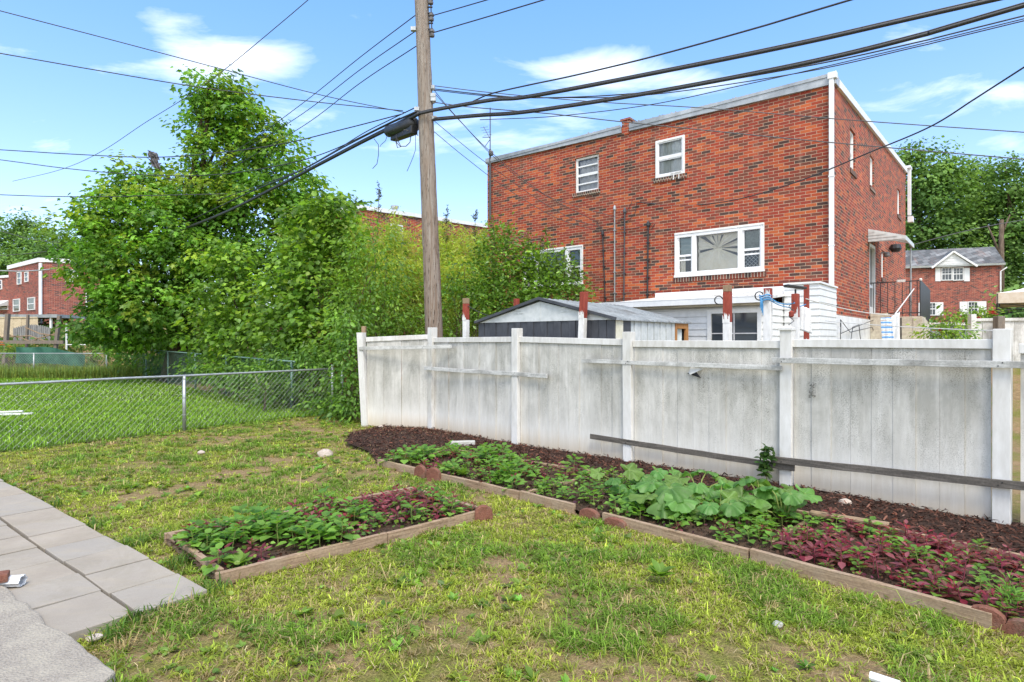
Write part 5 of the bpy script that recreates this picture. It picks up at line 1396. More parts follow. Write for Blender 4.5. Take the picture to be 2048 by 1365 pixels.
# ================================================================== utility pole with gear
YP = 11.75
def pole_at(v):                                            # centre line of the leaning pole
    t = v / 660.0; return at(843 + 25 * t, v, YP)
pole = empty('utility_pole', (pole_at(680).x, YP, 0)); tag(pole, 'leaning weathered timber utility pole behind the white fence', 'utility pole')
m = MB(); pts = []; rad = []
z = -.3
while z <= 11.2:
    v = CV - (z - EYE) * F / YP; p = pole_at(v); pts.append(Vector((p.x + random.uniform(-.003, .003), YP, z))); rad.append(.186 - .0058 * z + random.uniform(-.0015, .0015)); z += .25
m.tube(pts, rad, 20); m.build('shaft', M['pole'], pole, shade=True)
m = MB()
for v in (5, 38, 70): c = pole_at(v) + Vector((.19, -.06, 0)); m.lathe(c + Vector((0, 0, -.05)), [(.018, -.03), (.05, -.02), (.055, .02), (.03, .05), (.055, .07), (.05, .11), (.018, .12)], 10)
ins = m.build('insulator_rack', M['plastic'], pole)
m = MB(); m.tube([pole_at(78) + Vector((.19, -.06, 0)), pole_at(-8) + Vector((.19, -.06, 0))], .012, 6)
for v in (18, 30, 50, 62): m.box(pole_at(v).x + .10, pole_at(v).x + .22, YP - .08, YP - .04, pole_at(v).z - .008, pole_at(v).z + .008)
m.build('rack_rod', M['black_iron'], pole)
m = MB()
for v, dx in ((63, -.17), (195, .17), (203, .17), (222, -.16), (240, .18)): c = pole_at(v) + Vector((dx, -.08, 0)); m.box(c.x - .05, c.x + .05, c.y - .04, c.y + .04, c.z - .035, c.z + .035)
m.lathe(pole_at(176) + Vector((.17, -.06, -.05)), [(.02, -.03), (.045, 0), (.045, .06), (.02, .08)], 8); m.lathe(pole_at(203) + Vector((.17, -.06, -.04)), [(.02, -.03), (.045, 0), (.045, .06), (.02, .08)], 8)
m.build('bracket', M['galv'], pole)
# splice enclosure slung from the cable
YS = 12.1
a, b = at(776, 264, YS + .5), at(834, 246, YP + .1)
box = empty('splice_box', a.lerp(b, .5)); tag(box, 'black cable splice enclosure slung beside the pole', 'cable box')
d = (b - a).normalized(); m = MB()
m.tube([a - d * .06, a, a + d * .02, b - d * .1, b - d * .02], [.03, .09, .12, .14, .08], 12); m.build('case', M['cable_teal'] if 'cable_teal' in M else M['cable'], box, shade=True)
m = MB(); m.beam(a + Vector((.12, 0, -.12)), b + Vector((-.05, 0, -.14)), .16, .17); m.build('lower_tray', M['black_iron'], box, bevel=.02)
m = MB()
def loop(pts, r=.009): m.tube([at(u, v, YP + .15) for u, v in pts], r, 5)
loop([(793, 270), (792, 285), (795, 296), (802, 294), (797, 284), (793, 275)]); loop([(815, 262), (822, 270), (820, 285), (812, 293), (800, 293), (793, 285)])
loop([(831, 258), (831, 300), (826, 315), (819, 332), (814, 343)], .006); loop([(834, 240), (838, 258), (832, 266), (836, 272)]); loop([(826, 252), (820, 262), (808, 260), (803, 270)], .008)
loop([(748, 278), (757, 290), (757, 310), (754, 328), (745, 338)], .007); loop([(775, 270), (771, 282), (762, 290), (760, 294)], .006)
m.build('loose_loops', M['cable'], box)

# ================================================================== overhead wires
def catmull(P, n=9):
    P = [Vector(p) for p in P]; out = []
    Q = [P[0] * 2 - P[1]] + P + [P[-1] * 2 - P[-2]]
    for i in range(1, len(Q) - 2):
        a, b, c, d = Q[i - 1], Q[i], Q[i + 1], Q[i + 2]
        for k in range(n):
            t = k / n; out.append(.5 * ((2 * b) + (c - a) * t + (2 * a - 5 * b + 4 * c - d) * t * t + (3 * b - a - 3 * c + d) * t ** 3))
    return out + [P[-1]]
def wire(label, pts, r, mat='cable', name='overhead_wire', ext0=0, ext1=0, lash=None):
    W = [at(*p) for p in pts]
    if ext0: W = [W[0] + (W[0] - W[1]).normalized() * ext0] + W
    if ext1: W = W + [W[-1] + (W[-1] - W[-2]).normalized() * ext1]
    C = catmull(W); m = MB(); m.tube(C, r, 6 if r < .02 else 10)
    o = tag(m.build(name, M[mat], shade=True), label, 'cable' if name == 'heavy_cable' else 'wire', 'overhead lines at the utility pole')
    if lash:
        mm = MB(); mm.tube([p + Vector((0, 0, r + lash)) for p in C], lash, 6); mm.build('messenger', M['wire_grey'], o)
    return o
P_ = YP
# left-hand spans
wire('highest thin wire at the left edge, running down to the pole', [(0, 22, 9.0), (215, 78, 9.7), (430, 135, 10.4), (640, 190, 11.1), (812, 226, 11.6)], .0075, ext0=6)
wire('second thin wire at the left edge, from below the highest one to the pole', [(0, 107, 9.2), (200, 142, 9.8), (400, 175, 10.5), (620, 203, 11.1), (806, 222, 11.6)], .0085, ext0=6)
wire('thin wire slanting across the sky from the top edge down to the far left', [(640, -20, 11.5), (560, 48, 12.5), (455, 135, 14), (380, 190, 15.5), (290, 246, 17), (200, 305, 19), (120, 340, 22), (25, 363, 26)], .009, 'wire_grey', ext0=6)
for i, (v0, ue, ve, ym, vm, um) in enumerate(((30, 325, 393, 17, 211, 600), (62, 345, 397, 17, 228, 605), (93, 338, 414, 17, 250, 610))):
    wire(('upper of the three parallel wires fanning left from the pole top', 'middle of the three parallel wires fanning left from the pole top', 'lower of the three parallel wires fanning left from the pole top')[i],
         [(832, v0, P_), (720, v0 + (vm - v0) * .47, 14), (um, vm, ym), (480, vm + (ve - vm) * .47, 20.5), (ue, ve, 26)], .010, ext1=3)
wire('heavy black cable descending from the pole into the maple', [(838, 228, P_ - .2), (790, 252, 12.4), (720, 287, 13.6), (640, 329, 15.3), (560, 371, 17.4), (450, 426, 20), (345, 468, 23)], .036, name='heavy_cable', lash=.012, ext1=3)
wire('second heavy cable strung just above, from the pole into the maple', [(832, 224, P_ - .15), (770, 252, 12.6), (690, 293, 14), (600, 342, 16), (500, 385, 18.5), (400, 432, 21.5)], .018, name='heavy_cable', ext1=3)
wire('thin lashed line above the heavy cables left of the pole', [(834, 214, P_ - .1), (780, 240, 12.4), (725, 268, 13.4), (660, 308, 14.8), (590, 345, 16.5), (480, 385, 19)], .011, ext1=2)
wire('wire with a scrap of plastic caught on it, from the left edge to the pole', [(0, 300, 15), (150, 309, 14.6), (297, 315, 14.2), (420, 308, 13.6), (560, 289, 13), (690, 258, 12.4), (806, 228, 11.9)], .011, ext0=6)
wire('sagging wire passing behind the maple top at the left', [(0, 320, 16), (130, 337, 15.8), (250, 348, 15.5), (380, 352, 15), (500, 342, 14.4), (640, 310, 13.5), (800, 236, 12)], .011, ext0=6)
wire('low level wire at the left edge vanishing into the maple', [(0, 390, 20), (90, 393, 20), (200, 394, 20), (330, 391, 20.5)], .014, ext0=6, ext1=2)
wire('thin far wire above the left row houses', [(0, 462, 38), (60, 478, 38), (120, 485, 38), (190, 482, 38)], .018, 'wire_grey', ext0=5)
wire('lower far wire above the left row houses', [(0, 512, 40), (70, 506, 40), (140, 496, 40), (190, 486, 40)], .018, 'wire_grey', ext0=5)
wire('pale wire strung in front of the left brick house', [(0, 542, 30), (40, 543, 30), (80, 541, 30), (112, 538, 30)], .03, 'galv', ext0=5)
# right-hand spans
wire('upper short wire from the pole top to the top edge', [(864, 32, P_), (920, 16, 11), (975, 0, 10.4)], .010, ext1=7)
wire('lower wire from the pole top insulator to the top edge', [(866, 66, P_), (975, 34, 10.8), (1085, 1, 9.9)], .011, ext1=7)
wire('black service wire branching from the heavy cable up to the top edge', [(930, 211, 11.3), (955, 199, 11.1), (985, 187, 10.9), (1060, 170, 10.4), (1150, 151, 9.9), (1300, 115, 9.2), (1500, 60, 8.3), (1695, 2, 7.5)], .013, ext1=6)
wire('upper heavy cable running right from the pole across the sky', [(838, 228, P_ - .2), (880, 219, 11.4), (985, 201, 10.9), (1060, 194, 10.5), (1300, 149, 9.4), (1600, 88, 8.3), (1975, 3, 7.3)], .028, name='heavy_cable', lash=.009, ext1=8)
wire('lower heavy cable running right from the pole across the sky', [(866, 240, P_ - .1), (960, 232, 11.2), (1060, 224, 10.7), (1300, 187, 9.7), (1600, 130, 8.6), (1830, 75, 7.9), (2048, 12, 7.3)], .027, name='heavy_cable', lash=.010, ext1=8)
wire('thin line just under the heavy cables, rising to the right edge', [(866, 178, P_), (985, 191, 11.2), (1090, 196, 10.8), (1300, 184, 10), (1600, 135, 9), (1830, 86, 8.3), (2048, 32, 7.7)], .010, ext1=8)
wire('thin twin of the line under the heavy cables', [(868, 181, P_), (985, 193, 11.25), (1120, 196, 10.7), (1300, 190, 10), (1600, 146, 9), (1830, 95, 8.3), (2048, 42, 7.7)], .008, ext1=8)
wire('faint wire from the pole passing above the brick house roof to the right', [(960, 240, 11.2), (1110, 233, 10.6), (1300, 210, 10), (1480, 172, 9.3), (1640, 136, 8.8), (1860, 84, 8.1), (2048, 38, 7.6)], .007, ext1=8)
wire('thin wire crossing the roof line of the brick house to the right edge', [(868, 172, P_), (985, 186, 11.5), (1190, 204, 10.9), (1400, 216, 10.4), (1668, 238, 10), (1860, 252, 9.6), (2048, 265, 9.3)], .008, 'wire_grey', ext1=8)
wire('thin wire crossing the upper brick wall to the right edge', [(868, 205, P_), (945, 215, 11.5), (1100, 228, 11), (1244, 244, 10.7), (1500, 270, 10.2), (1668, 286, 9.9), (1860, 303, 9.6), (2048, 319, 9.3)], .009, 'wire_grey', ext1=8)
wire('black service drop from the right edge sagging to the brick wall', [(2048, 135, 7.2), (1950, 198, 7.8), (1860, 254, 8.4), (1740, 305, 9.4), (1600, 362, 11), (1480, 398, 12.8), (1380, 411, 14), (1273, 405, 14.8)], .011, ext0=6)
for i, q in enumerate(([(866, 178, P_), (905, 225, 12), (980, 303, 12.7), (1090, 390, 13.9), (1195, 445, 15.1)], [(868, 186, P_), (925, 248, 12.1), (1000, 325, 12.8), (1100, 395, 14), (1250, 440, 14.9)],
                       [(868, 242, P_), (920, 285, 12.2), (975, 328, 12.8), (1080, 402, 13.9), (1150, 440, 14.6), (1205, 455, 15.2)], [(866, 262, P_), (930, 315, 12.2), (1010, 375, 13.1), (1110, 435, 14.3), (1195, 462, 15.2)])):
    wire(('topmost of four service drops from the pole to the brick wall', 'second highest of four service drops from the pole to the brick wall', 'third of four service drops from the pole to the brick wall', 'lowest of four service drops from the pole to the brick wall')[i], q, .007, 'wire_grey')
wire('faint wire in front of the dark trees at the right', [(1815, 493, 20.3), (1900, 470, 20), (1980, 452, 20), (2048, 440, 20)], .012, 'wire_grey', ext1=5)
# scrap of plastic on the wire
c = at(309, 318, 14.15); m = MB(); rr = random.Random(4); vs = []; n, kk = 9, 7
for j in range(kk + 1):
    for i in range(n + 1):
        s, t = i / n - .5, j / kk; vs.append(c + Vector((s * .26 + .10 * (t - .5), rr.uniform(-.05, .05), .17 - t * .40 + s * -.10 + rr.uniform(-.012, .012))) + Vector((rr.uniform(-.015, .015), 0, 0)))
m.add(vs, [(j * (n + 1) + i, j * (n + 1) + i + 1, (j + 1) * (n + 1) + i + 1, (j + 1) * (n + 1) + i) for j in range(kk) for i in range(n) if not (i in (0, n - 1) and j in (0, 3))])
o = m.build('plastic_scrap', M['plastic']); s = o.modifiers.new('t', 'SOLIDIFY'); s.thickness = .01; tag(o, 'torn dark plastic scrap snagged on an overhead wire against the sky', 'plastic scrap')

# ================================================================== things at the far left
def leanpost(u0, v0, u1, v1, Y, w, label):
    a = at(u0, v0, Y); b = at(u1, v1, Y); m = MB(); m.beam((b.x, b.y, min(b.z, hz(b.x, b.y)) - .1), a, w, w, up=(1, 0, 0), seg=3, warp=.01)
    return tag(m.build('garden_post', M['trellis']), label, 'post')
YT = 29.5
leanpost(16, 628, 8, 720, YT, .16, 'leaning weathered post at the far left edge of the garden trellis'); leanpost(56, 630, 52, 675, YT + 1, .10, 'upright weathered post in front of the grey picket fence')
leanpost(119, 632, 106, 720, YT, .14, 'leaning weathered post right of the picket fence')
m = MB(); a, b = at(-40, 684, YT - .1), at(127, 685, YT - .1); m.beam(a, b, .08, .17, seg=6, warp=.01); tag(m.build('trellis_rail', M['trellis']), 'long grey timber rail across the leaning garden posts', 'rail')
m = MB()
for q in (((0, 675), (60, 672), (112, 690)), ((40, 690), (80, 676), (110, 668)), ((50, 655), (80, 668), (120, 672)), ((10, 668), (40, 676), (75, 688))): m.tube([at(u, v, YT + .8) for u, v in q], .03, 5)
tag(m.build('brush_pile', M['raw_wood']), 'bare dry branches heaped behind the grey timber rail', 'branches')
Yf = 36.0; zf = hz(*XY(40, Yf))
panel_fence('tan_fence', 'tan vinyl panel fence in front of the left brick house', XY(-40, Yf), XY(76, Yf), zf, at(0, 634, Yf).z, 14, 'tan_fence')
Yf = 33.0; a, b = XY(28, Yf), XY(98, Yf); e = empty('picket_fence', (*a, hz(*a))); tag(e, 'short weathered grey picket fence in the far left garden', 'fence'); m = MB()
for i in range(17):
    x = a[0] + (b[0] - a[0]) * i / 16; h = at(0, 656 - 7 * math.sin(i / 16 * 3), Yf).z; m.prism([(x - .05, Yf, .9), (x + .05, Yf, .9), (x + .05, Yf, h - .06), (x, Yf, h), (x - .05, Yf, h - .06)], (0, .03, 0))
m.build('picket_panel', M['grey_picket'], e)
m = MB(); m.box(a[0], b[0], Yf + .031, Yf + .06, at(0, 664, Yf).z, at(0, 661, Yf).z); m.build('rail', M['grey_picket'], e)
# green windscreen hung on the far chain link
pts = []; n = 30; vs = []
for i in range(n + 1):
    t = i / n; u = 30 + 142 * t; p = XY(u, 27.1 - .0 * t); zt = at(0, 694 + 26 * max(0, t - .35) ** 1.2 + 1.2 * math.sin(t * 9), 27.1).z
    for j in range(6): vs.append((p[0], p[1] + .07 * math.sin(t * 22 + j * .5), hz(*p) + (zt - hz(*p)) * (.45 + .55 * j / 5)))
m = MB(); m.add(vs, [(i * 6 + j, (i + 1) * 6 + j, (i + 1) * 6 + j + 1, i * 6 + j + 1) for i in range(n) for j in range(5)]); o = m.build('windscreen', M['tarp'], shade=True); tag(o, 'green mesh windscreen sagging along the far chain link fence', 'windscreen')
p = at(133, 648, 31); m = MB(); m.tube([(p.x, p.y, 0.2), p], .045, 8); m.tube([at(133, 690, 30.9), at(172, 690, 30.9)], .03, 6); tag(m.build('white_pole', M['white_paint']), 'thin white pole with a low cross bar by the green windscreen', 'pole')
# ================================================================== foliage
def rand_dir(n):
    v = RNG.normal(size=(n, 3)); return nrm(v)
def jitter_cols(base, n, amt=.22, hue=.12):
    b = np.asarray(base, float)
    k = np.exp(RNG.normal(0, amt, (n, 1))); h = RNG.normal(0, hue, (n, 1))
    c = b[None] * k; c[:, 0:1] *= np.exp(h); c[:, 2:3] *= np.exp(-h * .5)
    return c
def crown(blobs, per, leafs, rc, size, cols, shell=.55, droop=.55, dens=1.0):
    """blobs: (x,y,z,rx,ry,rz); clumps of leaves through the outer shell of each blob -> arrays for leaves()"""
    C = []; D = []; N = []; S = []; K = []
    for bi, (x, y, z, rx, ry, rz) in enumerate(blobs):
        n = max(3, int(per * dens * (rx * ry * rz) ** (2 / 3)))
        d = rand_dir(n); rr = (shell + (1.06 - shell) * RNG.random((n, 1)) ** .7) * (1 + .12 * RNG.normal(size=(n, 1)))
        cc = np.array([x, y, z]) + d * rr * np.array([rx, ry, rz])
        ccol = np.array([cols[i] for i in RNG.integers(0, len(cols), n)]) * np.exp(RNG.normal(0, .16, (n, 1)))
        m = leafs
        cen = np.repeat(cc, m, 0); dd = np.repeat(d, m, 0)
        off = RNG.normal(size=(n * m, 3)) * rc * np.array([1, 1, .62])
        P = cen + off
        out = nrm(off / rc + dd * .9)
        dirs = nrm(out * np.array([1, 1, .5]) + RNG.normal(size=out.shape) * .35 - np.array([0, 0, droop]))
        nor = nrm(np.array([0, 0, 1.0]) + out * .5 + RNG.normal(size=out.shape) * .45)
        C.append(P); D.append(dirs); N.append(nor); S.append(size * np.exp(RNG.normal(0, .25, n * m)))
        kc = np.repeat(ccol, m, 0); kc = kc * np.exp(RNG.normal(0, .16, (n * m, 1))); K.append(kc)
    return [np.concatenate(a) for a in (C, D, N, S, K)]
def limb_pts(a, b, n=6, wob=.12):
    a = Vector(a); b = Vector(b); L = (b - a).length; out = []
    for i in range(n + 1):
        t = i / n; p = a.lerp(b, t); k = math.sin(math.pi * t) * wob * L * .3
        out.append(p + Vector((random.uniform(-k, k), random.uniform(-k, k), k * .6)))
    return out
def tree(name, label, cat, base, blobs, cols, per=30, leafs=14, rc=.35, size=.16, tmpl=MAPLE, mat='leaf', trunk_r=.16, group=None, shell=.5, droop=.55, stems=1, bark='leafwood', dens=1.0, limbs=True):
    e = empty(name, base); tag(e, label, cat, group)
    C, D, N, S, K = crown(blobs, per, leafs, rc, size, cols, shell, droop, dens)
    keep = C[:, 2] > base[2] + .05
    leaves('crown', C[keep], D[keep], N[keep], S[keep], tmpl, K[keep], M[mat], e)
    m = MB(); b = Vector(base)
    top = max(blobs, key=lambda q: q[2]); topv = Vector(top[:3]) + Vector((0, 0, top[5] * .6))
    for s in range(stems):
        off = Vector((random.uniform(-.5, .5), random.uniform(-.5, .5), 0)) * (0 if stems == 1 else .6)
        tp = topv if s == 0 else Vector(blobs[s % len(blobs)][:3])
        pts = limb_pts(b + off - Vector((0, 0, .15)), tp, 9, .10)
        m.tube(pts, [trunk_r * (1 - .85 * (i / 9)) for i in range(10)], 9)
        if limbs:
            for q in (blobs if stems == 1 else blobs[s::stems]):
                tgt = Vector(q[:3]); i = min(8, max(2, int((tgt.z - b.z) / max(.5, tp.z - b.z) * 9 * .62)))
                m.tube(limb_pts(pts[i], tgt, 5, .2), [trunk_r * .42 * (1 - .8 * j / 5) for j in range(6)], 6)
                for _ in range(3):
                    dv = Vector(rand_dir(1)[0]); dv.z = abs(dv.z) * .6
                    m.tube(limb_pts(tgt, tgt + Vector((dv.x * q[3], dv.y * q[4], dv.z * q[5])) * .85, 4, .2), [trunk_r * .16 * (1 - .7 * j / 4) for j in range(5)], 5)
    m.build('trunk', M[bark], e, shade=True)
    return e
def B(u, v, Y, ru, rv=None, ry=None, dy=0):
    """a crown blob from its place and size in the photo at depth Y"""
    p = at(u, v, Y); r = ru / F * Y; rz = (rv if rv else ru) / F * Y
    return (p.x, p.y + dy, p.z, r, ry if ry else r, rz)

GREEN = [(0.149, 0.276, 0.038), (0.209, 0.359, 0.045), (0.269, 0.434, 0.054), (0.113, 0.209, 0.033)]
LIME = [(0.3, 0.432, 0.054), (0.228, 0.36, 0.048), (0.348, 0.468, 0.072)]
MID = [(0.166, 0.316, 0.044), (0.217, 0.383, 0.054), (0.127, 0.247, 0.037)]
DARK = [(0.088, 0.185, 0.039), (0.124, 0.246, 0.049), (0.166, 0.299, 0.06)]
FARG = [(0.128, 0.238, 0.063), (0.173, 0.301, 0.077), (0.219, 0.355, 0.1), (0.1, 0.192, 0.055)]

# the silver maple in the thicket at the left
YM = 24.0
mb = [B(455, 205, YM, 55, 50), B(430, 190, YM, 42, 30, dy=-.5), B(490, 250, YM, 62, 50), B(400, 240, YM, 42, 34), B(545, 300, YM, 55, 45), B(450, 310, YM, 78, 56), B(560, 365, YM, 75, 55),
      B(300, 372, YM, 55, 36, dy=-.8), B(262, 385, YM, 34, 44, dy=-.6), B(400, 385, YM, 95, 60), B(500, 420, YM, 110, 60), B(600, 430, YM, 70, 50), B(248, 440, YM, 54, 40, dy=-1), B(215, 466, YM, 32, 24), B(320, 450, YM, 100, 60, dy=-1),
      B(285, 515, YM, 56, 44, dy=-1), B(300, 530, YM, 105, 70, dy=-1.8), B(430, 510, YM, 110, 70, dy=-1), B(540, 500, YM, 90, 60), B(305, 590, YM, 76, 55, dy=-1), B(350, 610, YM, 100, 60, dy=-1.6), B(440, 590, YM, 80, 70),
      B(243, 612, YM, 26, 30, dy=-.5), B(228, 662, YM, 36, 24, dy=-.8), B(260, 655, YM, 70, 36, dy=-1), B(330, 672, YM, 70, 26, dy=-1)]
tree('maple_tree', 'tall bright green maple tree rising above the thicket at the left', 'tree', (at(345, 680, YM).x, YM, 0), mb, [(1.0 * q[0], 1.15 * q[1], 1.3 * q[2]) for q in GREEN] + [(.36, .48, .06), (.24, .40, .06)], per=25, leafs=36, rc=.27, size=.165, trunk_r=.26, stems=3, shell=.45)

# shrubs of the thicket
SHG = 'shrubs of the thicket behind the chain link fences'
def shrub(label, u, Y, blobs, cols, per=60, leafs=18, rc=.2, size=.10, tmpl=OVAL, stems=4, mat='leaf', name='shrub', r=.03, **kw):
    x = (u - CU) / F * Y
    return tree(name, label, 'shrub', (x, Y, 0), blobs, cols, per, leafs, rc, size, tmpl, mat, r, SHG, stems=stems, **kw)
shrub('bright green upright shrub directly right of the maple', 470, 18.5, [B(450, 540, 18.5, 40, 60), B(430, 610, 18.5, 50, 60), B(500, 600, 18.2, 55, 70), B(470, 520, 18.5, 34, 34), B(415, 670, 18.2, 45, 45), B(490, 680, 18, 60, 50)], MID + GREEN + LIME[:1], size=.14, tmpl=ROUND)
shrub('tall leafy shrub in the middle of the thicket, with yellowing sprays', 590, 16.8, [B(560, 590, 16.8, 45, 60), B(600, 540, 16.8, 50, 60), B(640, 600, 16.5, 60, 70), B(570, 660, 16.3, 60, 55), B(650, 500, 17, 50, 50), B(640, 680, 16, 60, 45), B(610, 450, 17, 45, 40), B(655, 430, 17, 40, 38), B(690, 470, 17, 40, 50), B(680, 410, 17.4, 30, 28)], GREEN + MID + LIME[:1], size=.15, tmpl=ROUND)
shrub('dense dark green shrub just left of the utility pole', 760, 14.8, [B(720, 520, 15, 60, 60), B(770, 560, 14.8, 60, 60), B(710, 600, 14.6, 60, 60), B(790, 620, 14.6, 55, 55), B(720, 660, 14.3, 60, 50), B(830, 650, 14.6, 45, 50), B(745, 480, 15.2, 34, 50)], MID + GREEN, size=.10)
shrub('small leafed shrub right of the utility pole beside the red post', 905, 14.2, [B(890, 620, 14.2, 45, 60), B(930, 560, 14.4, 45, 60), B(960, 620, 14, 40, 50), B(910, 670, 13.8, 50, 40), B(905, 590, 14.4, 40, 40)], MID + [(.10, .17, .03)], size=.085)
shrub('glossy privet shrub in front of the left part of the brick house', 1045, 14.6, [B(1000, 520, 14.8, 40, 60), B(1040, 560, 14.6, 60, 60), B(1000, 600, 14.4, 60, 60), B(1100, 590, 14.4, 60, 50), B(1135, 600, 14.3, 34, 44), B(1060, 520, 14.8, 34, 34), B(1110, 545, 14.5, 40, 34), B(985, 480, 14.9, 24, 34), B(1060, 640, 14, 100, 40), B(970, 580, 14.6, 34, 50)],
      MID + GREEN + [(.12, .21, .04)], size=.10, mat='leaf_shiny', leafs=26, per=130, stems=6, droop=.1)
# long shoots standing out of it
m = MB(); sC = []; sD = []
for u0, v0, u1, v1 in ((990, 470, 983, 432), (1060, 500, 1055, 465), (1118, 545, 1112, 505), (1095, 520, 1092, 455), (1148, 560, 1146, 520), (1010, 480, 1016, 455), (1128, 540, 1128, 498), (1160, 590, 1164, 575)):
    a, b = at(u0, v0 + 30, 14.5), at(u1, v1, 14.4); m.tube([a, a.lerp(b, .5) + Vector((.02, 0, 0)), b], [.01, .007, .003], 5)
    for i in range(46): sC.append(a.lerp(b, random.uniform(.1, 1)) + Vector((random.gauss(0, .035), random.gauss(0, .035), random.gauss(0, .03))))
sC = np.array(sC); n = len(sC)
o = m.build('shrub_shoots', M['leafwood']); tag(o, 'new shoots standing up out of the privet shrub before the brick wall', 'shrub', SHG)
leaves('crown', sC, nrm(RNG.normal(size=(n, 3)) + [0, 0, .8]), rand_dir(n), .075 * np.exp(RNG.normal(0, .25, n)), OVAL, jitter_cols((.12, .2, .03), n), M['leaf'], o)
shrub('low dark undergrowth along the chain link fence end', 600, 15.2, [B(560, 770, 15, 60, 40), B(620, 760, 14.7, 60, 50), B(520, 760, 15.8, 50, 36), B(470, 745, 17, 50, 28), B(420, 735, 18.5, 45, 24), B(650, 790, 14.2, 40, 40), B(580, 720, 15.6, 60, 34), B(640, 730, 15, 50, 40)], DARK + MID, size=.11, per=150, stems=5)
shrub('ivy and saplings crowding the leftmost white fence post', 690, 12.9, [B(690, 790, 12.7, 28, 44), B(700, 720, 13, 28, 50), B(672, 820, 12.8, 24, 24), B(708, 826, 12.2, 16, 28), B(700, 660, 13.4, 34, 40), B(706, 770, 12.4, 16, 60), B(700, 830, 12.3, 20, 22), B(650, 815, 13.4, 26, 24)], DARK + MID, size=.10, per=190, stems=3)
shrub('grassy leaning weed clump on the lawn side of the chain link fence', 530, 13.6, [B(532, 800, 13.6, 12, 40), B(536, 838, 13.5, 20, 16)], [(.12, .17, .04), (.09, .14, .03)], size=.2, tmpl=BLADE, per=160, stems=2, droop=-.3, rc=.1)
shrub('broad shrub below the maple near the green fence corner', 300, 26.4, [B(250, 690, 26.4, 50, 26), B(310, 690, 26.4, 60, 30), B(370, 690, 25, 60, 36), B(420, 690, 23, 50, 40), B(350, 730, 25.5, 60, 20), B(285, 728, 27, 50, 20)], DARK + MID, size=.17, per=30, stems=3)
shrub('leafy bush filling the gap behind the maple', 560, 22, [B(640, 520, 22, 80, 80), B(560, 560, 22, 80, 80), B(680, 470, 22, 50, 60), B(600, 650, 22, 100, 60), B(690, 580, 21, 80, 80), B(480, 640, 22, 80, 60)], DARK + MID, size=.16, per=34, stems=3)

# bamboo grove: canes one by one, fine hanging leaves
def bamboo(u, vt, Y, spread, label):
    base = Vector(((u - CU) / F * Y, Y, 0)); e = empty('bamboo', base); tag(e, label, 'bamboo', 'bamboo clumps behind the utility pole')
    zt = at(u, vt, Y).z; m = MB(); C = []; 
    for k in range(9):
        b = base + Vector((random.uniform(-spread, spread) * .6, random.uniform(-.5, .5), 0)); h = zt * random.uniform(.80, 1.0) if k else zt
        t = b + Vector((random.uniform(-.4, .4), random.uniform(-.4, .4), h)); pts = [b.lerp(t, i / 8) + Vector((.12 * (i / 8) ** 2 * random.choice((-1, 1)), 0, 0)) for i in range(9)]
        m.tube(pts, [.018 * (1 - .8 * i / 8) for i in range(9)], 6)
        for i in range(52):
            f = random.uniform(.30, 1.0) ** .8; c = b.lerp(t, f); r = .12 + .40 * (1 - f)
            C += [c + Vector((random.gauss(0, r), random.gauss(0, r), random.gauss(0, .1)))] * 16
    m.build('cane', M['stalk'], e, shade=True)
    C = np.array(C); n = len(C); C = C + RNG.normal(size=(n, 3)) * np.array([.13, .13, .10])
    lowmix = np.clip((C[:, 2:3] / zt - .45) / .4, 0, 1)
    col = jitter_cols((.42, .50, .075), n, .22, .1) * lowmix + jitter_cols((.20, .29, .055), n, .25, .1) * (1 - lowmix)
    D = nrm(RNG.normal(size=(n, 3)) * [1, 1, .35] + [0, 0, -.55])
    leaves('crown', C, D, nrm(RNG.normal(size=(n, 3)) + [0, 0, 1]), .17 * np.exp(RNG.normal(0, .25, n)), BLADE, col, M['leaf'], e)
for i, (u, vt, Y, s, lb) in enumerate(((690, 415, 19, 1.0, 'bamboo clump at the left end, nearest the maple'), (742, 428, 18.4, 1.0, 'bamboo clump rising over the roof edge left of the pole'), (800, 438, 18.8, 1.0, 'bamboo clump just left of the pole, under the roof vent'),
                             (868, 452, 18.6, 1.0, 'bamboo clump directly behind the pole'), (918, 445, 18.2, 1.0, 'bamboo clump right of the pole'), (968, 452, 18.6, .8, 'bamboo clump at the right end, touching the brick house'), (775, 500, 17.4, 1.2, 'short bamboo clump low on the left of the pole'), (905, 510, 17.2, 1.2, 'short bamboo clump low on the right of the pole'))):
    bamboo(u, vt, Y, s, lb)
# bare topped weeds sticking out above the bamboo
for i, (u, vt, vb, Y) in enumerate(((755, 372, 420, 18.2), (892, 420, 470, 18.1), (948, 420, 470, 18), (710, 395, 430, 18.5))):
    a, b = at(u, vb + 60, Y), at(u + 3, vt, Y); m = MB(); m.tube([a, a.lerp(b, .5), b], [.012, .009, .004], 5); C = []
    for k in range(16):
        f = random.uniform(.35, 1); c = a.lerp(b, f); t = c + Vector((random.uniform(-.25, .25) * (1.2 - f), random.uniform(-.2, .2), random.uniform(.05, .2))); m.tube([c, t], .004, 4); C += [c.lerp(t, random.random()) for _ in range(9)]
    o = m.build('tall_weed', M['leafwood']); tag(o, ('tallest wispy weed above the bamboo, left of the roof vent', 'wispy weed top just right of the pole', 'wispy weed top nearest the brick house corner', 'wispy weed top above the bamboo by the maple')[i], 'weed')
    C = np.array(C) + RNG.normal(size=(len(C), 3)) * .02; n = len(C)
    leaves('crown', C, rand_dir(n), rand_dir(n), .06 * np.ones(n), OVAL, jitter_cols((.09, .12, .05), n), M['leaf'], o)

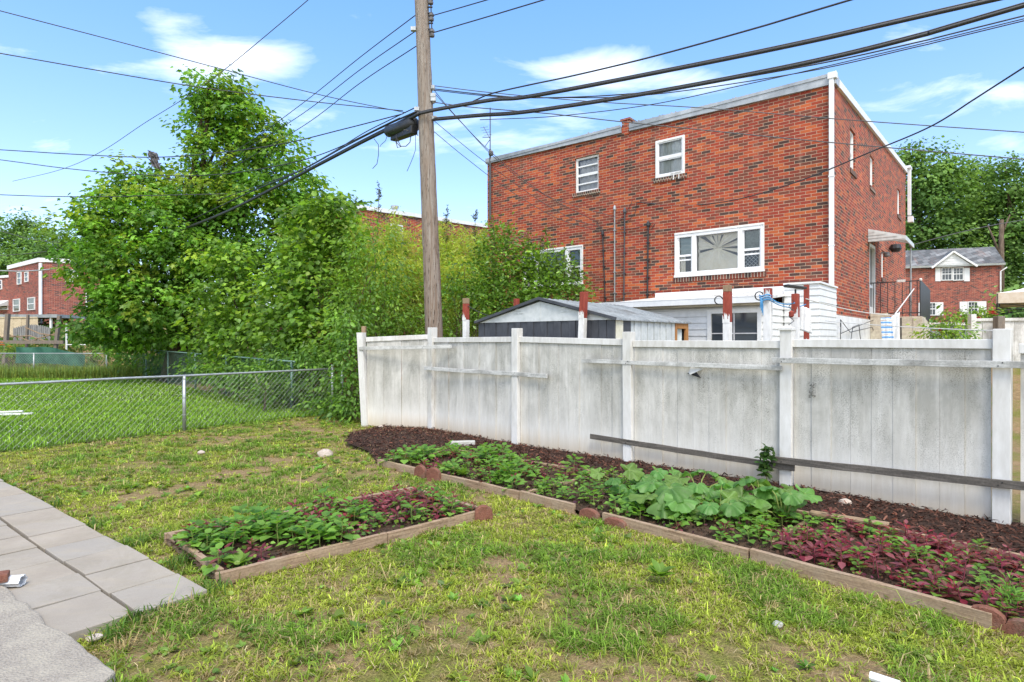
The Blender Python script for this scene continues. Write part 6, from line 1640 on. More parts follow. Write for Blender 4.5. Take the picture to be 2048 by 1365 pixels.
# distant trees
def far_tree(label, blobs, base, size=.30, per=9, leafs=36, rc=.58, cols=FARG, mat='leaf_dull', r=.3, shell=.35):
    return tree('leafy_tree', label, 'tree', base, blobs, cols, per, leafs, rc, size, ROUND, mat, r, 'trees behind the houses', shell=shell)
def gbase(u, Y): x = (u - CU) / F * Y; return (x, Y, hz(x, Y))
far_tree('large dark tree rising right beside the brick house corner', [B(1850, 340, 60, 60, 55), B(1880, 420, 60, 75, 60), B(1830, 450, 60, 45, 70), B(1900, 350, 60, 40, 40), B(1870, 500, 60, 90, 60), B(1815, 320, 60, 25, 25)], gbase(1860, 60))
far_tree('tall dark tree behind the grey roofed house, left of the bare trunk', [B(1950, 380, 63, 50, 55), B(1930, 450, 62, 55, 60), B(1985, 440, 62, 50, 70), B(1945, 520, 61, 90, 50), B(1965, 350, 63, 28, 22)], gbase(1950, 63))
far_tree('tall dark tree filling the right edge of the photo', [B(2030, 370, 58, 45, 50), B(2060, 440, 58, 70, 70), B(2010, 480, 58, 50, 70), B(2050, 550, 57, 70, 70), B(2010, 340, 58, 24, 18), B(2015, 600, 56, 40, 50)], gbase(2030, 58))
far_tree('small dark bush behind the canopy tent', [B(2020, 625, 40, 40, 24), B(2060, 610, 40, 34, 30)], gbase(2030, 40), size=.3, rc=.5)
m = MB(); a, b = at(2001, 640, 52), at(2003, 440, 52); m.tube([a, a.lerp(b, .5), b], [.3, .24, .16], 8); m.tube([a.lerp(b, .6), at(1988, 480, 52), at(1975, 450, 52)], [.12, .09, .05], 6); m.tube([a.lerp(b, .85), at(2020, 430, 52)], [.12, .05], 6)
tag(m.build('bare_trunk', M['leafwood'], shade=True), 'bare brown trunk with broken limbs beside the grey roofed house', 'tree trunk')
far_tree('airy tree at the far left edge above the row houses', [B(20, 470, 72, 50, 36), B(55, 455, 72, 40, 28), B(10, 520, 72, 50, 40), B(75, 490, 71, 45, 34), B(40, 520, 70, 60, 40)], gbase(30, 72), per=6, shell=.2)
far_tree('rounded tree between the row house roof and the maple', [B(120, 490, 68, 40, 30), B(150, 510, 68, 45, 36), B(100, 515, 67, 50, 30), B(190, 500, 68, 40, 40)], gbase(120, 68), per=7)
far_tree('tree crown behind the middle brick row house', [B(690, 440, 46, 50, 40), B(640, 460, 46, 60, 60)], gbase(660, 46), size=.35)

# roses and flower bushes past the landing
def flower_bush(label, u, Y, blobs, n_fl, mat, r=.05):
    e = tree('flower_bush', label, 'flowers', (*XY(u, Y), hz(*XY(u, Y))), blobs, MID + LIME[:1], 260, 16, .12, .075, OVAL, 'leaf', .018, 'flowering bushes beyond the fence', stems=3)
    for k in range(n_fl):
        q = blobs[k % len(blobs)]; d = rand_dir(1)[0]; d[1] = -abs(d[1]); c = Vector(q[:3]) + Vector((d[0] * q[3], d[1] * q[4], abs(d[2]) * q[5]))
        m = MB()
        for i in range(9):
            a = i * 2.4; rr_ = r * (.35 + .65 * i / 9); p = c + Vector((math.cos(a) * rr_ * .6, math.sin(a) * rr_ * .6, (1 - i / 9) * r * .5))
            t = Vector((math.cos(a), math.sin(a), .5)).normalized(); s = t.cross(Vector((0, 0, 1))).normalized()
            m.add([p - s * rr_ * .5, p + s * rr_ * .5, p + s * rr_ * .4 + t * rr_ * .6, p - s * rr_ * .4 + t * rr_ * .6], [(0, 1, 2, 3)])
        m.build('blossom', M[mat], e)
flower_bush('pink-red flowering bush right against the landing', 1868, 13.5, [B(1862, 668, 13.5, 16, 24), B(1888, 672, 13.5, 22, 18)], 11, 'flower_red', .045)
flower_bush('leafy young bush in front of the low grey outbuilding', 1915, 13.3, [B(1905, 650, 13.3, 18, 28), B(1920, 668, 13.2, 24, 20), B(1898, 632, 13.3, 10, 14)], 0, 'flower_red')
flower_bush('red rose bush topping the cream fence', 1955, 15.8, [B(1955, 632, 15.8, 24, 16), B(1935, 640, 15.8, 16, 16), B(1975, 638, 15.8, 14, 14)], 5, 'flower_red', .10)
flower_bush('orange lilies by the far left fence', 20, 27.4, [B(12, 698, 27.4, 14, 14), B(30, 702, 27.4, 12, 12)], 7, 'flower_orange', .13)

# ================================================================== vegetable seedlings
def plant_mesh(kind, seed):
    """one seedling: stem and leaf pairs, returned as vertices/loops ready for copies"""
    global RNG
    keep = RNG; RNG = np.random.default_rng(seed); rg = random.Random(seed)
    C = []; D = []; N = []; S = []; K = []
    if kind == 'amaranth':
        H = rg.uniform(.10, .18); nl = rg.randint(9, 14)
        for i in range(nl):
            f = (i + 1) / nl; a = i * 2.4 + rg.uniform(-.3, .3); s = .085 * (1.15 - .55 * f) * rg.uniform(.8, 1.2); el = -.25 + .9 * f
            C.append((.012 * math.cos(a), .012 * math.sin(a), H * (.25 + .75 * f))); D.append((math.cos(a), math.sin(a), el)); N.append((-.3 * math.cos(a), -.3 * math.sin(a), 1)); S.append(s)
            base = np.array([(.32, .035, .06), (.20, .03, .05), (.38, .12, .14), (.19, .075, .06)][rg.randint(0, 3)]); K.append(base * rg.uniform(.75, 1.3))
        tm = OVAL
    elif kind == 'green':
        H = rg.uniform(.09, .16); nl = rg.randint(10, 15)
        for i in range(nl):
            f = (i + 1) / nl; a = i * 2.4 + rg.uniform(-.4, .4); s = .085 * (1.15 - .5 * f) * rg.uniform(.75, 1.2); rr_ = .05 * (1 - f) + .008
            C.append((rr_ * math.cos(a), rr_ * math.sin(a), H * (.3 + .7 * f))); D.append((math.cos(a), math.sin(a), -.1 + .6 * f)); N.append((-.2 * math.cos(a), -.2 * math.sin(a), 1)); S.append(s)
            K.append(np.array([(.17, .34, .05), (.23, .42, .07), (.13, .27, .045)][rg.randint(0, 2)]) * rg.uniform(.8, 1.25))
        tm = ROUND
    elif kind == 'rosette':
        for i in range(16):
            a = i * 2.4; f = i / 16; C.append((0, 0, .01 + .02 * f)); D.append((math.cos(a), math.sin(a), .35 + .6 * f)); N.append((-math.cos(a) * .5, -math.sin(a) * .5, 1)); S.append(rg.uniform(.09, .14)); K.append(np.array((.19, .33, .05)) * rg.uniform(.75, 1.2))
        tm = OVAL
    else:                                                   # feathery herb
        for i in range(240):
            a = rg.uniform(0, 6.28); r_ = rg.uniform(0, .11); z = rg.uniform(.03, .17) * (1 - (r_ / .13) ** 2); C.append((r_ * math.cos(a), r_ * math.sin(a), z)); D.append((math.cos(a) + rg.uniform(-.6, .6), math.sin(a) + rg.uniform(-.6, .6), rg.uniform(.1, 1.2)))
            N.append((rg.uniform(-1, 1), rg.uniform(-1, 1), 1)); S.append(rg.uniform(.03, .055)); K.append(np.array((.17, .36, .04)) * rg.uniform(.75, 1.25))
        tm = BLADE
    o = leaves('seedling', np.array(C), np.array(D, float), np.array(N, float), np.array(S), tm, np.array(K), M['leaf'])
    RNG = keep
    if kind in ('amaranth', 'green'):
        m = MB(); m.tube([(0, 0, -.02), (.004, .003, H * .5), (0, 0, H)], [.004, .0035, .002], 5); st = m.build('stem', M['red_stalk' if kind == 'amaranth' else 'stalk'], o)
    return o
PROTO = {k: [plant_mesh(k, 100 + 7 * i + j * 53) for i in range(n)] for j, (k, n) in enumerate((('amaranth', 5), ('green', 5), ('rosette', 2), ('feathery', 2)))}
USED = set()
NM = {'amaranth': 'amaranth_seedling', 'green': 'leafy_seedling', 'rosette': 'leafy_rosette', 'feathery': 'feathery_herb'}
def sow(kind, x, y, sc, label, cat, group):
    p = random.choice(PROTO[kind])
    if p.name in USED: o = copy_tree(p)
    else: o = p; USED.add(p.name)
    o.name = NM[kind]; USED.add(o.name)
    o.location = (x, y, float(soil_z(np.array([x]), np.array([y]))[0]) - .005 if True else 0); o.rotation_euler = (random.uniform(-.18, .18), random.uniform(-.18, .18), random.uniform(0, 6.28)); o.scale = (sc,) * 3
    return tag(o, label, cat, group)
def bed_pts(a, b, c, d, n, margin=.08, mind=.07, dens=None):
    """a,b front edge; d,c back edge"""
    P = []; tries = 0
    while len(P) < n and tries < n * 60:
        tries += 1; s, t = random.uniform(.03, .97), random.uniform(.06, .94)
        if dens and random.random() > dens(s, t): continue
        p = (a.lerp(b, s)).lerp(d.lerp(c, s), t)
        if all((p - q).length > mind for q in P): P.append(p)
    return P
# free-standing bed: green at the near-left, purple towards the far right
for p in bed_pts(L_FL, L_FR, L_BR, L_BL, 78, mind=.08, dens=lambda s, t: (1.0 if s < .6 else .45) * float(smooth(.35, .55, fbm(np.array([s * 2.4]), np.array([t * 1.2]), .4, 405)[0]))): sow('green', p.x, p.y, random.uniform(.6, 1.45), 'small round leaved green seedling in the free-standing bed', 'seedling', 'green seedlings in the free-standing bed')
for p in bed_pts(L_FL, L_FR, L_BR, L_BL, 62, mind=.09, dens=lambda s, t: .12 if s < .4 else 1.0): sow('amaranth', p.x, p.y, random.uniform(.7, 1.15), 'purple leaved amaranth seedling in the free-standing bed', 'seedling', 'purple seedlings in the free-standing bed')
for p in bed_pts(RF[0], RF[1], RB[1], RB[0], 72, mind=.09, dens=lambda s, t: float(smooth(.32, .55, fbm(np.array([s * 2.6]), np.array([t * 1.4]), .4, 406)[0]))): sow('green', p.x, p.y, random.uniform(.6, 1.5), 'small round leaved green seedling in the farthest bed', 'seedling', 'green seedlings in the farthest bed')
for p in bed_pts(RF[0], RF[1], RB[1], RB[0], 34, mind=.11): sow('amaranth', p.x, p.y, random.uniform(.7, 1.1), 'purple leaved amaranth seedling in the farthest bed', 'seedling', 'purple seedlings in the farthest bed')
for p in bed_pts(RF[1], RF[2], RB[2], RB[1], 84, mind=.11): sow('green', p.x, p.y, random.uniform(.7, 1.15), 'small green seedling around the squash in the middle bed', 'seedling', 'green seedlings in the middle bed')
for p in bed_pts(RF[1], RF[2], RB[2], RB[1], 10, mind=.12, dens=lambda s, t: 1 if s > .7 else .1): sow('amaranth', p.x, p.y, random.uniform(.6, 1.0), 'purple seedling near the squash in the middle bed', 'seedling', 'purple seedlings in the middle bed')
for p in bed_pts(RF[2], RF[4], RB[4], RB[2], 140, mind=.072, dens=lambda s, t: float(smooth(.35, .6, fbm(np.array([s * 2.6]), np.array([t * 1.6]), .45, 404)[0]))): sow('amaranth', p.x, p.y, random.uniform(.5, 1.15), 'crimson amaranth seedling in the nearest bed', 'seedling', 'crimson seedlings in the nearest bed')
for p in bed_pts(RF[2], RF[4], RB[4], RB[2], 48, mind=.11): sow('green', p.x, p.y, random.uniform(.5, .95), 'green seedling among the crimson amaranth', 'seedling', 'green seedlings in the nearest bed')
for u, v, lb in ((1010, 972, 'bright feathery herb clump at the front of the farthest bed'), (2020, 1238, 'bright feathery herb clump at the near end of the amaranth bed')):
    p = gp(u, v); sow('feathery', p.x, p.y, 1.25, lb, 'herb', None)
for i, (u, v) in enumerate(((905, 955), (925, 962), (885, 945))): p = gp(u, v); sow('rosette', p.x, p.y, 1.1, 'upright light green lettuce clump behind the paired edging stones', 'lettuce', 'lettuce clumps in the farthest bed')
for u, v, lb in ((478, 1146, 'light green leafy clump in the near corner of the free-standing bed'), (1082, 988, 'light green leafy clump at the divider of the middle bed'), (1318, 1168, 'low broad leaved weed in the grass before the middle bed')):
    p = gp(u, v); sow('rosette', p.x, p.y, 1.0, lb, 'leafy clump', None)
for k, v in PROTO.items():                                 # prototypes never sown
    for o in v:
        if 'label' not in o.keys():
            for ch in list(o.children): bpy.data.objects.remove(ch)
            bpy.data.objects.remove(o)

# squash: big lobed leaves on arching stalks
def squash(u, v, n, r, size, label, seed):
    rg = random.Random(seed); p = gp(u, v, .02); e = empty('squash_plant', p); tag(e, label, 'squash', 'squash plants in the middle bed')
    m = MB(); ml = MB(); V = []; L = []; ST = []; K = []
    for i in range(n):
        a = i * 2.4 + rg.uniform(-.4, .4); rr_ = r * math.sqrt((i + .6) / n) * rg.uniform(.8, 1.1); h = rg.uniform(.14, .35) * (1.1 - .35 * rr_ / r); s = size * rg.uniform(.6, 1.12)
        tip = Vector((p.x + rr_ * math.cos(a), p.y + rr_ * math.sin(a), p.z + h)); m.tube([p, p.lerp(tip, .5) + Vector((0, 0, h * .28)), tip], [.009, .007, .005], 6)
        d = Vector((math.cos(a), math.sin(a), rg.uniform(-.55, -.05))).normalized(); nn = Vector((rg.uniform(-.35, .35), rg.uniform(-.55, .15), 1)); x = d.cross(nn).normalized(); z = x.cross(d)
        # outline: heart with shallow wavy lobes
        ring = 40; rows = 5; base = len(V)
        V.append(tip); K.append((.30, .42, .14)); lt = rg.uniform(.75, 1.2); yl = rg.uniform(1, 1.3) if i % 4 else 1.5
        for k in range(1, rows + 1):
            f = k / rows
            for j in range(ring):
                th = 2 * math.pi * j / ring; lob = 1 + .11 * math.cos(5 * th) + .05 * math.sin(11 * th + i) + .02 * math.sin(23 * th)
                notch = 1 - .75 * math.exp(-((th - math.pi) / .32) ** 2)
                q = s * .5 * f * lob * notch; lx = q * math.sin(th); ly = q * (math.cos(th) * .95) + .12 * s * f
                lz = s * (.14 * f - (.20 + .10 * math.sin(i)) * f ** 2.2 + .05 * math.cos(5 * th) * f + .035 * math.sin(9 * th + i) * f * f + .02 * math.sin(17 * th) * f * f)
                V.append(tip + x * lx + d * ly + z * lz); g = rg.uniform(.88, 1.12); vein = .55 * (1.1 - .6 * f) if j % 8 == 0 else 0
                K.append(((.125 * g * yl + .12 * vein) * lt, (.31 * g + .14 * vein) * lt, (.07 * g + .10 * vein) * lt))
        for j in range(ring): ST.append(len(L)); L += [base, base + 1 + j, base + 1 + (j + 1) % ring]
        for k in range(1, rows):
            for j in range(ring):
                q = base + 1 + (k - 1) * ring; ST.append(len(L)); L += [q + j, q + ring + j, q + ring + (j + 1) % ring, q + (j + 1) % ring]
    raw_mesh('leaf', np.array([tuple(q) for q in V]), L, ST, np.array(K), M['leaf'], e, True)
    m.build('stem', M['stalk'], e, shade=True)
squash(1325, 1030, 11, .34, .30, 'squash plant with large drooping leaves at the left front of the group', 1); squash(1395, 1010, 10, .36, .30, 'squash plant at the back middle of the group', 2)
squash(1440, 1045, 10, .30, .25, 'squash plant with smaller leaves at the front middle of the group', 3); squash(1520, 1025, 12, .36, .33, 'squash plant with the widest leaves at the right of the group, near the fence weed', 4)
squash(1240, 1000, 9, .36, .24, 'squash plant with pale leaves at the far left of the group', 5); squash(1300, 985, 8, .30, .22, 'small squash plant at the back left of the group by the mulch', 6); squash(1565, 1050, 7, .24, .26, 'squash plant trailing over the divider towards the amaranth', 7)
# weed climbing the fence post
fp_ = fence_pt(1541, .16); e = empty('fence_weed', (fp_.x, fp_.y, .02)); tag(e, 'leafy green weed growing up against the white fence post', 'weed'); m = MB(); C = []
zt = EYE + (CV - 893) / F * fp_.y; m.tube([(fp_.x, fp_.y, 0), (fp_.x + .02, fp_.y, zt * .5), (fp_.x - .01, fp_.y, zt)], [.008, .006, .003], 5); m.build('stem', M['stalk'], e)
C = np.array([(fp_.x + random.gauss(0, .035), fp_.y + random.gauss(0, .03), random.uniform(.12, zt)) for _ in range(120)]); n = len(C)
leaves('crown', C, nrm(RNG.normal(size=(n, 3)) * [1, 1, .4] + [0, -.3, -.1]), nrm(RNG.normal(size=(n, 3)) * .5 + [0, -.4, 1]), .075 * np.exp(RNG.normal(0, .25, n)), OVAL, jitter_cols((.055, .12, .025), n), M['leaf'], e)

# ================================================================== grass, mulch, litter (nobody could count these)
def scatter(n, x0, x1, y0, y1, power=1.0):
    return RNG.uniform(x0, x1, n), RNG.uniform(y0, y1, n)
def outside(x, y):
    bad = inpoly(x, y, RBED) | inpoly(x, y, LBED) | inpoly(x, y, MULCH) | inpoly(x, y, PATHPOLY) | inpoly(x, y, OLDPOLY)
    return ~bad
def inview(x, y, mrg=1.0):
    return (x > -(y * .89 + mrg)) & (x < y * .89 + mrg + 1.5)
def front_of_fence(x, y):
    ok = np.ones(len(x), bool)
    poly = [(-9, 1), (9, 1), (FP[6].x, FP[6].y), (FP[5].x, FP[5].y), (FP[3].x, FP[3].y), (FP[2].x, FP[2].y), (FP[1].x, FP[1].y), (FP[0].x - .1, FP[0].y + .1), (-3.6, 13.2), (CB.x, CB.y), (CM.x, CM.y), (CA.x, CA.y), (C0.x, C0.y)]
    return inpoly(x, y, poly)
# worn yard grass: tufts of radiating blades on a patchy sward
parts = []
for (y0, y1, n) in ((2.4, 4.2, 12000), (4.2, 6.5, 15000), (6.5, 9.5, 15000), (9.5, 14, 11000)):
    x, y = scatter(n, -y1 * .95, y1 * .95, y0, y1); k = inview(x, y) & front_of_fence(x, y) & outside(x, y)
    x, y = x[k], y[k]
    d = fbm(x, y, 1.1, 21) * .5 + fbm(x, y, .3, 31) * .5
    bare = fbm(x, y, 1.5, 77)
    wornb = np.zeros(len(x))
    for u_, v_, rx_, ry_ in ((330, 985, .9, .45), (560, 920, .9, .6), (470, 880, .8, .5), (700, 1005, .5, .35), (1530, 1300, .22, .12), (1000, 1120, .35, .2), (250, 930, .7, .4), (900, 1290, .25, .12), (1250, 1190, .3, .15), (360, 1150, .25, .2)):
        q = gp(u_, v_); wornb = np.maximum(wornb, (1 - smooth(.35, 1.2, np.hypot((x - q.x) / rx_, (y - q.y) / ry_) + .5 * (fbm(x, y, .3, 17) - .5))) * .88)
    p = smooth(.26, .50, d) * (1 - .85 * smooth(.52, .66, bare)) * (1 - wornb) + .10
    k = RNG.random(len(x)) < p
    parts.append((x[k], y[k], d[k]))
tx = np.concatenate([p[0] for p in parts]); ty = np.concatenate([p[1] for p in parts]); td = np.concatenate([p[2] for p in parts]); nt_ = len(tx)
lush = smooth(.44, .62, fbm(tx, ty, .42, 66)); tone = fbm(tx, ty, .6, 91)
tl = (.026 + .024 * RNG.random(nt_) + .034 * lush) * np.exp(RNG.normal(0, .22, nt_))
tcol = np.array([(.26, .345, .038)]) * (1 - tone[:, None]) + np.array([(.36, .395, .055)]) * tone[:, None]
tcol = tcol * (1 - .8 * lush[:, None]) + np.array([(.12, .245, .028)]) * .8 * lush[:, None]
drt = RNG.random(nt_) < .10 + .22 * smooth(.50, .66, fbm(tx, ty, .8, 12))
tcol[drt] = np.array((.37, .29, .13)); tcol *= np.exp(RNG.normal(0, .22, (nt_, 1)))
nb = 16; x = np.repeat(tx, nb); y = np.repeat(ty, nb); n = len(x); az = RNG.uniform(0, 6.283, n); r_ = np.abs(RNG.normal(0, .022, n)) * (1 + .06 * y)
x = x + r_ * np.cos(az); y = y + r_ * np.sin(az); L_n = np.repeat(tl, nb) * np.exp(RNG.normal(0, .28, n)) * (1 + 1.3 * (RNG.random(n) < .015))
gcol = np.repeat(tcol, nb, 0) * np.exp(RNG.normal(0, .20, (n, 1))); sw = RNG.random(n) < .07; gcol[sw] = np.array((.40, .32, .16)) * np.exp(RNG.normal(0, .2, (sw.sum(), 1)))
ok = outside(x, y); x, y, az, L_n, gcol = x[ok], y[ok], az[ok], L_n[ok], gcol[ok]; n = len(x)
o = blades('yard_grass', np.stack([x, y, ground_z(x, y)], 1), L_n * 1.0, (.0037 + .0006 * y) * np.exp(RNG.normal(0, .25, n)), np.clip(RNG.normal(.95, .22, n), .2, 1.25), az + RNG.normal(0, .5, n), gcol, M['grass'])
tag(o, kind='stuff')
# broad leaved weeds and clover in the yard
x, y = scatter(95000, -10, 10, 2.4, 12.5); k = inview(x, y) & front_of_fence(x, y) & outside(x, y); x, y = x[k], y[k]
w = fbm(x, y, .45, 141) * .6 + fbm(x, y, .14, 151) * .4; k = RNG.random(len(x)) < smooth(.52, .72, w) * .85; x, y = x[k], y[k]; n = len(x)
az = RNG.uniform(0, 6.283, n)
o = leaves('yard_weeds', np.stack([x, y, ground_z(x, y) + RNG.uniform(.008, .035, n)], 1), np.stack([np.cos(az), np.sin(az), RNG.uniform(.0, .7, n)], 1), nrm(RNG.normal(size=(n, 3)) * .4 + [0, 0, 1]), RNG.uniform(.018, .045, n), ROUND, jitter_cols((.19, .27, .04), n, .28, .12), M['leaf'])
tag(o, kind='stuff')
cx0, cy0 = scatter(9500, -10, 10, 2.4, 12.5); k = inview(cx0, cy0) & front_of_fence(cx0, cy0) & outside(cx0, cy0) & (RNG.random(9500) < smooth(.40, .66, fbm(cx0, cy0, .7, 301)))
cx0, cy0 = cx0[k], cy0[k]; sz = np.repeat(RNG.uniform(.025, .075, len(cx0)), 8); x = np.repeat(cx0, 8); y = np.repeat(cy0, 8); n = len(x); az = RNG.uniform(0, 6.283, n)
wc = np.repeat(jitter_cols((.19, .30, .045), len(cx0), .3, .15), 8, 0) * np.exp(RNG.normal(0, .15, (n, 1)))
o = leaves('yard_rosettes', np.stack([x, y, ground_z(x, y) + .008], 1), np.stack([np.cos(az), np.sin(az), RNG.uniform(.1, .9, n)], 1), nrm(RNG.normal(size=(n, 3)) * .3 + [0, 0, 1]), sz * RNG.uniform(.7, 1.3, n), OVAL, wc, M['leaf'])
tag(o, kind='stuff')
# straw and dead clippings lying flat
x, y = scatter(42000, -9, 9, 2.4, 11.5); k = inview(x, y) & front_of_fence(x, y) & (outside(x, y) | ((np.hypot(x + 2, y - 9.9) < 1.3) & (RNG.random(42000) < .35) & ~inpoly(x, y, RBED))); x, y = x[k], y[k]; n = len(x); az = RNG.uniform(0, 6.283, n)
o = blades('dry_clippings', np.stack([x, y, np.where(inpoly(x, y, MULCH), mulch_z(x, y) + .012, ground_z(x, y)) + .006 + RNG.uniform(0, .02, n)], 1), RNG.uniform(.02, .08, n), np.full(n, .0034), np.full(n, 1.25), az, jitter_cols((.36, .28, .17), n, .35, .06), M['grass'])
tag(o, kind='stuff')
# neighbour's lawn
parts = []
for (y0, y1, n) in ((5, 11, 90000), (11, 16, 110000), (16, 28, 110000)):
    x, y = scatter(n, -30, -3.5, y0, y1); k = (np.abs(x) < y * .9 + 1.5) & inpoly(x, y, LAWN); parts.append((x[k], y[k]))
x = np.concatenate([p[0] for p in parts]); y = np.concatenate([p[1] for p in parts]); n = len(x); tone = fbm(x, y, .9, 8)[:, None]
gc = np.array([(.13, .27, .022)]) * (1 - tone) + np.array([(.27, .42, .045)]) * tone
edge = np.zeros(n); 
for a, b in ((C0, CA), (CA, CM), (CM, CB)):
    dd = (b - a).normalized(); s = (x - a.x) * dd.x + (y - a.y) * dd.y; q = np.abs((x - a.x) * dd.y - (y - a.y) * dd.x); edge = np.maximum(edge, (q < .35) * (s > -.2) * (s < (b - a).length + .2))
o = blades('lawn_grass', np.stack([x, y, hgt(x, y)], 1), (.06 + .05 * fbm(x, y, .3, 5) + .07 * edge * RNG.random(n)) * np.exp(RNG.normal(0, .25, n)), (.004 + .0007 * y), np.clip(RNG.normal(.5, .22, n), .05, 1), RNG.uniform(0, 6.283, n), gc * np.exp(RNG.normal(0, .33, (n, 1))) * np.exp(.5 * (fbm(x, y, .25, 71)[:, None] - .5)), M['grass'])
tag(o, kind='stuff')
x, y = scatter(9000, -26, -4, 6, 24); k = inpoly(x, y, LAWN) & (fbm(x, y, 2.2, 44) > .53); x, y = x[k], y[k]; n = len(x)
o = leaves('clover_flowers', np.stack([x, y, hgt(x, y) + .07], 1), rand_dir(n), nrm(RNG.normal(size=(n, 3)) * .4 + [0, 0, 1]), np.full(n, .028), ROUND, jitter_cols((.55, .56, .50), n, .15, .03), M['grass']); tag(o, kind='stuff')
# long grass along the far fence
x = RNG.uniform(-30, -15.5, 26000); y = RNG.uniform(25.4, 28.2, 26000); n = len(x)
o = blades('tall_grass', np.stack([x, y, hgt(x, y)], 1), RNG.uniform(.35, .85, n) * (.6 + .7 * fbm(x, y, 1.4, 3)), RNG.uniform(.012, .025, n), RNG.uniform(.1, .8, n), RNG.uniform(0, 6.283, n), jitter_cols((.2, .27, .06), n, .3, .15), M['grass']); tag(o, kind='stuff')
# far ground cover beyond the fences
x = RNG.uniform(-60, 60, 40000); y = RNG.uniform(28, 75, 40000); n = len(x)
o = leaves('far_ground_cover', np.stack([x, y, hgt(x, y) + RNG.uniform(0, .35, n)], 1), nrm(RNG.normal(size=(n, 3)) + [0, 0, .8]), rand_dir(n), RNG.uniform(.2, .5, n), OVAL, jitter_cols((.11, .18, .05), n, .3, .15), M['leaf_dull']); tag(o, kind='stuff')
x = RNG.uniform(-45, -9, 16000); y = RNG.uniform(27.6, 38, 16000); n = len(x)
o = leaves('garden_ground_cover', np.stack([x, y, hgt(x, y) + RNG.uniform(0, .18, n)], 1), nrm(RNG.normal(size=(n, 3)) + [0, 0, .8]), rand_dir(n), RNG.uniform(.12, .3, n), OVAL, jitter_cols((.13, .19, .05), n, .35, .2), M['leaf_dull']); tag(o, kind='stuff')
# mulch chips
x, y = scatter(95000, -3.6, 6, 3.4, 11.6); k = inpoly(x, y, MULCH); x, y = x[k], y[k]; n = len(x); az = RNG.uniform(0, 6.283, n)
o = leaves('mulch', np.stack([x, y, mulch_z(x, y) + RNG.uniform(.0, .025, n)], 1), np.stack([np.cos(az), np.sin(az), RNG.normal(0, .35, n)], 1), nrm(RNG.normal(size=(n, 3)) * .5 + [0, 0, 1]), RNG.uniform(.02, .065, n), (np.array([(-.12, 0, 0), (.12, .05, .03), (.10, 1, .0), (-.1, .9, .04)]), [(0, 1, 2, 3)]), jitter_cols((.075, .035, .024), n, .5, .12), M['chip']); tag(o, kind='stuff')
# crumbs of soil and low sprouts inside the beds
x, y = scatter(42000, -3.2, 5.2, 2.6, 9.4); k = inpoly(x, y, RBED) | inpoly(x, y, LBED); x, y = x[k], y[k]; n = len(x)
o = leaves('soil_crumbs', np.stack([x, y, soil_z(x, y) + .004], 1), rand_dir(n), rand_dir(n), RNG.uniform(.008, .028, n), (np.array([(-.5, 0, 0), (.5, .1, .3), (.3, 1, .1), (-.4, .8, .4)]), [(0, 1, 2, 3)]), jitter_cols((.075, .045, .03), n, .45, .1), M['chip']); tag(o, kind='stuff')
x, y = scatter(42000, -3.2, 5.2, 2.6, 9.4); k = inpoly(x, y, RBED) | inpoly(x, y, LBED); x, y = x[k], y[k]
s = fbm(x, y, .35, 201) * .6 + fbm(x, y, .12, 202) * .4; redbed = inpoly(x, y, [RF[2], RF[3], RF[4], RB[4], RB[3], RB[2]])
k = RNG.random(len(x)) < smooth(.42, .66, s) * np.where(redbed, .30, .85); x, y, redbed = x[k], y[k], redbed[k]; n = len(x)
cols = np.where((RNG.random(n) < .28)[:, None], jitter_cols((.11, .035, .05), n, .3, .1), jitter_cols((.17, .29, .05), n, .3, .14)); cols = np.where((redbed & (RNG.random(n) < .6))[:, None], jitter_cols((.22, .04, .07), n, .3, .1), cols)
o = leaves('bed_sprouts', np.stack([x, y, soil_z(x, y) + RNG.uniform(.01, .07, n)], 1), nrm(RNG.normal(size=(n, 3)) * [1, 1, .4] + [0, 0, .2]), nrm(RNG.normal(size=(n, 3)) * .5 + [0, 0, 1]), RNG.uniform(.018, .05, n), ROUND, cols, M['leaf']); tag(o, kind='stuff')
# grass hanging over the slab edges
P = []
for u, v, c in ((375, 1122, 70), (358, 1130, 50), (418, 1180, 40), (255, 1245, 70), (290, 1230, 40), (215, 1278, 40), (345, 1195, 50), (250, 1092, 30), (176, 1055, 40), (100, 1015, 30)):
    q = gp(u, v)
    for _ in range(c): P.append((q.x + random.gauss(.03, .05), q.y + random.gauss(-.01, .05), 0))
P = np.array(P); k = ~inpoly(P[:, 0], P[:, 1], PATHPOLY); P = P[k]; n = len(P)
o = blades('edge_grass', P, RNG.uniform(.07, .17, n), RNG.uniform(.006, .011, n), RNG.uniform(.3, .95, n), RNG.uniform(0, 6.283, n), jitter_cols((.085, .16, .025), n, .2, .1), M['grass']); tag(o, kind='stuff')

# ================================================================== sky, sun, camera
SUN_EL, SUN_AZ = R(56), R(170)                              # sun behind the camera, almost straight behind
w = bpy.data.worlds.new('World'); SC.world = w; w.use_nodes = True
nt = w.node_tree; nt.nodes.clear(); N_ = nt.nodes.new; L_ = nt.links.new
out = N_('ShaderNodeOutputWorld'); bg = N_('ShaderNodeBackground'); sky = N_('ShaderNodeTexSky')
sky.sky_type = 'NISHITA'; sky.sun_disc = False; sky.sun_elevation = SUN_EL; sky.sun_rotation = SUN_AZ
sky.air_density = 1.0; sky.dust_density = .6; sky.ozone_density = 1.2; sky.altitude = 20
tc = N_('ShaderNodeTexCoord'); sp = N_('ShaderNodeSeparateXYZ'); L_(tc.outputs['Generated'], sp.inputs[0])
def mth(op, a, b=0.0, c=None):
    x = N_('ShaderNodeMath'); x.operation = op
    for i, val in enumerate((a, b) + ((c,) if c is not None else ())):
        if hasattr(val, 'is_linked'): L_(val, x.inputs[i])
        else: x.inputs[i].default_value = val
    return x.outputs[0]
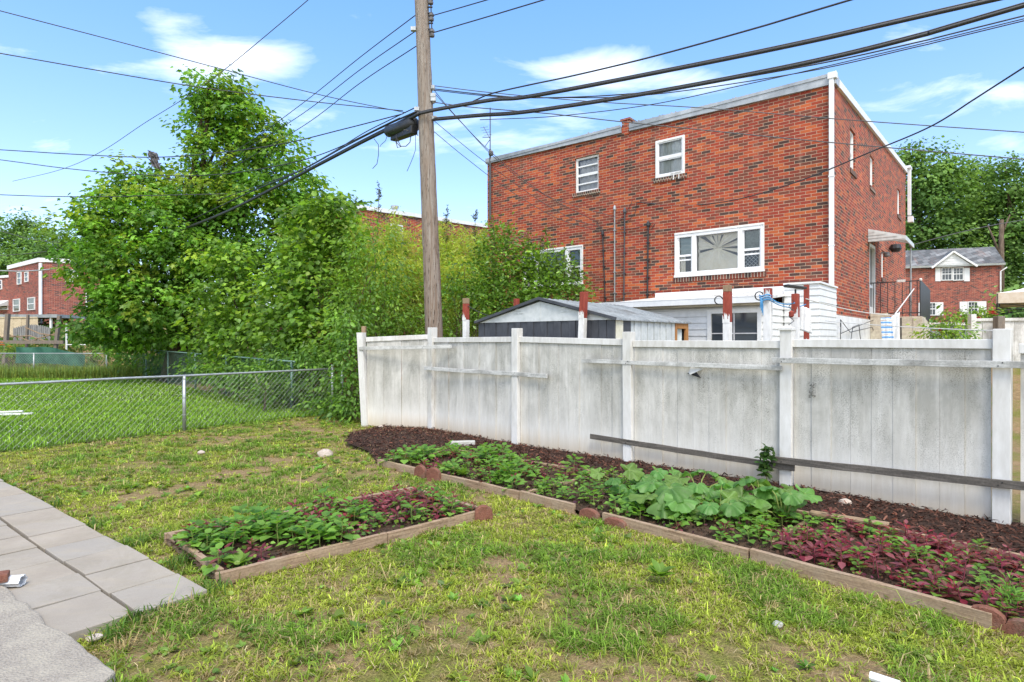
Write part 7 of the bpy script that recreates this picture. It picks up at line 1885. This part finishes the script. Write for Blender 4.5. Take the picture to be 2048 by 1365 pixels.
den = mth('ADD', mth('MAXIMUM', sp.outputs[2], 0.0), .16)
cx_ = mth('DIVIDE', sp.outputs[0], den); cy_ = mth('DIVIDE', sp.outputs[1], den)
cmb = N_('ShaderNodeCombineXYZ'); L_(cx_, cmb.inputs[0]); L_(cy_, cmb.inputs[1])
def cl_noise(scale, off, detail=7, rough=.58, dist=.4):
    mp = N_('ShaderNodeMapping'); mp.inputs['Location'].default_value = off; mp.inputs['Scale'].default_value = (.55, 1.0, 1); L_(cmb.outputs[0], mp.inputs[0])
    x = N_('ShaderNodeTexNoise'); x.inputs['Scale'].default_value = scale; x.inputs['Detail'].default_value = detail; x.inputs['Roughness'].default_value = rough; x.inputs['Distortion'].default_value = dist
    L_(mp.outputs[0], x.inputs['Vector']); return x.outputs['Fac']
CLOUD_OFF = (3.1, 1.7, 0)
# fair weather wisps: where each one hangs (bearing, height) and how far it spreads, broken up by the noise
yy = mth('MAXIMUM', sp.outputs[1], .05); bx_ = mth('DIVIDE', sp.outputs[0], yy); bz_ = mth('DIVIDE', sp.outputs[2], yy)
tot = None
for u, v, ru, rv, k in ((500, 118, 150, 34, .9), (600, 215, 110, 30, .8), (420, 150, 90, 50, .7), (330, 45, 50, 30, .6), (1230, 138, 170, 38, .9), (1400, 165, 90, 24, .7), (1790, 75, 70, 30, .7), (2040, 185, 60, 22, .8),
                        (1040, 260, 170, 30, .6), (110, 285, 50, 14, .7), (60, 240, 50, 16, .5), (960, 330, 90, 18, .5), (2030, 295, 60, 18, .6), (710, 30, 40, 20, .45), (200, 340, 90, 16, .5)):
    dx = mth('DIVIDE', mth('SUBTRACT', bx_, (u - CU) / F), ru * 1.35 / F); dz = mth('DIVIDE', mth('SUBTRACT', bz_, (CV - v) / F), rv * 1.35 / F)
    g = mth('MULTIPLY', mth('EXPONENT', mth('MULTIPLY', mth('ADD', mth('MULTIPLY', dx, dx), mth('MULTIPLY', dz, dz)), -1.0)), k)
    tot = g if tot is None else mth('ADD', tot, g)
back = mth('MAXIMUM', mth('MULTIPLY', mth('ADD', sp.outputs[1], .02), -1.9), 0.0)  # unseen cloud bank added behind the camera to soften and neutralise the light
over = mth('MULTIPLY', mth('MAXIMUM', mth('ADD', sp.outputs[2], -.60), 0.0), 2.6)     # more unseen cloud added overhead, so upward faces get whiter fill light
back = mth('ADD', back, over)
cn = mth('ADD', mth('ADD', mth('MULTIPLY', mth('ADD', cl_noise(3.1, CLOUD_OFF, 7, .6, .5), -.5), 2.3), mth('MULTIPLY', tot, .62)), mth('MULTIPLY', back, .95))
cr = N_('ShaderNodeValToRGB'); cr.color_ramp.elements[0].position = .30; cr.color_ramp.elements[1].position = 1.0; cr.color_ramp.elements[0].color = (0, 0, 0, 1); cr.color_ramp.elements[1].color = (.66, .66, .66, 1); L_(cn, cr.inputs[0])
SKY_S, CLOUD_L = .15, 6.6
tint = N_('ShaderNodeMix'); tint.data_type = 'RGBA'; tint.blend_type = 'MULTIPLY'; tint.inputs[0].default_value = 1.0; L_(sky.outputs[0], tint.inputs[6]); 
hf = N_('ShaderNodeValToRGB'); hf.color_ramp.elements[0].position = 0.0; hf.color_ramp.elements[1].position = .5
hf.color_ramp.elements[0].color = (.56, .58, .62, 1); hf.color_ramp.elements[1].color = (.68, .92, 1.12, 1); e_ = hf.color_ramp.elements.new(.18); e_.color = (.80, .80, .90, 1)
L_(sp.outputs[2], hf.inputs[0]); L_(hf.outputs[0], tint.inputs[7])
mx = N_('ShaderNodeMix'); mx.data_type = 'RGBA'; L_(cr.outputs[0], mx.inputs[0]); L_(tint.outputs[2], mx.inputs[6]); mx.inputs[7].default_value = (CLOUD_L, CLOUD_L * .985, CLOUD_L * .96, 1)
L_(mx.outputs[2], bg.inputs[0]); bg.inputs[1].default_value = SKY_S; L_(bg.outputs[0], out.inputs[0])

sl = bpy.data.lights.new('sun', 'SUN'); sl.energy = 1.5; sl.angle = R(20); sl.color = (1.0, .94, .84)
so = bpy.data.objects.new('sun', sl); COL.objects.link(so)
# sky rotation is measured clockwise from +Y; the lamp shines the opposite way
sd_ = Vector((math.sin(SUN_AZ) * math.cos(SUN_EL), math.cos(SUN_AZ) * math.cos(SUN_EL), math.sin(SUN_EL)))
so.rotation_euler = (-sd_).to_track_quat('-Z', 'Y').to_euler(); so.location = (0, 0, 30)

cam = bpy.data.cameras.new('camera'); co = bpy.data.objects.new('camera', cam); COL.objects.link(co)
cam.sensor_width = 36; cam.lens = 36 * F / 2048; cam.clip_start = .1; cam.clip_end = 3000
cam.shift_y = -(682.5 - CV) / 2048 * 1.0
co.location = (0, 0, EYE); co.rotation_euler = (R(90), 0, 0); SC.camera = co
vs_ = SC.view_settings; vs_.view_transform = 'Standard'; vs_.look = 'None'; vs_.exposure = 1.2; vs_.gamma = 1.0; vs_.use_curve_mapping = False
